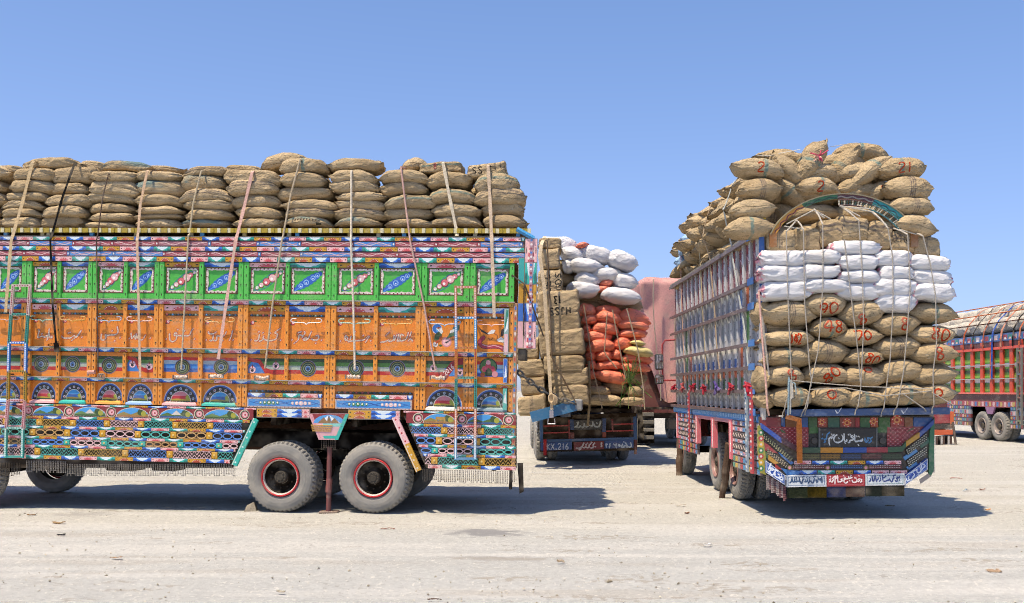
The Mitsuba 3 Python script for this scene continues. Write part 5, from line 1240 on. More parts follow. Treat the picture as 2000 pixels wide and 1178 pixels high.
# red tassel pompons along a low rail
for k in range(7):
    y = .35 + k * 1.0
    m = MB(); rs2 = np.random.RandomState(k)
    for q in range(14):
        a = rs2.normal(size=3) * .035; m.tube([(-.12, y, 1.90), (-.12 + a[0] * .8, y + a[1] * 1.4, 1.87 + a[2] * 1.4)], .02, '#a83444' if (k != 2) else '#6a5a9c', 5)
    PB('pompon', m, 'matte', label='purple and red pompon' if k == 2 else None)
# ---- rear face under the load: tail beam and painted bumper (in the plane y = const, seen from behind)
m = MB(); a, b = LB(1524, 797), LB(1850, 797)
m.box(a[0], b[0] - .10, -.30, -.21, zbm0, zbm1 - .01, '#2f4c78', .01)
for px in (1636, 1765):
    q = LB(px, 803, -.30); m.flat(pen([[(q[0] - .03, q[1] + .01), (q[0], q[1] - .03), (q[0] + .05, q[1] + .04)]], .014), -.3025, '#d8dade')
PB('tail_beam', m)
m = MB(); m.box(a[0], b[0] - .15, -.21, .02, zbm0 + .02, zbm0 + .07, '#4a3a2a'); PB('tail_board', m, 'matte')
QB = lambda pts, y=0.0: Polygon([LB(*p, y) for p in pts]).buffer(0)
zz = lambda px, py: (1480 + px * .21227, 760 + py * .21227)                # reading scale of the rear
def ZP(pts, y=0.0): return QB([zz(*p) for p in pts], y)
m = MB(); m.prism(ZP([(15, 255), (1610, 250), (1600, 650), (1345, 890), (262, 900), (30, 760)]), .0, .05, '#463d36'); PB('rear_plate', m)
m = MB(); cols = ['#a8453c', '#2f5f9c', '#b06a2c', '#2a5a3a', '#8f2f38', '#3a7048', '#a83a30', '#3a5f8a', '#2f5a38', '#b0453a']
edges = [20, 210, 250, 385, 460, 545, 640, 750, 890, 935, 1030, 1105, 1215, 1345, 1425, 1600]
for k in range(len(edges) - 1):
    m.prism(ZP([(edges[k] + 3, 262), (edges[k + 1] - 3, 262), (edges[k + 1] - 3, 352 - (k > 11) * 12), (edges[k] + 3, 352 - (k < 2) * 15)]), -.02, .0, ['#7d2a30', '#24508a', '#7a4a24', '#284f8c', '#2f5530', '#8a3a24', '#2e5a4a', '#7a3a30', '#8f2c30', '#2f5a34', '#9a4a22', '#2f5a2a', '#8f2a2c', '#7a4a28', '#22508f'][k])
for cx, cy, r in ((590, 305, 36), (820, 310, 44), (1065, 300, 40), (1280, 285, 50)):
    q = LB(*zz(cx, cy), -.02); rr = r * .21227 * .0073
    m.disc(q[0], q[1], rr, -.022, '#b03a2c', None, 8); m.disc(q[0], q[1], rr * .6, -.0235, '#c98a4a', None, 8); m.disc(q[0], q[1], rr * .3, -.025, '#8f1f24', None, 8)
    for t in range(6): m.disc(q[0] + rr * .8 * math.cos(t), q[1] + rr * .8 * math.sin(t), rr * .14, -.0235, '#d6c3ac', None, 6)
PB('painted_header', m)
m = MB(); m.prism(ZP([(385, 352), (550, 352), (550, 405), (470, 410), (470, 352)]), -.015, 0, '#35632f'); PB('green_plate', m); m = MB(); m.prism(ZP([(1090, 350), (1190, 348), (1190, 400), (1090, 402)]), -.015, 0, '#35632f'); PB('green_plate', m)
m = MB(); m.prism(ZP([(557, 362), (1082, 360), (1080, 530), (557, 534)]), -.05, 0, '#191b1e'); m.prism(ZP([(550, 355), (563, 355), (563, 536), (550, 536)]), -.055, -.0, '#55585a'); m.prism(ZP([(1076, 355), (1089, 355), (1086, 536), (1074, 536)]), -.055, 0, '#55585a')
SPl = lambda off, sc, S: [[LB(off[0] + x / sc, off[1] + y / sc, -.05) for x, y in s] for s in S]
W1 = [[(1215, 290), (1218, 400), (1230, 492), (1300, 496), (1352, 470)], [(1350, 480), (1400, 492), (1440, 482), (1456, 418)], [(1400, 487), (1412, 448)], [(1278, 345)], [(1345, 350)], [(1330, 605)], [(1180, 350), (1140, 320), (1110, 365), (1180, 402), (1160, 450), (1080, 470), (1070, 520), (1030, 532)], [(1035, 295)], [(1085, 290)],
      [(900, 265), (905, 380), (915, 482), (970, 490), (986, 440)], [(930, 542)], [(840, 310), (872, 400), (822, 490), (700, 532), (608, 490), (590, 420), (620, 350), (690, 295)], [(742, 400)], [(602, 290), (560, 322), (520, 280)], [(560, 372), (512, 410), (540, 360), (470, 390), (445, 430), (450, 520), (465, 602)]]
W2 = [[(470, 220), (390, 300), (370, 430)], [(370, 420), (300, 440), (342, 490), (300, 532)], [(262, 400), (222, 420)], [(252, 288)], [(1600, 390), (1622, 470), (1560, 522), (1520, 470), (1532, 400)], [(1752, 370), (1700, 402), (1622, 392)], [(1690, 440), (1722, 480), (1640, 546)], [(1560, 460)]]
m.flat(pen(SPl((1590, 830), 15.385, W1), .020, 2.2, .5), -.0515, '#c3c6c4'); m.flat(pen(SPl((1590, 830), 15.385, W2), .018, 2.2, .5), -.0515, '#3a78a8')
PB('number_board', m, label='black board with hand-painted white and blue lettering')
for pts in ([(475, 412), (548, 412), (548, 540), (475, 540)], [(1092, 405), (1182, 402), (1180, 532), (1092, 536)]):
    m = MB(); m.prism(ZP(pts), -.01, .03, '#121212'); q = LB(*zz((pts[0][0] + pts[1][0]) / 2 + 6, 475)); m.lathe([(-.03, .0), (-.03, .045), (.0, .055)], '#3a3634', (0, 1, 0), (q[0], 0, q[1]), 14); PB('lamp_recess', m)
def grille(poly, c, dot, y=-.02, px=16, leaf=None):
    m = MB(); P_ = ZP(poly, y); m.prism(P_, y, 0, c)
    bx = P_.bounds; n = int((bx[2] - bx[0]) / .034); k = int((bx[3] - bx[1]) / .030)
    for i in range(n):
        for j in range(k):
            q = Point(bx[0] + (i + .5) * .034, bx[1] + (j + .5) * .030)
            if P_.buffer(-.012).contains(q): m.flat(sbox(q.x - .009, q.y - .004, q.x + .009, q.y + .004), y - .0015, dot if (i + j) % 2 else '#2a0d10')
    if leaf: m.flat(ZP(leaf, y), y - .003, '#3a5a32')
    return m
PB('red_grille', grille([(62, 345), (465, 352), (465, 535), (340, 545), (330, 535)], '#8c2430', '#c99a98', leaf=[(200, 365), (240, 385), (265, 410), (220, 395)])); PB('red_grille', grille([(1192, 350), (1540, 342), (1320, 530), (1190, 530)], '#8c2430', '#c99a98', leaf=[(1360, 400), (1400, 370), (1450, 345), (1420, 375)]))
# band of coloured segments forming a wide V
m = MB(); band = [((20, 335), (205, 470), '#24489a'), ((205, 470), (372, 560), '#54303c'), ((372, 560), (562, 560), '#2c4a34'), ((562, 560), (768, 560), '#b87a14'), ((768, 560), (985, 558), '#23488f'), ((985, 558), (1178, 556), '#8f2f38'), ((1178, 556), (1310, 550), '#2f5238'), ((1310, 550), (1345, 505), '#2f5238'), ((1345, 505), (1470, 420), '#b8861a'), ((1470, 420), (1600, 300), '#26488f')]
for p, q, c in band:
    p, q = np.array(p, float), np.array(q, float); s = 24
    m.prism(ZP([(p[0], p[1] - s), (q[0], q[1] - s), (q[0], q[1] + s), (p[0], p[1] + s)]), -.07, .0, c)
PB('bumper_bar', m)
def wing_lat(pts, c, n, y=-.03):
    m = MB(); P_ = [np.array(p, float) for p in pts]; m.prism(ZP(pts, y), y, 0, '#1b1b18')
    for i in range(n):
        for j in range(3):
            t, u = (i + .5) / n, (j + .5) / 3
            a = P_[0] + (P_[1] - P_[0]) * t; b = P_[3] + (P_[2] - P_[3]) * t; q = LB(*zz(*(a + (b - a) * u)), y)
            m.disc(q[0], q[1], .011, y - .0015, c, .007, 6)
    return m
PB('wing_lattice', wing_lat([(52, 405), (330, 640), (300, 668), (50, 450)], '#a8a878', 14)); PB('wing_lattice', wing_lat([(85, 545), (285, 690), (262, 730), (85, 590)], '#b9a88a', 10))
PB('wing_lattice', wing_lat([(1360, 560), (1555, 400), (1560, 470), (1380, 610)], '#b9b8a0', 11)); PB('wing_lattice', wing_lat([(1370, 660), (1555, 520), (1560, 590), (1390, 720)], '#cfcbb4', 11))
m = MB()
for pts, c in (([(40, 480), (90, 510), (180, 590), (130, 585), (45, 560)], '#8f2c34'), ([(185, 580), (250, 615), (330, 680), (300, 695), (215, 620)], '#2b66a8'), ([(90, 600), (150, 640), (200, 680), (150, 690), (90, 650)], '#b8862a'), ([(60, 560), (100, 600), (90, 640), (55, 620)], '#3a5a34'), ([(150, 680), (220, 740), (160, 735)], '#a02c28'), ([(205, 725), (270, 740), (380, 752), (380, 785), (265, 788)], '#2f6cab'), ([(1330, 625), (1450, 550), (1465, 575), (1350, 655)], '#4f86b4'), ([(1360, 720), (1450, 660), (1465, 690), (1380, 748)], '#4a7fae'), ([(1470, 500), (1560, 440), (1575, 490), (1500, 545)], '#2f5a4a')):
    m = MB(); m.prism(ZP(pts), -.025, 0, c); PB('wing_panel', m)
for (x0_, x1_, y0_, y1_, kd) in ((385, 1330, 592, 652, 'mesh'), (330, 1325, 655, 697, 'tile'), (285, 1340, 700, 742, 'lat'), (380, 1380, 744, 788, 'tile')):
    m = MB(); m.prism(ZP([(x0_, y0_), (x1_, y0_ - 8), (x1_, y1_ - 8), (x0_, y1_)]), -.03, 0, '#221d1c')
    n = {'mesh': 5, 'tile': 6, 'lat': 3}[kd]
    for k in range(n):
        a, b = x0_ + (x1_ - x0_) * k / n + 6, x0_ + (x1_ - x0_) * (k + 1) / n - 6
        p, q = LB(*zz(a, y1_ - 4), -.03), LB(*zz(b, y0_ + 4), -.03)
        if kd == 'tile': motif(m, 'pbtybp'[(k + (y0_ > 700)) % 6], p[0], q[0], p[1], q[1], -.0315)
        elif kd == 'lat':
            c = ['#9c2f3c', '#244a86', '#9c2f3c'][k]; m.flat(sbox(p[0] + .04, p[1], q[0] - .01, q[1]), -.0315, {'#9c2f3c': '#4f141c', '#244a86': '#12274a'}[c])
            for i in range(18):
                for j in range(2): m.disc(p[0] + .06 + i * (q[0] - p[0] - .08) / 18, p[1] + .02 + j * .026, .008, -.033, '#c9b3b0' if c == '#9c2f3c' else '#5f86bc', .006, 6)
            m.disc(p[0], (p[1] + q[1]) / 2, .035, -.034, '#7a6a34', None, 10); m.disc(p[0], (p[1] + q[1]) / 2, .022, -.0355, '#c98a94', None, 8)
        else:
            c = ['#5a5630', '#7a5a1c', '#2a3f62', '#5a3030', '#33442f'][k]; m.flat(sbox(p[0], p[1], q[0], q[1]), -.0315, c)
            for i in range(14):
                for j in range(3): m.disc(p[0] + (i + .5) * (q[0] - p[0]) / 14, p[1] + (j + .5) * (q[1] - p[1]) / 3, .008, -.033, '#12100f', .006, 5)
    PB('bumper_board', m)
def sign(pts, base, border, strokes, off, sc, ink, w, slant, y=-.075, label=None):
    m = MB(); P_ = ZP(pts, y); m.prism(P_, y, 0, base)
    i1, i2 = P_.buffer(-.020, join_style=2), P_.buffer(-.027, join_style=2); m.flat(i1.difference(i2), y - .0015, border)
    o1, o2 = P_, P_.buffer(-.009, join_style=2); m.flat(o1.difference(o2), y - .0015, '#c9ccce' if base != '#8f1726' else base)
    S = [[LB(off[0] + a / sc, off[1] + b / sc, y) for a, b in s] for s in strokes]
    m.flat(pen(S, w, slant, .5), y - .003, ink)
    PB('slogan_sign', m, label=label)
SA = [[(880, 150), (888, 268)], [(850, 165), (850, 205), (825, 202), (818, 175)], [(795, 150), (790, 235), (770, 262), (752, 240), (755, 200)], [(740, 118), (690, 140), (715, 178), (700, 215)], [(715, 200), (682, 272), (640, 262), (638, 225)], [(603, 155)], [(592, 185), (605, 230), (570, 278)], [(545, 190), (550, 232), (515, 248)], [(500, 190), (520, 242), (485, 248)], [(540, 158)], [(480, 125), (440, 142), (456, 190), (440, 215)], [(440, 215), (420, 282), (382, 265), (390, 230)], [(362, 148)], [(375, 180), (360, 232), (325, 232)], [(298, 130), (305, 200), (310, 242), (268, 246)], [(265, 180), (250, 247), (218, 250)], [(198, 140), (205, 200), (214, 252)], [(185, 190), (182, 240), (145, 272)], [(255, 150)]]
SB = [[(1800, 195), (1772, 192), (1802, 225), (1768, 262)], [(1745, 175), (1720, 200), (1752, 215), (1718, 247)], [(1690, 200), (1685, 240), (1640, 262), (1585, 250), (1583, 215)], [(1640, 157)], [(1668, 160)], [(1580, 152), (1558, 156), (1538, 132)], [(1500, 125), (1502, 165), (1542, 166)], [(1500, 168), (1450, 182), (1430, 160), (1388, 172)], [(1440, 175), (1390, 215), (1395, 257), (1440, 277), (1478, 245)], [(1520, 218)], [(1385, 108)], [(1555, 104)], [(1352, 182), (1320, 196), (1356, 215), (1318, 242), (1250, 252)], [(1245, 108), (1246, 180), (1252, 248)], [(1215, 115), (1188, 165), (1228, 162)], [(1190, 168), (1180, 292)], [(1190, 115), (1128, 170), (1152, 195), (1140, 220), (1112, 262)], [(1090, 180), (1062, 205), (1092, 225), (1058, 248)], [(1078, 130)], [(1735, 110)]]
SC = [[(1140, 185), (1112, 210), (1148, 217)], [(1115, 215), (1085, 232), (1058, 225)], [(1085, 190), (1082, 280), (1050, 297), (1038, 265)], [(1140, 268)], [(1050, 150), (998, 170), (1012, 210), (990, 240)], [(985, 248), (965, 302), (928, 296), (930, 268)], [(912, 240), (895, 266), (850, 277), (800, 297), (760, 282), (752, 210), (745, 150)], [(885, 160)], [(830, 178), (775, 215)], [(700, 220), (706, 260), (670, 297)], [(690, 182)], [(650, 210), (640, 250), (600, 287), (620, 302)], [(590, 170), (596, 230), (602, 292)], [(570, 220), (550, 282), (528, 290)], [(508, 160), (515, 230), (522, 292)], [(470, 235), (476, 275), (440, 297)], [(560, 190)]]
SD = [[(265, 265), (225, 350), (182, 447)], [(240, 410), (342, 430), (310, 482), (248, 440)], [(260, 470), (200, 520), (150, 510)], [(228, 515), (200, 582)], [(492, 512), (400, 462), (402, 520), (370, 582)], [(370, 590), (320, 632), (255, 610), (252, 570)], [(410, 600), (388, 650), (440, 702), (520, 722), (562, 690)], [(520, 737), (642, 802), (642, 700), (560, 720)], [(505, 612)], [(535, 632)], [(612, 630)], [(577, 850)]]
SE = [[(1515, 690), (1540, 705), (1515, 735)], [(1500, 680), (1512, 745)], [(1490, 715), (1502, 752), (1470, 770), (1462, 740)], [(1465, 740), (1425, 760), (1442, 785), (1432, 805)], [(1432, 800), (1410, 835), (1385, 825), (1390, 805)], [(1405, 770), (1420, 762)], [(1400, 835), (1372, 845), (1368, 825)], [(1478, 790)], [(1360, 855)]]
sign([(265, 795), (630, 790), (632, 898), (268, 903)], '#c4ccd2', '#2b4f7a', SA, (1530, 920), 11.765, '#27496f', .019, 2.2, label='white slogan sign with blue lettering, the left one')
sign([(632, 790), (986, 784), (986, 893), (634, 897)], '#8f1726', '#b5545c', SB, (1530, 920), 11.765, '#e2d2d0', .018, 2.2, label='red slogan sign with white lettering in the middle')
sign([(990, 782), (1352, 776), (1352, 884), (992, 890)], '#c4ccd2', '#2b6a6a', SC, (1660, 915), 11.765, '#2a3f78', .019, 2.2, label='white slogan sign with blue lettering, the right one')
sign([(72, 655), (252, 795), (252, 885), (75, 768)], '#1f489c', '#7f9cd0', SD, (1490, 890), 16.83, '#dde4ee', .020, 2.2, label='slanted blue slogan sign at the left end of the bumper')
sign([(1355, 800), (1565, 640), (1565, 740), (1358, 885)], '#1f489c', '#7f9cd0', SE, (1480, 760), 4.711, '#c3cede', .017, 2.2, label='slanted blue slogan sign at the right end of the bumper')
# end plates of the wings, flaps and fringe
m = MB(); m.prism(ZP([(-5, 335), (30, 335), (72, 655), (72, 790), (20, 770), (-5, 560)]), -.035, 0, '#8f8a34')
for k in range(7): q = LB(*zz(30, 400 + 55 * k), -.035); m.disc(q[0], q[1], .04, -.037, ['#3a7a4a', '#a83a34', '#c9a02c'][k % 3], None, 8); m.disc(q[0], q[1], .018, -.0385, '#d8cfc0', None, 6)
PB('wing_end_plate', m)
m = MB(); m.prism(ZP([(1565, 640), (1575, 380), (1618, 260), (1610, 740), (1585, 800), (1565, 780)]), -.035, 0, '#2c6a4a'); PB('wing_end_plate', m)
m = MB(); m.prism(ZP([(1480, 830), (1585, 760), (1590, 800), (1490, 870)]), -.03, -.02, '#9a8f88'); PB('wing_end_plate', m)
for k, (a, b, c) in enumerate(((272, 458, '#33392c'), (458, 632, '#4a3f1c'), (634, 808, '#232f55'), (808, 984, '#3b2528'), (992, 1140, '#2f3430'), (1140, 1350, '#3c3a32'))):
    m = MB(); dz = -(a - 272) * .012
    m.prism(ZP([(a + 2, 900 + dz * 1.6), (b - 2, 900 + dz * 1.6), (b - 2, 1004 + dz * 1.9), (a + 2, 1004 + dz * 1.9)], -.06), -.06, -.045, c)
    n = int((b - a) / 9)
    for i in range(n):
        x = a + (i + .5) * (b - a) / n; p, q = LB(*zz(x, 1002 + dz * 1.9), -.06), LB(*zz(x, 903 + dz * 1.6), -.06)
        m.box(p[0] - .004, p[0] + .004, -.068, -.06, p[1], q[1], c)
    PB('rubber_flap', m, 'matte')
m = MB()
for k in range(8):
    q = LB(*zz(80 + 22 * k, 790 + 15 * k), -.02); fringe(m, q[0], q[0] + .033, q[1], .17, -.03, '#8a5f64' if k % 2 else '#b9a8a4', 300 + k, .016)
PB('chain_fringe', m, 'matte', stuff=True)
m = MB(); p, q, r_ = LB(*zz(235, 250), -.2), LB(*zz(340, 300), -.1), LB(*zz(378, 680), -.09)
ribbon(m, np.array([(p[0], -.32, p[1]), (q[0], -.30, q[1] + .03), (q[0] + .03, -.2, q[1] - .05), (r_[0], -.13, r_[1])]), .07, (1, 0, 0), '#b8703c'); 
single('cloth_strip', m, 'faded orange cloth strip hanging from the tail beam of the right truck', 'cloth', 'matte', MBX)
# ---- wheels and props
def wheel_b(x, y, side, dual):
    """wheels of a truck that points along y: built along x and turned"""
    R90 = rotz(math.radians(90)); Mw = (RB @ R90, OB)
    # local (a, b) -> world x = -b, y = a
    wheel(TB, (y, -x, .528 - math.tan(math.radians(.8)) * x * 1.0 + .0), .53, .26, 1 if side < 0 else -1, '#8f6a66', dual, Mw, rot=y, dish='#5a4a46')
for y in AX:
    wheel_b(.15, y, -1, y < 6); wheel_b(WB - .15, y, 1, y < 6)
    m = MB(); m.tube([(.4, y, .53), (WB - .4, y, .53)], .075, '#241f1b', 10); PB('axle', m, 'matte')
m = MB(); m.lathe([(-.12, .05), (-.1, .2), (.1, .2), (.12, .05)], '#2a2420', (1, 0, 0), (1.2, 2.35, .53), 16); PB('differential', m, 'matte')
def post(pa, pb, Ya, Yb, r, lab):
    a = at(*pa, Ya); b = at(*pb, Yb); b[2] = -.02
    n = 7; t = np.linspace(0, 1, n); rr = np.random.RandomState(int(pa[0]))
    P_ = a + (b - a) * t[:, None] + rr.normal(0, .006, (n, 3))
    m = MB(); m.tube(P_, r * (1 + .08 * rr.normal(size=n)), '#5d4c41', 9); single('wooden_prop', m, lab, 'wooden post', 'matte')
post((1424, 868), (1410, 972), 15.4, H * F / (972 - CY), .062, 'leaning wooden prop in front of the right truck rear wheels')
post((1328, 845), (1326, 928), 20.0, H * F / (928 - CY), .07, 'upright wooden prop near the front of the right truck')
# ---------------------------------------------------------------- load of the pale truck
YW = 12.72                                                                   # how far from the eye the faces of the rear sacks are
sc = .30568
def rp(px, py): return 1480 + px * sc, 440 + py * sc
WHITES = [[(490, 785, 92, 188)], [(48, 325, 155, 262), (292, 542, 150, 250), (530, 778, 186, 288), (758, 992, 155, 262), (995, 1248, 185, 285)], [(44, 338, 253, 360), (298, 542, 248, 338), (535, 795, 283, 368), (788, 1008, 255, 352), (1000, 1255, 278, 380)],
          [(52, 348, 353, 475), (318, 592, 338, 428), (522, 792, 366, 474), (756, 1018, 334, 457), (1003, 1264, 368, 482)], [(786, 1026, 420, 558)]]
rown = ['topmost white sack, alone above the others on the rear load', None, None, None, 'lowest white sack, sagging tilted among the brown sacks of the rear load']
cpos = ['leftmost', 'second from left', 'middle', 'second from right', 'rightmost']
rn = {1: 'upper', 2: 'middle', 3: 'lower'}
for r, row in enumerate(WHITES):
    for c, (a, b, t, bt) in enumerate(row):
        p0, p1 = at(*rp(a, bt), YW), at(*rp(b, t), YW); rs = np.random.RandomState(r * 10 + c)
        D = .52; tilt = -.10 if r == 4 else (-.05 if c > 2 else -.01)
        lab = rown[r] or f'white plastic sack, {cpos[c]} in the {rn[r]} row, right truck rear'
        sack('white_sack', lab, 'sack', 'white sacks on the rear of the right truck', ((p0[0] + p1[0]) / 2, YW + D / 2 + rs.uniform(-.02, .03), (p0[2] + p1[2]) / 2), ((p1[0] - p0[0]) * 1.02, (p1[2] - p0[2]) * 1.12, D), 'white', 1, tilt=tilt, yaw=rs.uniform(-.05, .05), bsdf='woven_plastic', seed=900 + r * 10 + c, load='B', bend=rs.uniform(-.01, .01))
JUTE = [[(68, 388, 470, 642, 3, .0), (308, 602, 428, 578, 0, -.05), (552, 852, 474, 640, 0, .12), (1000, 1314, 487, 625, 1, .0)],
        [(60, 385, 662, 772, 0, .0), (368, 606, 583, 720, 1, .05), (518, 835, 655, 772, 0, .05), (758, 1066, 560, 702, 0, .05), (1008, 1314, 634, 752, 0, .0)],
        [(72, 375, 777, 908, 1, .0), (303, 614, 729, 884, 3, .0), (598, 838, 784, 898, 0, .0), (768, 1088, 704, 852, 3, .12), (1002, 1318, 752, 888, 0, .05)],
        [(84, 328, 890, 1034, 0, .0), (318, 624, 885, 1016, 3, .0), (566, 872, 898, 1040, 0, -.05), (784, 1106, 860, 1008, 0, .10), (1008, 1318, 887, 1036, 0, .10)],
        [(102, 390, 1034, 1170, 1, .02), (342, 650, 1030, 1168, 3, -.03), (556, 884, 1058, 1174, 1, .0), (786, 1118, 1010, 1158, 1, .05), (1000, 1304, 1018, 1160, 0, .12)]]
# (row, column): strokes of red paint (text, letter width, letter height, x, z, turn)
MARK = {(0, 1): ('90', .13, .15, .0, -.06, .2), (0, 2): ('8', .11, .14, -.06, -.08, .4), (1, 1): ('48', .13, .17, .0, .02, -.1), (1, 2): ('70', .11, .13, .0, .02, 0), (1, 3): ('8', .12, .17, .05, .0, 0), (1, 4): ('80', .13, .17, .05, .0, -.2), (1, 0): ('142', .05, .14, .04, -.02, .1), (2, 2): ('80', .10, .13, .06, -.03, -.3), (2, 4): ('8', .12, .18, .02, .0, .2),
        (3, 0): ('8', .12, .16, .02, .01, .5), (3, 1): ('80', .12, .14, .02, -.01, .8), (3, 2): ('0', .12, .07, .0, .10, 0), (4, 1): ('0', .13, .12, -.05, .04, .2), (4, 4): ('0', .12, .11, .02, .04, -.4)}
rn = ['top', 'second', 'third', 'fourth', 'bottom']
for r, row in enumerate(JUTE):
    for c, (a, b, t, bt, ty, tilt) in enumerate(row):
        col = c if r else (c if c < 3 else 4)
        p0, p1 = at(*rp(a, bt), YW), at(*rp(b, t), YW); rs = np.random.RandomState(300 + r * 10 + c); D = .62
        mk = None
        if (r, col) in MARK:
            tx, w, h, ox, oz, tn = MARK[(r, col)]; ct, st_ = math.cos(tn), math.sin(tn)
            mk = [([[(ox + x * ct - z * st_, oz + x * st_ + z * ct) for x, z in s] for s in letters(tx, w, h, .12)], .020, '#a8381f')]
        what = f'jute sack marked {MARK[(r, col)][0]} in red' if mk else {0: 'unmarked jute sack', 1: 'jute sack with a grey-green band', 3: 'jute sack with thin dark lines'}[ty]
        lab = f'{what}, {cpos[col]}, {rn[r]} brown row, right truck rear'
        sack('jute_sack', lab, 'sack', 'jute sacks on the rear of the right truck', ((p0[0] + p1[0]) / 2, YW + D / 2 + rs.uniform(-.03, .03), (p0[2] + p1[2]) / 2), ((p1[0] - p0[0]) * 1.02, (p1[2] - p0[2]) * 1.10, D), 'plump', ty, tilt=tilt + rs.uniform(-.03, .03), yaw=rs.uniform(-.06, .06), seed=300 + r * 10 + c, load='B', marks=mk, bend=rs.uniform(-.02, .01), na=34, nb=30)
# sacks filling in behind, at the left edge of the rear
SHADE = {1: 'under the leftmost top brown rear sack', 2: 'under the rear sack marked 142', 4: 'between the sacks marked 142 and 48', 6: 'under the middle top brown rear sack', 7: 'left of the rear sack marked 8, second row', 8: 'above the middle sack of the fourth rear row', 9: 'between third and fourth rear rows, second from left', 10: 'between fourth and bottom rear rows, middle', 11: 'between third and fourth rear rows, right', 12: 'between fourth and bottom rear rows, right'}
for k, (a, b, t, bt, dy) in enumerate(((10, 110, 470, 640, .25), (40, 330, 600, 700, .3), (40, 300, 745, 830, .35), (10, 100, 905, 1070, .15), (330, 420, 690, 790, .35), (20, 130, 1060, 1178, .2), (600, 790, 560, 690, .35), (720, 900, 640, 740, .4), (620, 840, 860, 960, .4), (300, 520, 830, 920, .4), (620, 860, 1010, 1090, .4), (1000, 1240, 860, 930, .4), (1000, 1230, 990, 1060, .4))):
    p0, p1 = at(*rp(a, bt), YW + dy), at(*rp(b, t), YW + dy); D = .6
    w = 'at the left edge' if b < 140 else 'deep in a gap between'
    lab = f'jute sack {"peeping out" if b < 140 else "half hidden"} {w} of the rear sacks, {ORD[k]} from the top' if b < 140 else 'shaded jute sack in the gap ' + SHADE[k]
    sack('jute_sack', lab, 'sack', None, ((p0[0] + p1[0]) / 2, YW + dy + D / 2, (p0[2] + p1[2]) / 2), ((p1[0] - p0[0]) * 1.1, (p1[2] - p0[2]) * 1.15, D), 'plump', 0, seed=700 + k, load='B')
# row of square bales over the white sacks
BAL = [(90, 388, 402, 645, 3, .0), (385, 648, 384, 640, 3, .02), (632, 874, 292, 595, 5, .08), (853, 1152, 268, 530, 5, -.03), (1148, 1382, 308, 615, 5, -.16), (1372, 1610, 420, 645, 5, -.08), (1604, 1868, 474, 695, 3, .0)]
for k, (a, b, t, bt, ty, tilt) in enumerate(BAL):
    Yb = 13.0; p0, p1 = at(1480 + a * .19, 370 + bt * .19, Yb), at(1480 + b * .19, 370 + t * .19, Yb)
    mk = [([[(x - .03, z + .03) for x, z in s] for s in letters('DTN', .06, .08, .3)], .009, '#3a332c')] if k == 5 else None
    lab = f'square jute bale{" lettered DTN" if k == 5 else ""}, {nth(k, 7, "left", "right") if k < 4 else ["third from right", "second from right", "rightmost"][k - 4]} in the row above the white sacks'
    sack('jute_bale', lab, 'bale', 'square bales in a row above the white sacks', ((p0[0] + p1[0]) / 2, Yb + .3, (p0[2] + p1[2]) / 2), ((p1[0] - p0[0]) * .99, p1[2] - p0[2], .6), 'bale', ty, tilt=tilt, seed=40 + k, load='B', marks=mk)
# heap on top: left, right, top, bottom (photo pixels), turn, distance, style, kind, label
HEAP = [(1436, 1538, 303, 347, -.10, 13.1, 1, 'jute sack marked 2 with a teal band, upper left of the right truck heap', '2'), (1447, 1532, 343, 390, .0, 13.0, 3, 'jute sack with a thin grey band below the sack marked 2', None), (1432, 1523, 383, 427, .05, 12.95, 0, 'stained jute sack with loose twine, third down at the heap left edge', None), (1424, 1522, 420, 464, .03, 12.9, 1, 'long bent jute sack just above the yellow post cap', None),
        (1512, 1586, 343, 402, -.75, 13.35, 1, 'jute sack slanting down right behind the arch left half', None), (1518, 1590, 392, 446, -.55, 13.5, 0, 'jute sack framed under the left part of the arch', None), (1510, 1586, 297, 360, -.75, 13.3, 0, 'crumpled jute sack with tied neck slanting down right', None), (1556, 1632, 275, 342, 1.05, 13.25, 1, 'upright jute sack with a pink knot on top of the heap', None),
        (1488, 1566, 287, 318, .05, 14.3, 0, 'jute sack at the back of the heap under the white strap', None), (1562, 1646, 341, 384, -.04, 13.2, 1, 'jute sack marked 2 and blue print right above the arch crown', '2'), (1588, 1652, 396, 428, .1, 13.6, 0, 'jute sack marked Z seen under the arch crown', 'Z'),
        (1616, 1694, 290, 352, .95, 13.4, 1, 'jute sack leaning to the upper right, left of two leaning sacks', None), (1640, 1742, 274, 312, -.05, 14.0, 1, 'jute sack at the top right of the heap with a teal band', None), (1668, 1752, 302, 358, .62, 13.2, 1, 'jute sack leaning to the upper right, right of two leaning sacks', None),
        (1728, 1818, 303, 348, .02, 13.05, 1, 'jute sack marked 21 pointing right, highest at the heap right edge', '21'), (1740, 1829, 341, 389, -.02, 12.95, 3, 'jute sack with thin lines pointing right, second at the right edge', None), (1748, 1831, 381, 418, -.04, 12.9, 3, 'jute sack with faint lines pointing right, third at the right edge', None), (1757, 1836, 414, 461, -.22, 12.85, 0, 'jute sack with dark print drooping right beside the arch foot', None),
        (1640, 1700, 344, 384, .1, 13.3, 0, 'small pale jute sack with tied neck right of the arch crown', None), (1694, 1756, 348, 394, .45, 13.25, 0, 'jute sack marked 8 above the arch right half', '8'), (1720, 1758, 388, 412, .1, 13.2, 0, 'small jute sack end between the arch and the right edge sacks', None), (1592, 1690, 404, 440, .05, 13.9, 0, 'shaded jute sack behind the bales under the arch', None), (1700, 1780, 410, 455, -.2, 13.7, 0, 'shaded jute sack behind the arch right foot', None), (1530, 1620, 430, 470, .0, 14.0, 0, 'shaded jute sack behind the bales, left under the arch', None)]
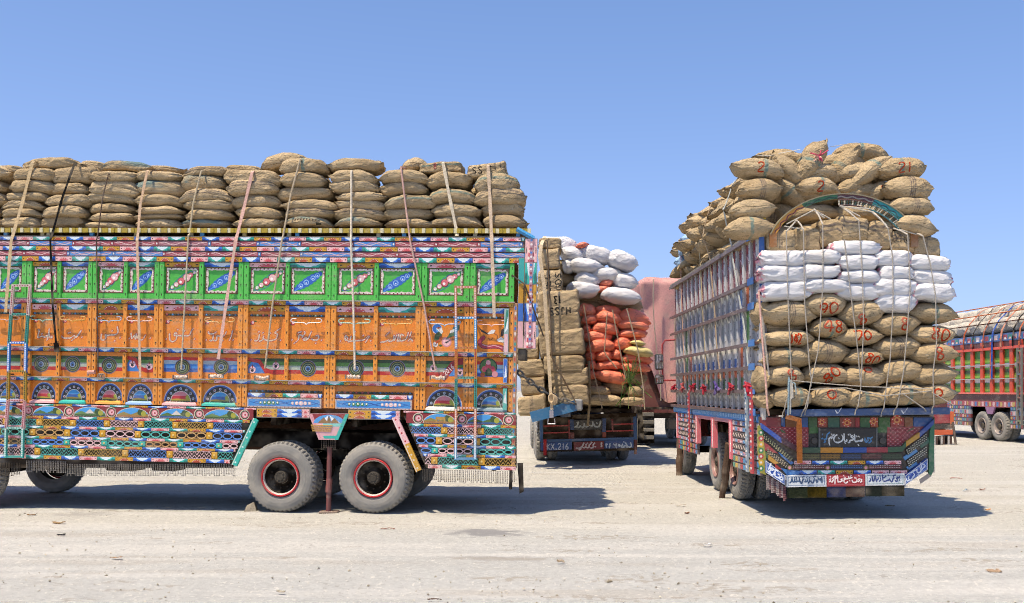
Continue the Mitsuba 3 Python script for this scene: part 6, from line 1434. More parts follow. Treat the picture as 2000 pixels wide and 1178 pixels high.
for k, (a, b, t, bt, tilt, Yh, ty, lab, mkt) in enumerate(HEAP):
    p0, p1 = at(a, bt, Yh), at(b, t, Yh); w, h = p1[0] - p0[0], p1[2] - p0[2]
    ct, st_ = abs(math.cos(tilt)), abs(math.sin(tilt)); det = max(ct * ct - st_ * st_, .3)
    if abs(tilt) > .5: L, Hh = math.hypot(w, h) * .93, min(w, h) * .62 + .05
    else: L, Hh = w * 1.03, h * 1.10 - .4 * w * st_
    Hh = max(Hh, .22); D = .5
    mk = [([[(x, z) for x, z in s] for s in letters(mkt, .09, .14, .2)], .016, '#a03c26')] if mkt else None
    key = sack('jute_sack', lab, 'sack', None, ((p0[0] + p1[0]) / 2, Yh + D / 2, (p0[2] + p1[2]) / 2), (L, Hh, D), 'plump', ty, tilt=tilt, yaw=.1 * math.sin(k * 2.1), seed=3000 + k, load='B', marks=mk, bend=.03 * math.sin(k * 1.3) - .01, na=34, nb=30)
    if k == 7:
        kn = MB(); q = at(1600, 305, Yh - .02); rs = np.random.RandomState(4)
        for i in range(12):
            e = rs.normal(0, 1, 3) * (.06, .02, .05); kn.tube([q, q + e * .5 + (0, -.02, 0), q + e], .010, '#c4566a' if i % 3 else '#d8b0a0', 5)
        part(key, 'knotted_cord', kn, 'matte')
# sacks bulging over the left wall, in four tiers that run forward
TIER = [(4.14, 3.60, 0), (4.43, 3.56, 1), (4.72, 3.48, 2), (5.0, 3.56, 3), (5.26, 3.74, 4)]
for ti, (z, x, _) in enumerate(TIER):
    n = 9
    for k in range(n):
        rs = np.random.RandomState(1500 + ti * 20 + k); y = 13.75 + k * .70 + (ti % 2) * .3 + .15 * (ti == 4) + rs.uniform(-.05, .05)
        zz_ = z + rs.uniform(-.04, .04) - .008 * k * (ti > 1)
        lab = f'jute sack over the right truck left wall, {["lowest", "second", "third", "fourth", "top"][ti]} tier, {ORD[k]} from rear'
        sack('jute_sack', lab, 'sack', 'sacks bulging over the left wall of the right truck', (x + .38 + rs.uniform(-.05, .05), y, zz_), (.98, .33, .66), 'plump', [0, 0, 1, 3][rs.randint(4)], tilt=rs.uniform(-.22, .22), yaw=rs.uniform(-.25, .25), pitch=rs.uniform(-.1, .1), seed=1500 + ti * 20 + k, load='B')
for k, (px, py, Y_, c) in enumerate(((1338, 488, 19.0, 0), (1334, 512, 19.1, 0), (1345, 470, 18.6, 0))):
    p = at(px, py, Y_); sack('blue_bag', ['crumpled light blue bag at the far left corner, upper of the pair', 'crumpled light blue bag at the far left corner, lower of the pair', 'small white and blue bag wedged among the far left sacks'][k], 'bag', None, p, (.30, .26, .3), 'plump', 0, tilt=.5 - k * .4, bsdf='blue_plastic', seed=k)
rs = np.random.RandomState(8); bx = []
for y in np.arange(13.65, 19.9, .68):
    for x in (4.45, 5.15, 5.75):
        for l in range(5 if y > 14.2 and x < 5.3 else 4):
            if l == 3 and x > 5.7: continue
            bx.append(((x + rs.uniform(-.03, .03), y, 4.1 + l * .30 + (.0 if x < 5.7 else -.06)), (.80, .36, .70), 'plump'))
for x in (4.1, 4.9, 5.6):
    for l in range(9): bx.append(((x, 13.75, 1.75 + l * .28), (.85, .32, .6), 'plump'))
heap('sack_pile', 'inner sacks of the right truck packed behind the outer sacks', bx, 6000)
scene['blue_plastic'] = two({'type': 'principled', 'base_color': {'type': 'rgb', 'value': [0.30, 0.46, 0.66]}, 'roughness': 0.4})
# ---- painted arch over the tail
def arch_pt(t, r=1.0):
    cx, cy = 1648.0, 500.0
    return cx + 153 * r * math.cos(t), cy - 121 * r * math.sin(t)
ACOL = [('#c08a2e', '#6d2c34')] * 4 + [('#2f6a48', '#1f3a2c')] * 3 + [('#4f2a34', '#8a8378')] * 3 + [('#238a92', '#12454a')] * 3 + [('#c07a34', '#6d2c34')] * 2
AR = thing('painted_arch', 'painted half-round arch rising over the tail of the right truck', 'arch')
ts = np.linspace(math.radians(160), math.radians(20), len(ACOL) * 2 + 1)
Ya = 12.98
for k, (c, d) in enumerate(ACOL):
    m = MB(); tt = ts[2 * k:2 * k + 3]; t2 = np.linspace(tt[0], tt[-1], 5)
    o = [at(*arch_pt(t, 1.0), Ya) for t in t2]; i_ = [at(*arch_pt(t, .93), Ya) for t in t2[::-1]]
    m.prism(Polygon([(p[0], p[2]) for p in o + i_]), Ya, Ya + .03, c)
    m.prism(Polygon([(p[0], p[2]) for p in [at(*arch_pt(t, 1.008), Ya) for t in t2] + [at(*arch_pt(t, .994), Ya) for t in t2[::-1]]]), Ya - .02, Ya + .05, '#857d66')
    w = [at(*arch_pt(t, .95 + .012 * math.sin(40 * t)), Ya) for t in np.linspace(tt[0], tt[-1], 9)]
    m.line([(p[0], p[2]) for p in w], .018, Ya - .0015, d)
    part(AR, 'segment', m)
for k in range(7, 14):
    m = MB()
    for q in range(4):
        for u in (.90, .875, .85, .83):
            t = ts[2 * k] + (ts[2 * k + 2] - ts[2 * k]) * q / 4; a, b = at(*arch_pt(t, u), Ya), at(*arch_pt(t - .02, u), Ya)
            m.tube([a, b], .008, '#c3bfb0' if (q + k) % 2 else '#2c4a4c', 5)
    t2 = np.linspace(ts[2 * k], ts[2 * k + 2], 4)
    for u in (.905, .82): m.tube([at(*arch_pt(t, u), Ya) for t in t2], .010, '#2f6f78' if k > 9 else '#4a3036', 5)
    part(AR, 'bead_mesh', m)
for sgn in (160, 20):
    m = MB(); p = at(*arch_pt(math.radians(sgn), .96), Ya); m.box(p[0] - .05, p[0] + .05, Ya - .01, Ya + .04, p[2] - .16, p[2] + .03, '#8a5a2c'); part(AR, 'foot', m)
# ---- ropes and straps on the rear; points in the reading scale of the rear sacks
ROPES = [[(182, 40), (190, 400), (205, 800), (215, 1000), (175, 1150), (165, 1230)], [(292, 30), (300, 500), (330, 900), (345, 1000), (300, 1178), (285, 1225)], [(415, -5), (412, 400), (385, 800), (330, 1050), (310, 1215)], [(552, 90), (600, 500), (640, 820), (655, 1000)], [(645, -30), (665, 300), (672, 600), (662, 900), (655, 1050), (632, 1215)], [(832, 20), (860, 200), (862, 500), (845, 850), (815, 1080), (800, 1225)], [(958, 60), (972, 400), (945, 750), (925, 950), (900, 1080), (880, 1215)], [(1056, 70), (1100, 250), (1130, 450), (1137, 750), (1115, 950), (1120, 1060), (1128, 1205)],
         [(210, 992), (420, 1012), (660, 1030), (900, 1040), (1112, 1046)], [(330, 1050), (560, 1040), (800, 1090), (1110, 1058)], [(915, 1075), (1000, 1130), (1090, 1190)], [(1118, 1075), (1180, 1110), (1250, 1150)], [(40, 580), (60, 750), (80, 920), (85, 960)], [(0, 420), (20, 700), (45, 1000), (55, 1170), (80, 1215)]]
RL = ['vertical grey rope, leftmost on the rear net of the right truck', 'vertical grey rope, second from left on the rear net', 'vertical grey rope, third from left, crossing its neighbours low down', 'short vertical rope right of the third, ending at the middle row', 'vertical grey rope at the centre of the rear net', 'vertical grey rope just right of centre on the rear net', 'vertical grey rope, second from right on the rear net', 'vertical grey rope, rightmost on the rear net',
      'horizontal rope tied across the lowest brown sacks', 'slack rope under the horizontal rope on the lowest sacks', 'slanting rope end low on the rear sacks, left one', 'slanting rope end low on the rear sacks, right one', 'rope along the left edge of the rear sacks', 'pale pink cord along the rear left corner post']
for k, (pts, lab) in enumerate(zip(ROPES, RL)):
    P3 = np.array([at(*rp(*p), YW) for p in pts])
    if k < 12 or k == 13:
        q = drape('B', P3, (0, 1, 0), .014, .06) if k != 13 else P3 + (0, -.05, 0)
    else: q = P3 + (0, .1, 0)
    for e in range(len(q)):
        if q[e][2] < ZF + .0: q[e][1] = 12.785
    m = MB(); m.tube(q, .0078 if k < 12 else .014, '#a39d93' if k != 13 else '#d3a89a', 6)
    if k < 8 and k not in (3,):
        up = [(1556, 430), (1556, 430), (1590, 408), None, (1640, 402), (1703, 412), (1745, 446), (1785, 455)][k]
        a = at(*up, 13.0); 
        m.tube([q[0], (q[0] + a) / 2 + (0, -.03, 0), a], .011, '#b3aca0', 6)
    single('net_rope', m, lab, 'rope', 'matte', group='ropes netted over the rear of the right truck')
kn = MB(); q = at(*rp(212, 1000), YW - .05); rs = np.random.RandomState(2)
for i in range(10):
    e = rs.normal(0, 1, 3) * (.05, .02, .05); kn.tube([q, q + e * .6, q + e * .8 + (.0, .0, -.10 - .04 * i % 3)], .010, '#8aa0a8' if i % 2 else '#b8b4aa', 5)
single('rope_knot', kn, 'blue-grey rope knot with loose ends above the left end of the tail beam', 'rope', 'matte')
SID = [([(1447, 345), (1440, 380), (1428, 450), (1430, 500), (1455, 650), (1461, 715)], .028, '#bfc3bd', 'white webbing strap over the left wall nearest the rear'), ([(1390, 395), (1384, 440), (1386, 500), (1395, 600), (1400, 680), (1408, 745)], .028, '#b39c7f', 'tan strap over the left wall, second from the rear'), ([(1365, 480), (1368, 520), (1374, 640), (1381, 750)], .026, '#b3a27c', 'tan strap over the left wall, third from the rear'), ([(1330, 500), (1330, 560), (1334, 660), (1338, 750)], .026, '#c39a84', 'pinkish strap over the far left corner of the right truck')]
for k, (pts, w, c, lab) in enumerate(SID):
    # on the side of the truck: the left wall is the plane x = 3.55, so a pixel gives the distance
    P3 = []
    for px, py in pts:
        Yd = 3.52 * F / (px - CX); P3.append(at(px, py, Yd))
    P3 = np.array(P3)
    up = P3[P3[:, 2] > 4.15]; lowp = P3[P3[:, 2] <= 4.15]
    ymid = P3[:, 1].min()
    q = drape('B', np.vstack([up, [up[-1] * [1, 1, 0] + [0, 0, 4.14]]]), (1, 0, 0), .014, .06) if len(up) > 1 else up
    line = np.vstack([[q[0] + (1.2, 0, .12), q[0] + (.5, 0, .12)], q, lowp]); m = MB()
    ribbon(m, line, w * 2, (0, 1, 0), c, .006); single('tie_strap', m, lab, 'strap', 'matte', group='straps over the left wall of the right truck')
m = MB(); p = [at(1476, 303, 13.6), at(1500, 305, 13.5), at(1530, 298, 13.45), at(1563, 292, 13.4)]; ribbon(m, np.array(p), .055, (0, 1, .3), '#b9b6ae'); single('tie_strap', m, 'white and grey strap crossing the top of the heap on the right truck', 'strap', 'matte')
m = MB(); p = [at(1622, 287, 13.9), at(1650, 282, 13.9), at(1680, 280, 14.0)]; ribbon(m, np.array(p), .05, (0, 1, .3), '#9a9690'); single('tie_strap', m, 'grey strap stretched between the two highest sacks of the heap', 'strap', 'matte')
for k, (a, b) in enumerate((((1590, 410), (1536, 438)), ((1590, 410), (1610, 426)), ((1590, 410), (1622, 428)), ((1640, 402), (1680, 423)), ((1640, 402), (1705, 414)), ((1640, 403), (1700, 408)), ((1703, 415), (1732, 440)), ((1532, 442), (1570, 448)), ((1756, 448), (1790, 458)))):
    m = MB(); m.tube([at(*a, 12.93), at(*b, 12.93)], .0085, '#b9b4a8', 5)
    single('lashing_rope', m, 'grey lashing rope between the arch and the bales, ' + ['first from the left fan', 'second of the left fan', 'third of the left fan', 'steepest of the middle fan', 'middle one of the middle fan', 'flattest of the middle fan', 'by the blue part of the arch', 'along the two leftmost bales', 'by the rightmost bale'][k], 'rope', 'matte')
# ---------------------------------------------------------------- the middle truck, farther back, its tail towards us
YC = 22.5
TC = thing('cargo_truck', 'farther truck in the middle seen from behind, blue rear frame, orange and white sacks', 'truck', 'painted cargo trucks')
PC = lambda name, mb, bsdf='paint', parent=TC, **k: part(parent, name, mb, bsdf, **k)
def XZ(px, py, Y=YC): p = at(px, py, Y); return p[0], p[2]
def zc5(x, y): return 1050 + x / 9.524, 800 + y / 9.524
def CP(pts, Y=YC): return Polygon([XZ(*zc5(*p), Y) for p in pts])
m = MB(); m.box(.78, 3.06, YC + .05, YC + 6.8, 1.28, 1.38, '#2d2722'); PC('floor', m, 'matte')
m = MB(); m.box(.78, .84, YC + .05, YC + 6.8, .75, 3.6, '#5a6a76'); PC('left_wall', m)
m = MB(); m.box(3.0, 3.06, YC + .05, YC + 6.8, .75, 3.6, '#5a4a44'); PC('right_wall', m)
m = MB(); m.box(.9, 2.95, YC + 7.0, YC + 8.6, .8, 2.9, '#3a4a66', .08); PC('cab', m)
for x in (1.35, 2.3):
    m = MB(); m.box(x, x + .09, YC + .2, YC + 8.2, .82, 1.1, '#1f1b18'); PC('chassis_beam', m, 'matte')
m = MB(); m.prism(CP([(40, 160), (1850, 90), (1850, 760), (40, 790)], YC + .12), YC + .12, YC + .16, '#463c33'); PC('rear_plate', m, 'matte')
for pts, c in (([(45, 180), (95, 180), (100, 600), (45, 600)], '#2b5c92'), ([(600, 185), (680, 185), (680, 380), (610, 380)], '#24406a'), ([(1195, 165), (1275, 165), (1270, 420), (1200, 420)], '#24406a'), ([(1780, 90), (1840, 90), (1850, 560), (1790, 560)], '#28507c'), ([(1800, 560), (1850, 560), (1840, 830), (1800, 830)], '#5a2420'), ([(1200, 420), (1275, 420), (1275, 520), (1210, 520)], '#7a2f1c'), ([(570, 190), (600, 190), (605, 560), (580, 560)], '#7a2320'), ([(1370, 180), (1405, 180), (1410, 410), (1385, 410)], '#7a2320'), ([(605, 430), (680, 430), (680, 560), (610, 560)], '#6a211c')):
    m = MB(); m.prism(CP(pts), YC, YC + .08, c); PC('frame_post', m)
for a, b, y in ((105, 580, 312), (110, 580, 440), (1400, 1785, 280), (1280, 1785, 405)):
    m = MB(); m.prism(CP([(a, y - 12), (b, y - 26), (b, y - 4), (a, y + 10)]), YC + .02, YC + .06, '#a52a26'); PC('red_bar', m)
m = MB(); m.prism(CP([(60, 560), (1800, 515), (1800, 562), (60, 610)]), YC - .02, YC + .06, '#2a527f'); PC('rear_beam', m)
m = MB(); m.prism(CP([(640, 100), (1830, 60), (1830, 130), (640, 180)], YC - .05), YC - .05, YC + .3, '#33291f'); PC('tail_board', m, 'matte')
m = MB(); m.prism(CP([(670, 195), (1205, 180), (1205, 370), (680, 382)]), YC - .02, YC + .04, '#22231f')
S = [[(1170, 220), (1140, 310), (1060, 315), (1050, 270)], [(1100, 250)], [(1030, 225), (1020, 300), (985, 305)], [(960, 290), (930, 310), (900, 325), (880, 300)], [(870, 260), (850, 330), (820, 325)], [(800, 300), (770, 330), (720, 325)], [(760, 235), (735, 300), (690, 330)], [(735, 245)]]
m.flat(pen([[XZ(*zc5(*p)) for p in s] for s in S], .035, 2.2, .5), YC - .022, '#9aa09c'); PC('name_board', m)
def plate(pts, c): 
    mm = MB(); P_ = CP(pts, YC - .03); mm.prism(P_, YC - .03, YC + .03, c); return mm
m = plate([(55, 618), (640, 598), (640, 745), (60, 765)], '#1f4a86')
for s in letters('TKX', .072, .135, .34): m.line([(x + XZ(*zc5(205, 690))[0], z + XZ(*zc5(205, 690))[1]) for x, z in s], .017, YC - .0325, '#cfd8de')
for s in letters('.', .06, .135): m.line([(x + XZ(*zc5(345, 685))[0], z + XZ(*zc5(345, 685))[1]) for x, z in s], .03, YC - .0325, '#cfd8de')
for s in letters('216', .070, .14, .32): m.line([(x + XZ(*zc5(475, 685))[0], z + XZ(*zc5(475, 685))[1]) for x, z in curve(s, 3)], .017, YC - .0325, '#cfd8de')
PC('number_plate', m, label='blue number plate lettered TKX.216 in white')
m = plate([(672, 610), (1232, 585), (1232, 735), (676, 765)], '#6f1d22')
S = [[(860, 620), (830, 680), (780, 715), (712, 715)], [(800, 700), (800, 735), (765, 748)], [(900, 640), (890, 700), (840, 708)], [(1010, 610), (960, 660), (955, 705), (905, 705)], [(1060, 620), (1030, 660), (1030, 705), (985, 718)], [(1065, 690), (1080, 690)], [(1190, 615), (1175, 650), (1195, 670), (1175, 690)], [(1000, 605)], [(925, 630)]]
m.flat(pen([[XZ(*zc5(*p)) for p in s] for s in S], .030, 2.2, .5), YC - .0325, '#c9bdb8'); PC('name_plate', m, label='red plate with white hand-painted lettering')
m = plate([(1245, 585), (1785, 560), (1785, 712), (1248, 725)], '#1f457c')
S = [[(1262, 650), (1275, 640), (1300, 648)], [(1270, 650), (1278, 702)], [(1345, 635), (1332, 712)], [(1410, 640), (1440, 660), (1468, 635)], [(1452, 655), (1462, 712)], [(1515, 650), (1500, 670), (1520, 685), (1530, 660), (1515, 650)], [(1580, 640), (1560, 700), (1600, 700), (1610, 670)], [(1640, 610), (1645, 690), (1690, 690)], [(1730, 620), (1740, 680), (1700, 700)], [(1600, 600)], [(1660, 660)]]
m.flat(pen([[XZ(*zc5(*p)) for p in s] for s in S], .028, 2.2, .55), YC - .0325, '#b3c3cf'); PC('number_plate', m, label='blue number plate with white Urdu numerals')
def wheels_y(parent, x_out, ys, side, z=.53, ring='#6a5a50', dual=True):
    for y in ys:
        R90 = rotz(math.radians(90)); wheel(parent, (y, -x_out, z), .53, .26, 1 if side < 0 else -1, ring, dual, (R90, np.zeros(3)), lugs=30, n=90, rot=y, dish='#3a322c')
wheels_y(TC, .70, (24.3, 25.65, 29.3), -1); wheels_y(TC, 3.12, (24.3, 25.65, 29.3), 1)
for y in (24.3, 25.65, 29.3):
    m = MB(); m.tube([(.95, y, .53), (2.9, y, .53)], .075, '#1d1917', 8); PC('axle', m, 'matte')
m = MB(); m.add(*BOX(1.0, 1.42, YC + .3, YC + .34, .33, .75, '#0')[:2], '#1c1a19') if False else m.box(.95, 1.5, YC + .5, YC + .54, .45, .8, '#1c1a19'); PC('mud_flap', m, 'matte')
m = MB(); m.box(2.35, 2.95, YC + .5, YC + .54, .40, .8, '#1c1a19'); PC('mud_flap', m, 'matte')
m = MB()
for k in range(9): m.box(.70, .73, YC + .2, YC + 1.6, .80 + .075 * k, .85 + .075 * k, '#a8a49c' if k % 2 else '#6a6660')
PC('left_mud_guard', m, stuff=True)
a, b = at(1064, 862, YC), at(1060, 888, YC); m = MB(); m.box(a[0] - .035, a[0] + .04, YC - .08, YC - .05, b[2] - .01, a[2] + .05, '#b03a3c'); PC('red_rag', m, 'matte')
# blue tailgate edge, let down aslant
m = MB(); p, q = at(1037, 815, 21.2), at(1124, 792, 21.2); d = (q - p) / np.linalg.norm(q - p)
m.add(*_bar(p, q, .24), '#2f6f9f'); m.add(*_bar(p + (0, 1.2, .1), q + (0, 1.2, .1), .10), '#5a3a26'); m.add(*_bar(p + (.1, .1, .12), q + (-.1, 1.2, .10), .06), '#4a3a2c')
TG = PC('tailgate', m, label='blue tailgate let down aslant')
m = MB(); e = at(1130, 790, 21.15); m.box(e[0] - .11, e[0] + .09, 21.08, 21.25, e[2] - .14, e[2] + .12, '#8d9196', .03); part(TG, 'latch', m)
# chain that holds the tailgate
def chain(pts, r, c):
    mb = MB(); p = np.asarray(pts, float); seg = np.concatenate([[0], np.cumsum(np.linalg.norm(np.diff(p, axis=0), axis=1))]); n = int(seg[-1] / (r * 5))
    for k in range(n):
        t = (k + .5) * seg[-1] / n; c0 = np.array([np.interp(t, seg, p[:, i]) for i in range(3)]); d = np.array([np.interp(t + .02, seg, p[:, i]) for i in range(3)]) - c0; d /= np.linalg.norm(d) + 1e-9
        s = np.cross(d, [0, 1, 0]); s /= np.linalg.norm(s); s = s if k % 2 else np.cross(d, s); a = np.linspace(0, 2 * np.pi, 9)
        mb.tube([c0 + d * math.cos(t_) * r * 3.3 + s * math.sin(t_) * r * 1.7 for t_ in a], r * .8, c, 5, False)
    return mb
t = np.linspace(0, 1, 14); P0, P1 = at(1001, 716, 21.0), at(1124, 789, 21.1)
cp = P0 + (P1 - P0) * t[:, None]; cp[:, 2] -= .14 * np.sin(np.pi * t)
m = chain(cp, .030, '#4a4e54'); part(TC, 'chain', m, 'matte', stuff=True)
# ---- bales on the tailgate
u1 = lambda x, y: (1000 + x * .2207, 440 + y * .2207)
u2 = lambda x, y: (1000 + x * .2207, 680 + y * .2207)
BC = [(u1, 252, 440, 108, 215, .25, 'small top bale of the tall stack on the middle truck', 0, 0), (u1, 262, 428, 205, 400, .1, 'creased bale second from the top of the tall stack', 0, .03), (u1, 242, 448, 393, 628, .05, 'bale lettered sideways JEC and GDS in the tall stack', 0, .04), (u1, 236, 600, 575, 828, -.05, 'wide bale lettered upside down 13 and HJSS', 0, .05), (u1, 240, 612, 765, 962, -.05, 'bale with a sewn seam right below the lettered bale', 0, .07), (u1, 246, 645, 920, 1165, -.08, 'bale with a stitched top edge, second below the lettered bale', 0, .07),
      (u2, 290, 642, 62, 230, -.1, 'soft square bale in the lower part of the tall stack', 0, .05), (u2, 345, 682, 185, 342, -.1, 'bale second from the bottom of the tall stack on the tailgate', 0, .07), (u2, 372, 692, 318, 505, -.1, 'lowest bale of the tall stack, resting on the blue tailgate', 0, .06), (u2, 60, 250, -90, 115, .4, 'shaded bale at the top of the short left stack', 0, .0), (u2, 66, 305, 95, 265, .35, 'flat bale second from top of the short left stack', 0, .04), (u2, 88, 306, 258, 430, .3, 'creased bale third from top of the short left stack', 5, .06), (u2, 64, 305, 425, 606, .2, 'lowest left bale with dark woven stripes, hanging over the tailgate', 3, .06)]
mk4 = [([[(x * -1 + -.0, -z + .11) for x, z in s] for s in letters('13', .07, .17, .3)] + [[(-x + .04, -z - .16) for x, z in s] for s in letters('HJSS', .095, .17, .35)], .030, '#2c2a26')]
mk3 = [([[(-.05 - z * 1.0, x) for x, z in s] for s in letters('JEC', .11, .13, .3)] + [[(.20 - z, x + .02) for x, z in s] for s in letters('GDS', .11, .13, .3)], .022, '#3a3a34')]
for k, (u, a, b, t_, bt, dy, lab, ty, tl) in enumerate(BC):
    Yb = 21.3 + dy; p0, p1 = at(*u(a, bt), Yb), at(*u(b, t_), Yb)
    D = 1.0 if k < 9 else .9
    sack('jute_bale', lab, 'bale', None, ((p0[0] + p1[0]) / 2, Yb + D / 2, (p0[2] + p1[2]) / 2), (p1[0] - p0[0], (p1[2] - p0[2]) * 1.03, D), 'bale', ty, tilt=tl, yaw=-.06, seed=600 + k, load='C', marks={3: mk4, 2: mk3}.get(k), na=34, nb=34)
# ---- white, orange and brown sacks of the middle truck
WC = [(250, 560, 95, 235, .5, .0, 'large white sack at the back behind the tall bale stack'), (440, 652, 192, 300, .2, -.12, 'white sack right of the topmost bale'), (618, 892, 172, 330, .15, -.20, 'white sack slanting down right, top middle of the middle truck'), (858, 1122, 210, 400, .1, -.38, 'white sack pointing down right at the right top edge'), (462, 565, 290, 402, .25, -.2, 'small white sack end beside the bales, upper'), (518, 806, 278, 412, .05, -.12, 'white sack below the slanting top one, left'), (566, 796, 402, 540, .1, -.28, 'white sack slanting below, over the lowest left one'), (700, 968, 372, 482, .1, -.05, 'white sack with torn edge above the orange cloth'), (886, 1114, 408, 560, .12, -.15, 'white sack with tied corner at the right edge'), (500, 772, 498, 624, .0, -.08, 'lowest left white sack over the orange sacks'), (806, 1140, 540, 692, -.1, -.16, 'lowest right white sack with a long seam'), (640, 800, 280, 390, .3, -.3, 'white sack mostly hidden between the top ones')]
for k, (a, b, t_, bt, dy, tl, lab) in enumerate(WC):
    Yb = 22.1 + dy; p0, p1 = at(*u1(a, bt), Yb), at(*u1(b, t_), Yb); w, h = p1[0] - p0[0], p1[2] - p0[2]
    sack('white_sack', lab, 'sack', None, ((p0[0] + p1[0]) / 2, Yb + .4, (p0[2] + p1[2]) / 2), (w * 1.06, max(.40, h * 1.2 - .45 * w * abs(tl)), .8), 'pillow', 0, tilt=tl, yaw=.1 * math.sin(k), bsdf='woven_plastic', seed=620 + k, load='C', bend=.02)
OC = [(u1, 596, 748, 692, 805, .1, -.2), (u1, 745, 968, 705, 800, .15, -.1), (u1, 748, 984, 752, 874, .0, -.2), (u1, 966, 1226, 742, 895, .05, -.30), (u1, 630, 760, 788, 874, .12, -.1), (u1, 722, 954, 846, 965, .05, -.12), (u1, 944, 1218, 832, 928, .0, -.08), (u1, 640, 700, 880, 960, .2, 0), (u1, 952, 1206, 920, 992, .05, .0), (u1, 650, 892, 935, 1036, .1, -.05), (u1, 688, 918, 1010, 1122, .0, .0), (u1, 906, 1070, 990, 1110, .05, -.1), (u1, 1046, 1180, 985, 1060, .15, -.1), (u2, 672, 735, 25, 112, .12, 0), (u2, 748, 892, 12, 124, .02, .1), (u2, 888, 985, 5, 110, .08, -.2), (u2, 982, 1246, 48, 138, .05, -.08), (u2, 676, 748, 105, 192, .1, 0), (u2, 744, 975, 112, 196, .05, .04), (u2, 962, 1236, 125, 208, .05, -.06), (u2, 670, 748, 192, 276, .1, 0), (u2, 752, 1018, 195, 314, .0, -.16)]
OSIDE, OY = {}, {}
for k, q in enumerate(OC):
    mx, OY[k] = q[0]((q[1] + q[2]) / 2, (q[3] + q[4]) / 2); OSIDE[k] = 'left' if mx < 1165 else 'middle' if mx < 1203 else 'right'
for k, (u, a, b, t_, bt, dy, tl) in enumerate(OC):
    Yb = 22.15 + dy; p0, p1 = at(*u(a, bt), Yb), at(*u(b, t_), Yb); w, h = p1[0] - p0[0], p1[2] - p0[2]
    mx, my = u((a + b) / 2, (t_ + bt) / 2)
    side = OSIDE[k]; lab = f'orange sack, {ORD[[q for q in sorted(OSIDE, key=lambda q: OY[q]) if OSIDE[q] == side].index(k)]} from the top in the {side} column of the orange stack'
    sack('orange_sack', lab, 'sack', 'orange sacks on the middle truck', ((p0[0] + p1[0]) / 2, Yb + .35, (p0[2] + p1[2]) / 2), (w * 1.06, max(.25, h * 1.2 - .4 * w * abs(tl)), .7), 'pillow', 2, tilt=tl, yaw=.08 * math.sin(k * 2), bsdf='woven_plastic', seed=650 + k, load='C', bend=-.03)
for k, (u, a, b, t_, bt, lab, ty) in enumerate(((u1, 1005, 1262, 1066, 1164, 'pale yellow sack sticking out right among the orange sacks', 3), (u1, 1054, 1200, 1012, 1070, 'small yellow cloth bundle above the pale yellow sack', 3))):
    p0, p1 = at(*u(a, bt), 22.0), at(*u(b, t_), 22.0); sack('yellow_sack', lab, 'sack', None, ((p0[0] + p1[0]) / 2, 22.35, (p0[2] + p1[2]) / 2), (p1[0] - p0[0], p1[2] - p0[2], .7), 'plump', ty, tilt=-.15, bsdf='woven_plastic', seed=690 + k, load='C')
for k, (u, a, b, t_, bt, lab) in enumerate(((u1, 785, 905, 470, 540, 'orange cloth bundle peeping out between the white sacks'), (u1, 745, 870, 520, 590, 'orange sack corner hanging below the white sacks'), (u1, 570, 680, 138, 200, 'pink sack corner showing behind the white sacks'))):
    p0, p1 = at(*u(a, bt), 22.25), at(*u(b, t_), 22.25); sack('orange_sack', lab, 'sack', None, ((p0[0] + p1[0]) / 2, 22.5, (p0[2] + p1[2]) / 2), (p1[0] - p0[0], p1[2] - p0[2], .5), 'plump', 2, tilt=.2, bsdf='woven_plastic', seed=695 + k, load='C')
JC = [(u1, 590, 900, 600, 715, .6, -.1, 'shaded brown sack under the lowest white sacks, left'), (u1, 850, 1145, 620, 765, .5, -.2, 'shaded brown sack under the lowest white sacks, right'), (u2, 690, 872, 338, 424, .0, -.12, 'brown sack left below the orange sacks'), (u2, 840, 1020, 290, 410, .25, .0, 'brown sack in shade under the long orange sack'), (u2, 1036, 1190, 215, 330, .3, .0, 'brown sack at the right below the orange sacks'), (u2, 1030, 1170, 340, 440, .1, .05, 'brown sack right, third layer from the bottom'), (u2, 688, 985, 414, 506, -.05, -.04, 'brown sack in the bottom layer of the middle truck, left'), (u2, 975, 1185, 438, 508, -.05, .0, 'brown sack in the bottom layer of the middle truck, right'), (u2, 680, 780, 270, 345, .3, 0, 'small brown sack end below the left orange sacks')]
for k, (u, a, b, t_, bt, dy, tl, lab) in enumerate(JC):
    Yb = 22.15 + dy; p0, p1 = at(*u(a, bt), Yb), at(*u(b, t_), Yb); sack('jute_sack', lab, 'sack', None, ((p0[0] + p1[0]) / 2, Yb + .35, (p0[2] + p1[2]) / 2), ((p1[0] - p0[0]) * 1.05, (p1[2] - p0[2]) * 1.15, .7), 'soft', 0, tilt=tl, seed=720 + k, load='C')
rs = np.random.RandomState(9); bx = []
for y in np.arange(23.0, 29.0, .75):
    for x in (1.25, 1.95, 2.6):
        for l in range(11):
            if l < 10 or x < 2.2: bx.append(((x + rs.uniform(-.03, .03), y, 1.55 + l * .335), (.85, .38, .75), 'plump'))
heap('sack_pile', 'inner sacks of the middle truck packed behind the outer ones', bx, 7000)
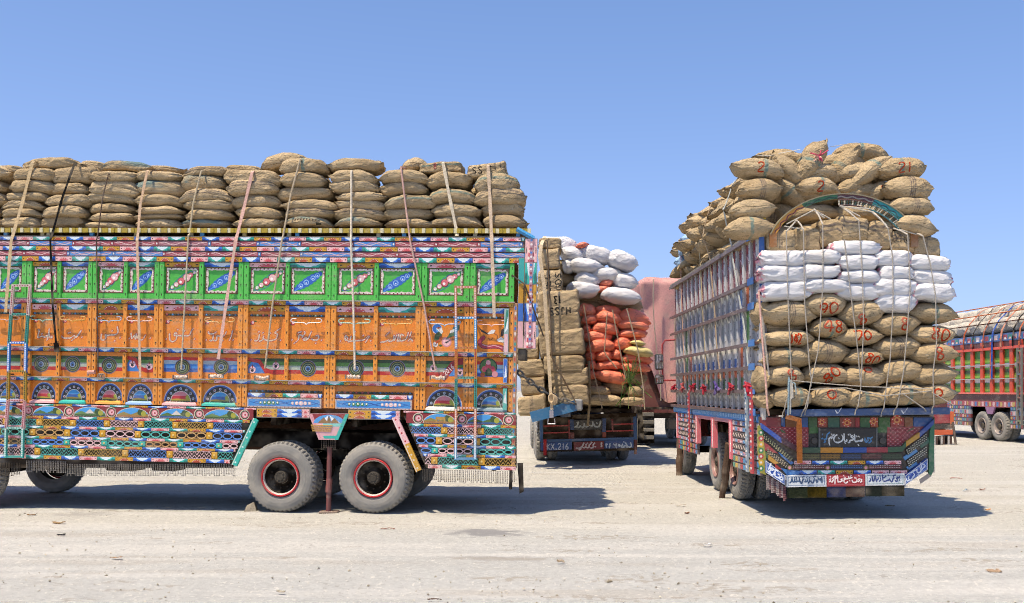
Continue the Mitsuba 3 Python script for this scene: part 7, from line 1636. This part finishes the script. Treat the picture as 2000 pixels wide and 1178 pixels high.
# straps, ropes and green plants tied on the middle truck
m = MB(); pts = [at(1064, 462, 21.9), at(1057, 478, 21.2), at(1054, 500, 21.15), at(1063, 560, 21.1), at(1070, 680, 21.05), at(1076, 775, 21.0), at(1078, 800, 20.98)]; ribbon(m, np.array(pts), .075, (1, 0, 0), '#d2bfa0', .006)
k1 = single('tie_strap', m, 'cream strap down the tall bale stack with a bow and steel hook', 'strap', 'matte')
m = MB(); q = at(1080, 778, 20.95)
for i in range(5): a = np.linspace(0, 2 * np.pi, 10); m.tube([q + np.array([.06 * math.cos(t_) + .02 * i - .04, .01 * i, .10 * math.sin(t_) - .01 * i]) for t_ in a], .020, '#cdb795', 6)
part(k1, 'bow', m, 'matte')
m = MB(); q = at(1077, 812, 20.95); m.box(q[0] - .045, q[0] + .045, 20.94, 20.97, q[2] - .05, q[2] + .12, '#b9bcc0'); h = at(1077, 828, 20.95); m.tube([(h[0] - .07, 20.95, h[2] + .12), (h[0] - .085, 20.95, h[2]), (h[0] + .085, 20.95, h[2]), (h[0] + .07, 20.95, h[2] + .12)], .014, '#c3c6ca'); part(k1, 'hook', m, 'steel')
for k, (pts, r, c, lab) in enumerate((([(1066, 480), (1075, 700), (1120, 785)], .018, '#6b5a4a', 'dark rope slanting over the tall bale stack'), ([(1140, 595), (1150, 660), (1158, 720), (1170, 770), (1176, 798)], .014, '#a8957a', 'rope over the left orange sacks'), ([(1186, 610), (1180, 690), (1205, 720)], .014, '#a8957a', 'rope over the middle orange sacks'), ([(1196, 605), (1212, 690), (1222, 740)], .014, '#a8957a', 'rope slanting over the right middle orange sacks'), ([(1224, 602), (1245, 680), (1257, 760), (1259, 800)], .014, '#b3a78c', 'rope down the right edge of the orange sacks'), ([(1150, 705), (1152, 780), (1148, 832)], .030, '#8a7a60', 'limp strap end hanging beside the name board'))):
    q = np.array([at(*p, 21.75) for p in pts])
    if 0 < k < 5: q = drape('C', q, (0, 1, 0), .015, .12)
    elif k == 0: q[:, 1] = 21.0
    m = MB(); m.tube(q, r, c, 5); single('tie_rope', m, lab, 'rope', 'matte', group='ropes tied over the middle truck load')
m = MB(); rs = np.random.RandomState(5)
for i in range(26):
    a = at(1228 + rs.normal(0, 3), 742 + rs.normal(0, 6), 21.75); b = a + np.array([rs.normal(0, .22), rs.uniform(-.06, .05), rs.choice([-1, .8]) * rs.uniform(.15, .75)])
    mid = (a + b) / 2 + rs.normal(0, .04, 3); ribbon(m, np.array([a, mid, b]), .016, (1, .2, 0), ['#3f6a2a', '#56803a', '#2c4f22', '#7a8a4a'][i % 4], .003)
single('grass_bundle', m, 'bundle of green stalks tied to the right of the orange sacks', 'plant', 'matte')
# ---------------------------------------------------------------- truck under a pink tarpaulin, behind
TD = thing('cargo_truck', 'truck under a dusty pink tarpaulin between the middle and right trucks', 'truck', 'painted cargo trucks')
PD = lambda name, mb, bsdf='paint', **k: part(TD, name, mb, bsdf, **k)
def tarp(x0, x1, y0, y1, z0, z1):
    n, mm = 150, 44; V = []
    per = [(x0, y1), (x0, y0), (x1, y0), (x1, y1)]; L_ = [y1 - y0, x1 - x0, y1 - y0]; tot = sum(L_)
    for a in np.linspace(0, tot, n):
        k = 0
        while k < 2 and a > L_[k]: a -= L_[k]; k += 1
        p, q = np.array(per[k], float), np.array(per[k + 1], float); e = p + (q - p) * a / L_[k]; V.append((*e, [(-1, 0), (0, -1), (1, 0)][k]))
    rows = []
    cx, cy = (x0 + x1) / 2, (y0 + y1) / 2
    for j, t_ in enumerate(np.linspace(0, 1, mm)):
        r = []
        for i, (x, y, nr) in enumerate(V):
            if t_ < .8:
                zb_ = z0 + 1.75 * max(0, 1 - (x - x0) / .95) ** 1.2; z = zb_ + (z1 - .35 - zb_) * t_ / .8; s = 1 - .03 * (t_ / .8)
            else:
                u = (t_ - .8) / .2; z = z1 - .35 + .35 * math.sin(u * math.pi / 2) - .0; s = .97 - .5 * (1 - math.cos(u * math.pi / 2))
            f = .42 * (abs(meshkit.noise(np.array([i * .30, t_ * .9, 1.0])) - .5) * 2 - .4) + .16 * (meshkit.noise(np.array([i * .55 + t_ * 2, t_ * 2.2, 5.0])) - .5) + .06 * (meshkit.noise(np.array([i * .9 - t_ * 4, t_ * 5, 9.0])) - .5)
            f *= (1.3 - .7 * t_)
            hem = .12 * math.sin(i * .8) * (t_ < .02)
            r.append((cx + (x - cx) * s + nr[0] * f, cy + (y - cy) * s + nr[1] * f, z + hem))
        rows.append(r)
    G = np.array(rows); v = G.reshape(-1, 3); i, j = np.meshgrid(np.arange(mm - 1), np.arange(n - 1), indexing='ij')
    f = np.stack([i * n + j, i * n + j + 1, (i + 1) * n + j + 1, (i + 1) * n + j], -1).reshape(-1, 4)
    c = G[-1].mean(0); v = np.vstack([v, c]); o = (mm - 1) * n; k = np.arange(n - 1)
    return v, np.vstack([f[:, [0, 1, 2]], f[:, [0, 2, 3]], np.column_stack([o + k, o + k + 1, np.full(n - 1, len(v) - 1)])])
m = MB(); m.add(*tarp(4.12, 6.7, 29.0, 36.0, 1.35, 5.55), '#be8e89')
v, f, uv = m.raw(); k = newkey(TD + '__tarpaulin'); put(k, v, f, uv, 'matte', True)
m = MB(); m.box(4.25, 6.6, 29.1, 36, .95, 1.3, '#3a322c'); PD('bed', m, 'matte')
m = MB(); m.box(4.3, 6.55, 29.25, 35.9, 1.3, 3.3, '#6a3a34'); PD('body', m)
for k in range(9):
    m = MB(); m.box(4.26, 4.30, 29.4 + k * .72, 29.52 + k * .72, 1.3, 3.2, '#8a4a40'); PD('post', m)
for k, x in enumerate((4.62, 5.3, 6.0)):
    m = MB(); zz_ = np.linspace(5.3, 1.5, 9); m.tube(np.column_stack([x + .12 * np.sin(zz_ + k), 28.80 + .05 * np.cos(zz_ * 2), zz_]), .016, '#a89a86', 5); PD('tarpaulin_rope', m, 'matte')
m = MB(); m.box(4.3, 6.5, 36.1, 37.8, .8, 2.8, '#4a3a36', .08); PD('cab', m)
for k in range(4):
    m = MB(); a, b = at(1255 + k, 806 + 15 * k, 28.9), at(1277, 813 + 15 * k, 28.9); m.box(a[0], b[0], 28.85, 29.0, b[2], a[2], '#6f6a60', .01); PD('rear_step', m)
m = MB(); a, b = at(1246, 800, 29), at(1278, 866, 29); m.box(a[0], b[0], 29.0, 29.1, b[2], a[2], '#1c1917'); PD('rear_panel', m, 'matte')
m = MB(); m.box(4.2, 6.6, 29.0, 29.1, 1.12, 1.22, '#5f2420'); m.box(5.0, 6.6, 29.02, 29.1, .62, .9, '#2a2320'); PD('rear_beam', m)
wheels_y(TD, 4.25, (31.0, 32.35, 35.2), -1); wheels_y(TD, 6.6, (31.0, 32.35, 35.2), 1)
# ---------------------------------------------------------------- red and green truck at the right edge
aE = math.radians(2.0); exE = np.array([math.sin(aE), -math.cos(aE), 0]); eyE = np.array([math.cos(aE), math.sin(aE), 0])
RE = np.column_stack([exE, eyE, [0, 0, 1]]); OE = np.array([17.6, 34.0, 0]); ME = (RE, OE)
def LE(px, py, y=0.0):
    d = np.array([(px - CX) / F, 1.0, -(py - CY) / F]) @ RE; o = (np.array([0, 0, H]) - OE) @ RE
    q = o + d * (y - o[1]) / d[1]; return q[0], q[2]
TE_ = thing('cargo_truck', 'red and green truck at the right edge of the photo with a roped grey load', 'truck', 'painted cargo trucks')
PE = lambda name, mb, bsdf='paint', **k: part(TE_, name, mb, bsdf, ME, **k)
e8 = lambda x, y: (1820 + x * .2546, 580 + y * .2546)
zE = lambda y: LE(*e8(470, y))[1]
s0, s1 = LE(1788, 760)[0], LE(2075, 760)[0]
m = MB(); m.box(s0, s1, .06, 2.4, 1.25, 1.35, '#2a2421'); PE('floor', m, 'matte')
m = MB(); m.box(s0, s1, 2.38, 2.44, .8, zE(290), '#6a2a24'); PE('far_side_wall', m)
m = MB(); m.box(s1 - .05, s1, .05, 2.4, .9, zE(290), '#7a2f28'); PE('tail_wall', m)
m = MB(); m.box(s0, s0 + .05, .05, 2.4, .9, zE(290), '#7a2f28'); PE('front_wall', m)
m = MB(); m.box(s0 - 1.9, s0 - .1, .1, 2.35, .8, 2.8, '#9a2f28', .08); PE('cab', m)
m = MB(); m.box(s0, s1, -.02, .05, zE(345), zE(288), '#3a5f96')
for k in range(int((s1 - s0) / .3)): m.flat(sbox(s0 + k * .3 + .02, zE(335), s0 + k * .3 + .26, zE(300)), -.022, ['#b3a8b0', '#2a6aa8', '#8f3a48', '#2f7a74'][k % 4]); m.flat(half_disc(s0 + k * .3 + .14, zE(335), .08, .08), -.024, ['#8f3a48', '#d6d8dc', '#d0a8a8'][k % 3])
PE('painted_top_board', m)
m = MB(); m.box(s0, s1, .0, .05, zE(388), zE(345), '#5a2a2c'); PE('slatted_board', m)
m = MB(); m.box(s0, s1, .05, .08, zE(735), zE(408), '#3f7a2c')
for (a, b, c) in ((470, 500, '#7aa836'), (512, 540, '#8f95a8'), (560, 580, '#2b4a2a'), (590, 618, '#79a838'), (630, 660, '#8f95a0'), (690, 725, '#6f9c34')): m.flat(sbox(s0, zE(b), s1, zE(a)), .048, c)
PE('green_board', m)
for k in range(11):
    sx = LE(*e8(235 + 75.5 * (k - 2), 560))[0]
    m = MB(); m.box(sx - .10, sx + .10, -.03, .05, zE(735), zE(410), '#c23f24', .01); m.box(sx - .09, sx + .09, -.032, .0, zE(388), zE(345), '#b03a26'); PE('red_pillar', m)
for a, b, c in ((388, 408, '#cf4a34'), (733, 746, '#d8695a'), (522, 528, '#a8a4a2'), (626, 632, '#a8a4a2')):
    m = MB(); m.box(s0, s1, -.07, .0, zE(b), zE(a), c); PE('rail', m)
m = MB(); m.box(s0, s1, .0, .05, zE(800), zE(746), '#4f1a1c'); PE('dark_red_board', m)
x1E, x2E = LE(1918, 832)[0], LE(1951, 832)[0]; mid = (x1E + x2E) / 2; hw = (x2E - x1E) / 2
for nm, a, b in (('front', s0, x1E - .75), ('rear', x2E + .75, s1)):
    for k, (ya, yb, c) in enumerate(((800, 838, '#96404a'), (840, 868, '#3a4466'), (870, 905, '#8a8f9a'), (908, 935, '#7a3038'), (938, 965, '#4a5a6a'), (968, 1000, '#6a4a44'))):
        m = MB(); m.box(a, b, -.02, .05, zE(yb), zE(ya), c)
        for q in range(int((b - a) / .16)): m.flat(sbox(a + q * .16 + .02, zE(yb) + .02, a + q * .16 + .12, zE(ya) - .02), -.022, ['#c9a4a4', '#3f6aa0', '#9a3a44', '#a89050', '#4f8a80'][(q * 3 + k) % 5])
        PE('skirt_board', m)
m = MB(); m.box(x1E - .75, x2E + .75, -.02, .05, zE(845), zE(800), '#96404a')
for q in range(12): m.flat(sbox(x1E - .7 + q * .24, zE(840), x1E - .56 + q * .24, zE(806)), -.022, ['#c9a4a4', '#3f6aa0', '#a89050'][q % 3])
PE('wheel_arch_board', m)
m = MB(); m.prism(Polygon([(mid - .32, zE(845)), (mid + .32, zE(845)), (mid + .16, zE(900)), (mid - .16, zE(900))]), -.02, .04, '#8a5f86'); PE('wheel_arch_shield', m)
for sx in (x1E, x2E):
    wheel(TE_, (sx, -.02, .53), .53, .26, -1, '#9a8f8a', True, ME, lugs=30, n=90, rot=sx, dish='#8f8a88'); wheel(TE_, (sx, 2.45, .53), .53, .26, 1, '#9a8f8a', True, ME, lugs=30, n=90)
wheel(TE_, (x1E - 4.4, -.02, .53), .53, .26, -1, '#9a8f8a', False, ME, lugs=30, n=90); wheel(TE_, (x1E - 4.4, 2.45, .53), .53, .26, 1, '#9a8f8a', False, ME, lugs=30, n=90)
m = MB(); m.box(s0 - 1, s1 - .3, .75, .85, .8, 1.2, '#1d1917'); m.box(s0 + .8, x1E - 1.2, .2, .7, .55, 1.0, '#332c28'); PE('chassis', m, 'matte', stuff=True)
key = newkey(TE_ + '__ladder')
for sx in (658, 690):
    m = MB(); a, b = LE(*e8(sx, 390), -.12), LE(*e8(sx, 985), -.12); m.add(*_bar((a[0], -.12, a[1]), (a[0], -.12, b[1]), .06), '#6a6a66'); part(key, 'rail', m, 'paint', ME)
for q in range(7):
    m = MB(); z = zE(430 + 85 * q); a, b = LE(*e8(658, 600), -.12)[0], LE(*e8(690, 600), -.12)[0]; m.add(*_bar((a, -.12, z), (b, -.12, z), .05), ['#6a7a5a', '#8a5a4a', '#5a6a7a'][q % 3]); part(key, 'rung', m, 'paint', ME)
# roped grey load: long sacks in three stepped rows
zl = zE(284)
for r, (dy, dz, hh) in enumerate(((.25, .28, .62), (.62, .62, .50), (1.05, .92, .46))):
    for k in range(9):
        rs = np.random.RandomState(r * 20 + k); sx = s1 - .55 - k * .98 - .3 * (r % 2)
        if sx < s0 + .3: continue
        lab = f'pale grey covered sack, {["lower", "middle", "top"][r]} row of the far right truck, {ORD[k]} from its rear'
        sack('grey_sack', lab, 'sack', 'pale grey sacks roped on the far right truck', (sx, dy + .3, zl + dz + rs.uniform(-.02, .02)), (1.04, hh, .9), 'soft', 6, tilt=rs.uniform(-.03, .03), bsdf='grey_cloth', seed=4000 + r * 20 + k, load='E', M=ME, bend=-.03)
def grey_fn(p, n, uv): return mix((0.56, 0.52, 0.45), (0.44, 0.41, 0.35), fbm(p.x * 3, p.y * 3, p.z * 3, 3)) * (0.85 + 0.3 * noise(p.x * 30, p.y * 30, p.z * 30))
scene['grey_cloth'] = two({'type': 'bumpmap', 'arbitrary': proc(crease_fn, 4e-3), 'scale': 0.03, 'bsdf': {'type': 'diffuse', 'reflectance': proc(grey_fn)}})
bx = []
for sx in np.arange(s0 + .6, s1 - .3, .9):
    for l in range(3): bx.append(((sx, 1.85, zl + .25 + l * .36), (1.0, .45, .9), 'soft'))
heap('sack_pile', 'far rows of the roped load on the truck at the right edge', bx, 8000, ME)
for k, (x, c, w) in enumerate(((260, '#b3502f', .05), (330, '#2f2c2a', .03), (410, '#a8563a', .04), (480, '#2f55a8', .06), (548, '#c98a70', .06), (640, '#2a2a28', .05), (690, '#c26a48', .05))):
    sx = LE(*e8(x, 300))[0]
    v_ = np.array([[sx + .35, 1.6, zl + 1.16], [sx + .25, 1.1, zl + 1.18], [sx + .12, .6, zl + .98], [sx + .05, .15, zl + .5], [sx, -.05, zl + .1], [sx, -.09, zl - .2], [sx - .02, -.09, zE(390 + (k == 3) * 240)]]) @ RE.T + OE
    q = drape('E', v_[:5], RE @ np.array([0, 1., -.5]), .02, .1); m = MB(); ribbon(m, np.vstack([q, v_[5:]]), w * 1.5, exE, c, .008)
    single('tie_strap', m, f'{["orange", "black", "brown", "blue", "pale pink", "dark", "orange-pink"][k]} strap over the roped load of the far right truck, {ORD[k]} from left', 'strap', 'matte', group='straps over the far right truck load')
for k, (dy, dz, c) in enumerate(((.0, .35, '#4a3530'), (.25, .72, '#a8603f'), (.6, 1.05, '#b06a4a'))):
    v_ = np.array([[s0 + .4, -.3 + dy, zl + dz], [s1 - .3, -.3 + dy, zl + dz]]) @ RE.T + OE
    q = drape('E', np.linspace(v_[0], v_[1], 12), RE @ np.array([0, 1., -.25]), .02, .12, False); m = MB(); m.tube(q, .022, c, 5); single('tie_rope', m, f'long rope running along the far right truck load, {["lowest", "middle", "highest"][k]}', 'rope', 'matte', group='ropes along the far right truck load')
# low painted bumper of another vehicle showing right of the pale truck
TF = thing('truck_bumper', 'low red painted bumper of a hidden truck, just right of the pale truck tail', 'truck bumper')
Yf = 31.0
def PF(name, pts, c, d=.3, bs='paint', yo=0.):
    m = MB(); m.prism(Polygon([XZ(*e8(*p), Yf) for p in pts]), Yf + yo, Yf + yo + d, c); part(TF, name, m, bs)
PF('red_panel', [(-60, 885), (138, 880), (138, 968), (-60, 975)], '#8f2c34'); PF('orange_end', [(140, 880), (170, 880), (168, 1005), (140, 1005)], '#c25a2c'); PF('dark_beam', [(-60, 976), (160, 972), (160, 1012), (-60, 1016)], '#2a211f'); PF('orange_stripe', [(-60, 1022), (160, 1018), (158, 1056), (-60, 1062)], '#c2562c', .3, 'paint', -.02)
m = MB(); 
for k in range(12): a = XZ(*e8(-50 + 18 * k, 1066), Yf); m.box(a[0] - .03, a[0] + .03, Yf, Yf + .05, a[1] - .32 + .05 * (k % 2), a[1], ['#1c1a1a', '#b9b4ae', '#5a4a44'][k % 3])
part(TF, 'tassel_row', m, 'matte', stuff=True)
m = MB(); a, b = at(*e8(160, 960), Yf), at(*e8(184, 1142), Yf); m.tube([a, (b[0], b[1], .0)], .04, '#6a5f58'); part(TF, 'leg', m, 'matte')
m = MB(); a, b = at(*e8(-60, 820), Yf + .3), at(*e8(120, 880), Yf + .3); m.box(a[0], b[0], Yf + .3, Yf + 1.8, .5, 1.6, '#5a2a2a', .05); part(TF, 'body', m)
# ---------------------------------------------------------------- stones and litter
rs = np.random.RandomState(21); V, Fc, U, o = [], [], [], 0
oct_v = np.array([[1, 0, 0], [-1, 0, 0], [0, 1, 0], [0, -1, 0], [0, 0, 1], [0, 0, -1]], float); oct_f = np.array([[0, 2, 4], [2, 1, 4], [1, 3, 4], [3, 0, 4], [2, 0, 5], [1, 2, 5], [3, 1, 5], [0, 3, 5]])
N = 3000
yy = 7.6 + (rs.rand(N) ** 1.6) * 17; xx = (rs.rand(N) - .5) * 1.15 * yy + .0
cl = meshkit.fbm(np.stack([xx * .5, yy * 1.1, 0 * xx], -1), 3, seed=3)
keep = cl > .43
for x, y, c in zip(xx[keep], yy[keep], cl[keep]):
    s = .0045 + .013 * rs.rand() ** 3.0 + (.02 * (rs.rand() > .997))
    v = oct_v * s * rs.uniform(.6, 1.3, 3) * (1, 1, .7) + rs.normal(0, s * .18, (6, 3)); v = v @ rotz(rs.rand() * 6.3).T
    V.append(v + (x, y, s * .15 - .004)); Fc.append(oct_f + o); o += 6
    g = rs.randint(120, 196); U.append(np.tile([g * 256.0 + max(0, g - 8), float(max(0, g - 24))], (6, 1)))
put('gravel', np.vstack(V), np.vstack(Fc), np.vstack(U), 'matte'); labels['gravel'] = {'label': 'small loose stones scattered over the dusty yard', 'kind': 'stuff'}
LIT = [(62, 1007, 18, 2, '#7a5f48', 'brown twig at the far left on the pale strip'), (115, 1023, 26, 4, '#8f7658', 'tan scrap at the left below the truck shadow'), (120, 1047, 16, 3, '#4a4a4c', 'dark grey scrap left of the middle track'), (228, 1091, 20, 4, '#a8866a', 'light brown scrap in the grey track, left'), (757, 1034, 28, 2, '#8a5a48', 'reddish stick below the right near wheel'), (1381, 1065, 18, 4, '#dcdcda', 'white paper scrap on the open ground in the middle'), (1942, 1119, 26, 5, '#a08a74', 'grey-brown stick on the ground at the far right'), (1868, 935, 22, 3, '#9a4a3c', 'red scrap at the right edge, farther back'), (1917, 958, 9, 6, '#8a4a34', 'small red-brown lump at the right'), (1928, 997, 14, 3, '#c08a5c', 'orange-tan scrap right of the pale truck shadow'), (1342, 1003, 9, 4, '#6a4c3c', 'dark brown lump on the open ground'), (1330, 988, 20, 3, '#a8967a', 'straw scrap near the leaning prop'), (1886, 959, 10, 3, '#8fa9c0', 'pale blue scrap beside the shadow at the right'), (1738, 990, 18, 3, '#7a684a', 'brown scrap inside the pale truck shadow'), (1095, 1098, 14, 3, '#8a7a66', 'small brown scrap in the middle foreground'), (548, 1158, 16, 3, '#a39a88', 'pale scrap near the bottom edge')]
for k, (px, py, w, h, c, lab) in enumerate(LIT):
    Yg = H * F / (py - CY); p = at(px, py, Yg); W = w * Yg / F; rs = np.random.RandomState(k); n = 6
    t = np.linspace(-.5, .5, n); pts = np.column_stack([t * W, rs.normal(0, W * .05, n), .012 + .010 * np.abs(rs.normal(size=n))]) @ rotz(rs.uniform(-.2, .2)).T + (p[0], p[1], -.004)
    m = MB(); ribbon(m, pts, max(.03, h * .012), (0, 1, .25 * rs.normal()), c, .006); single('litter_scrap', m, lab, 'litter', 'matte')
p = at(848, 1173, H * F / (1173 - CY)); t = np.linspace(0, 1, 9); m = MB(); m.tube(np.column_stack([p[0] - .055 + .12 * t, p[1] - .02 * np.sin(t * 3), .010 + .010 * np.sin(t * np.pi)]) , .007 * (1 - .5 * t), '#4a3226', 6); single('twig', m, 'dark curved twig at the bottom edge of the photo', 'twig', 'matte')
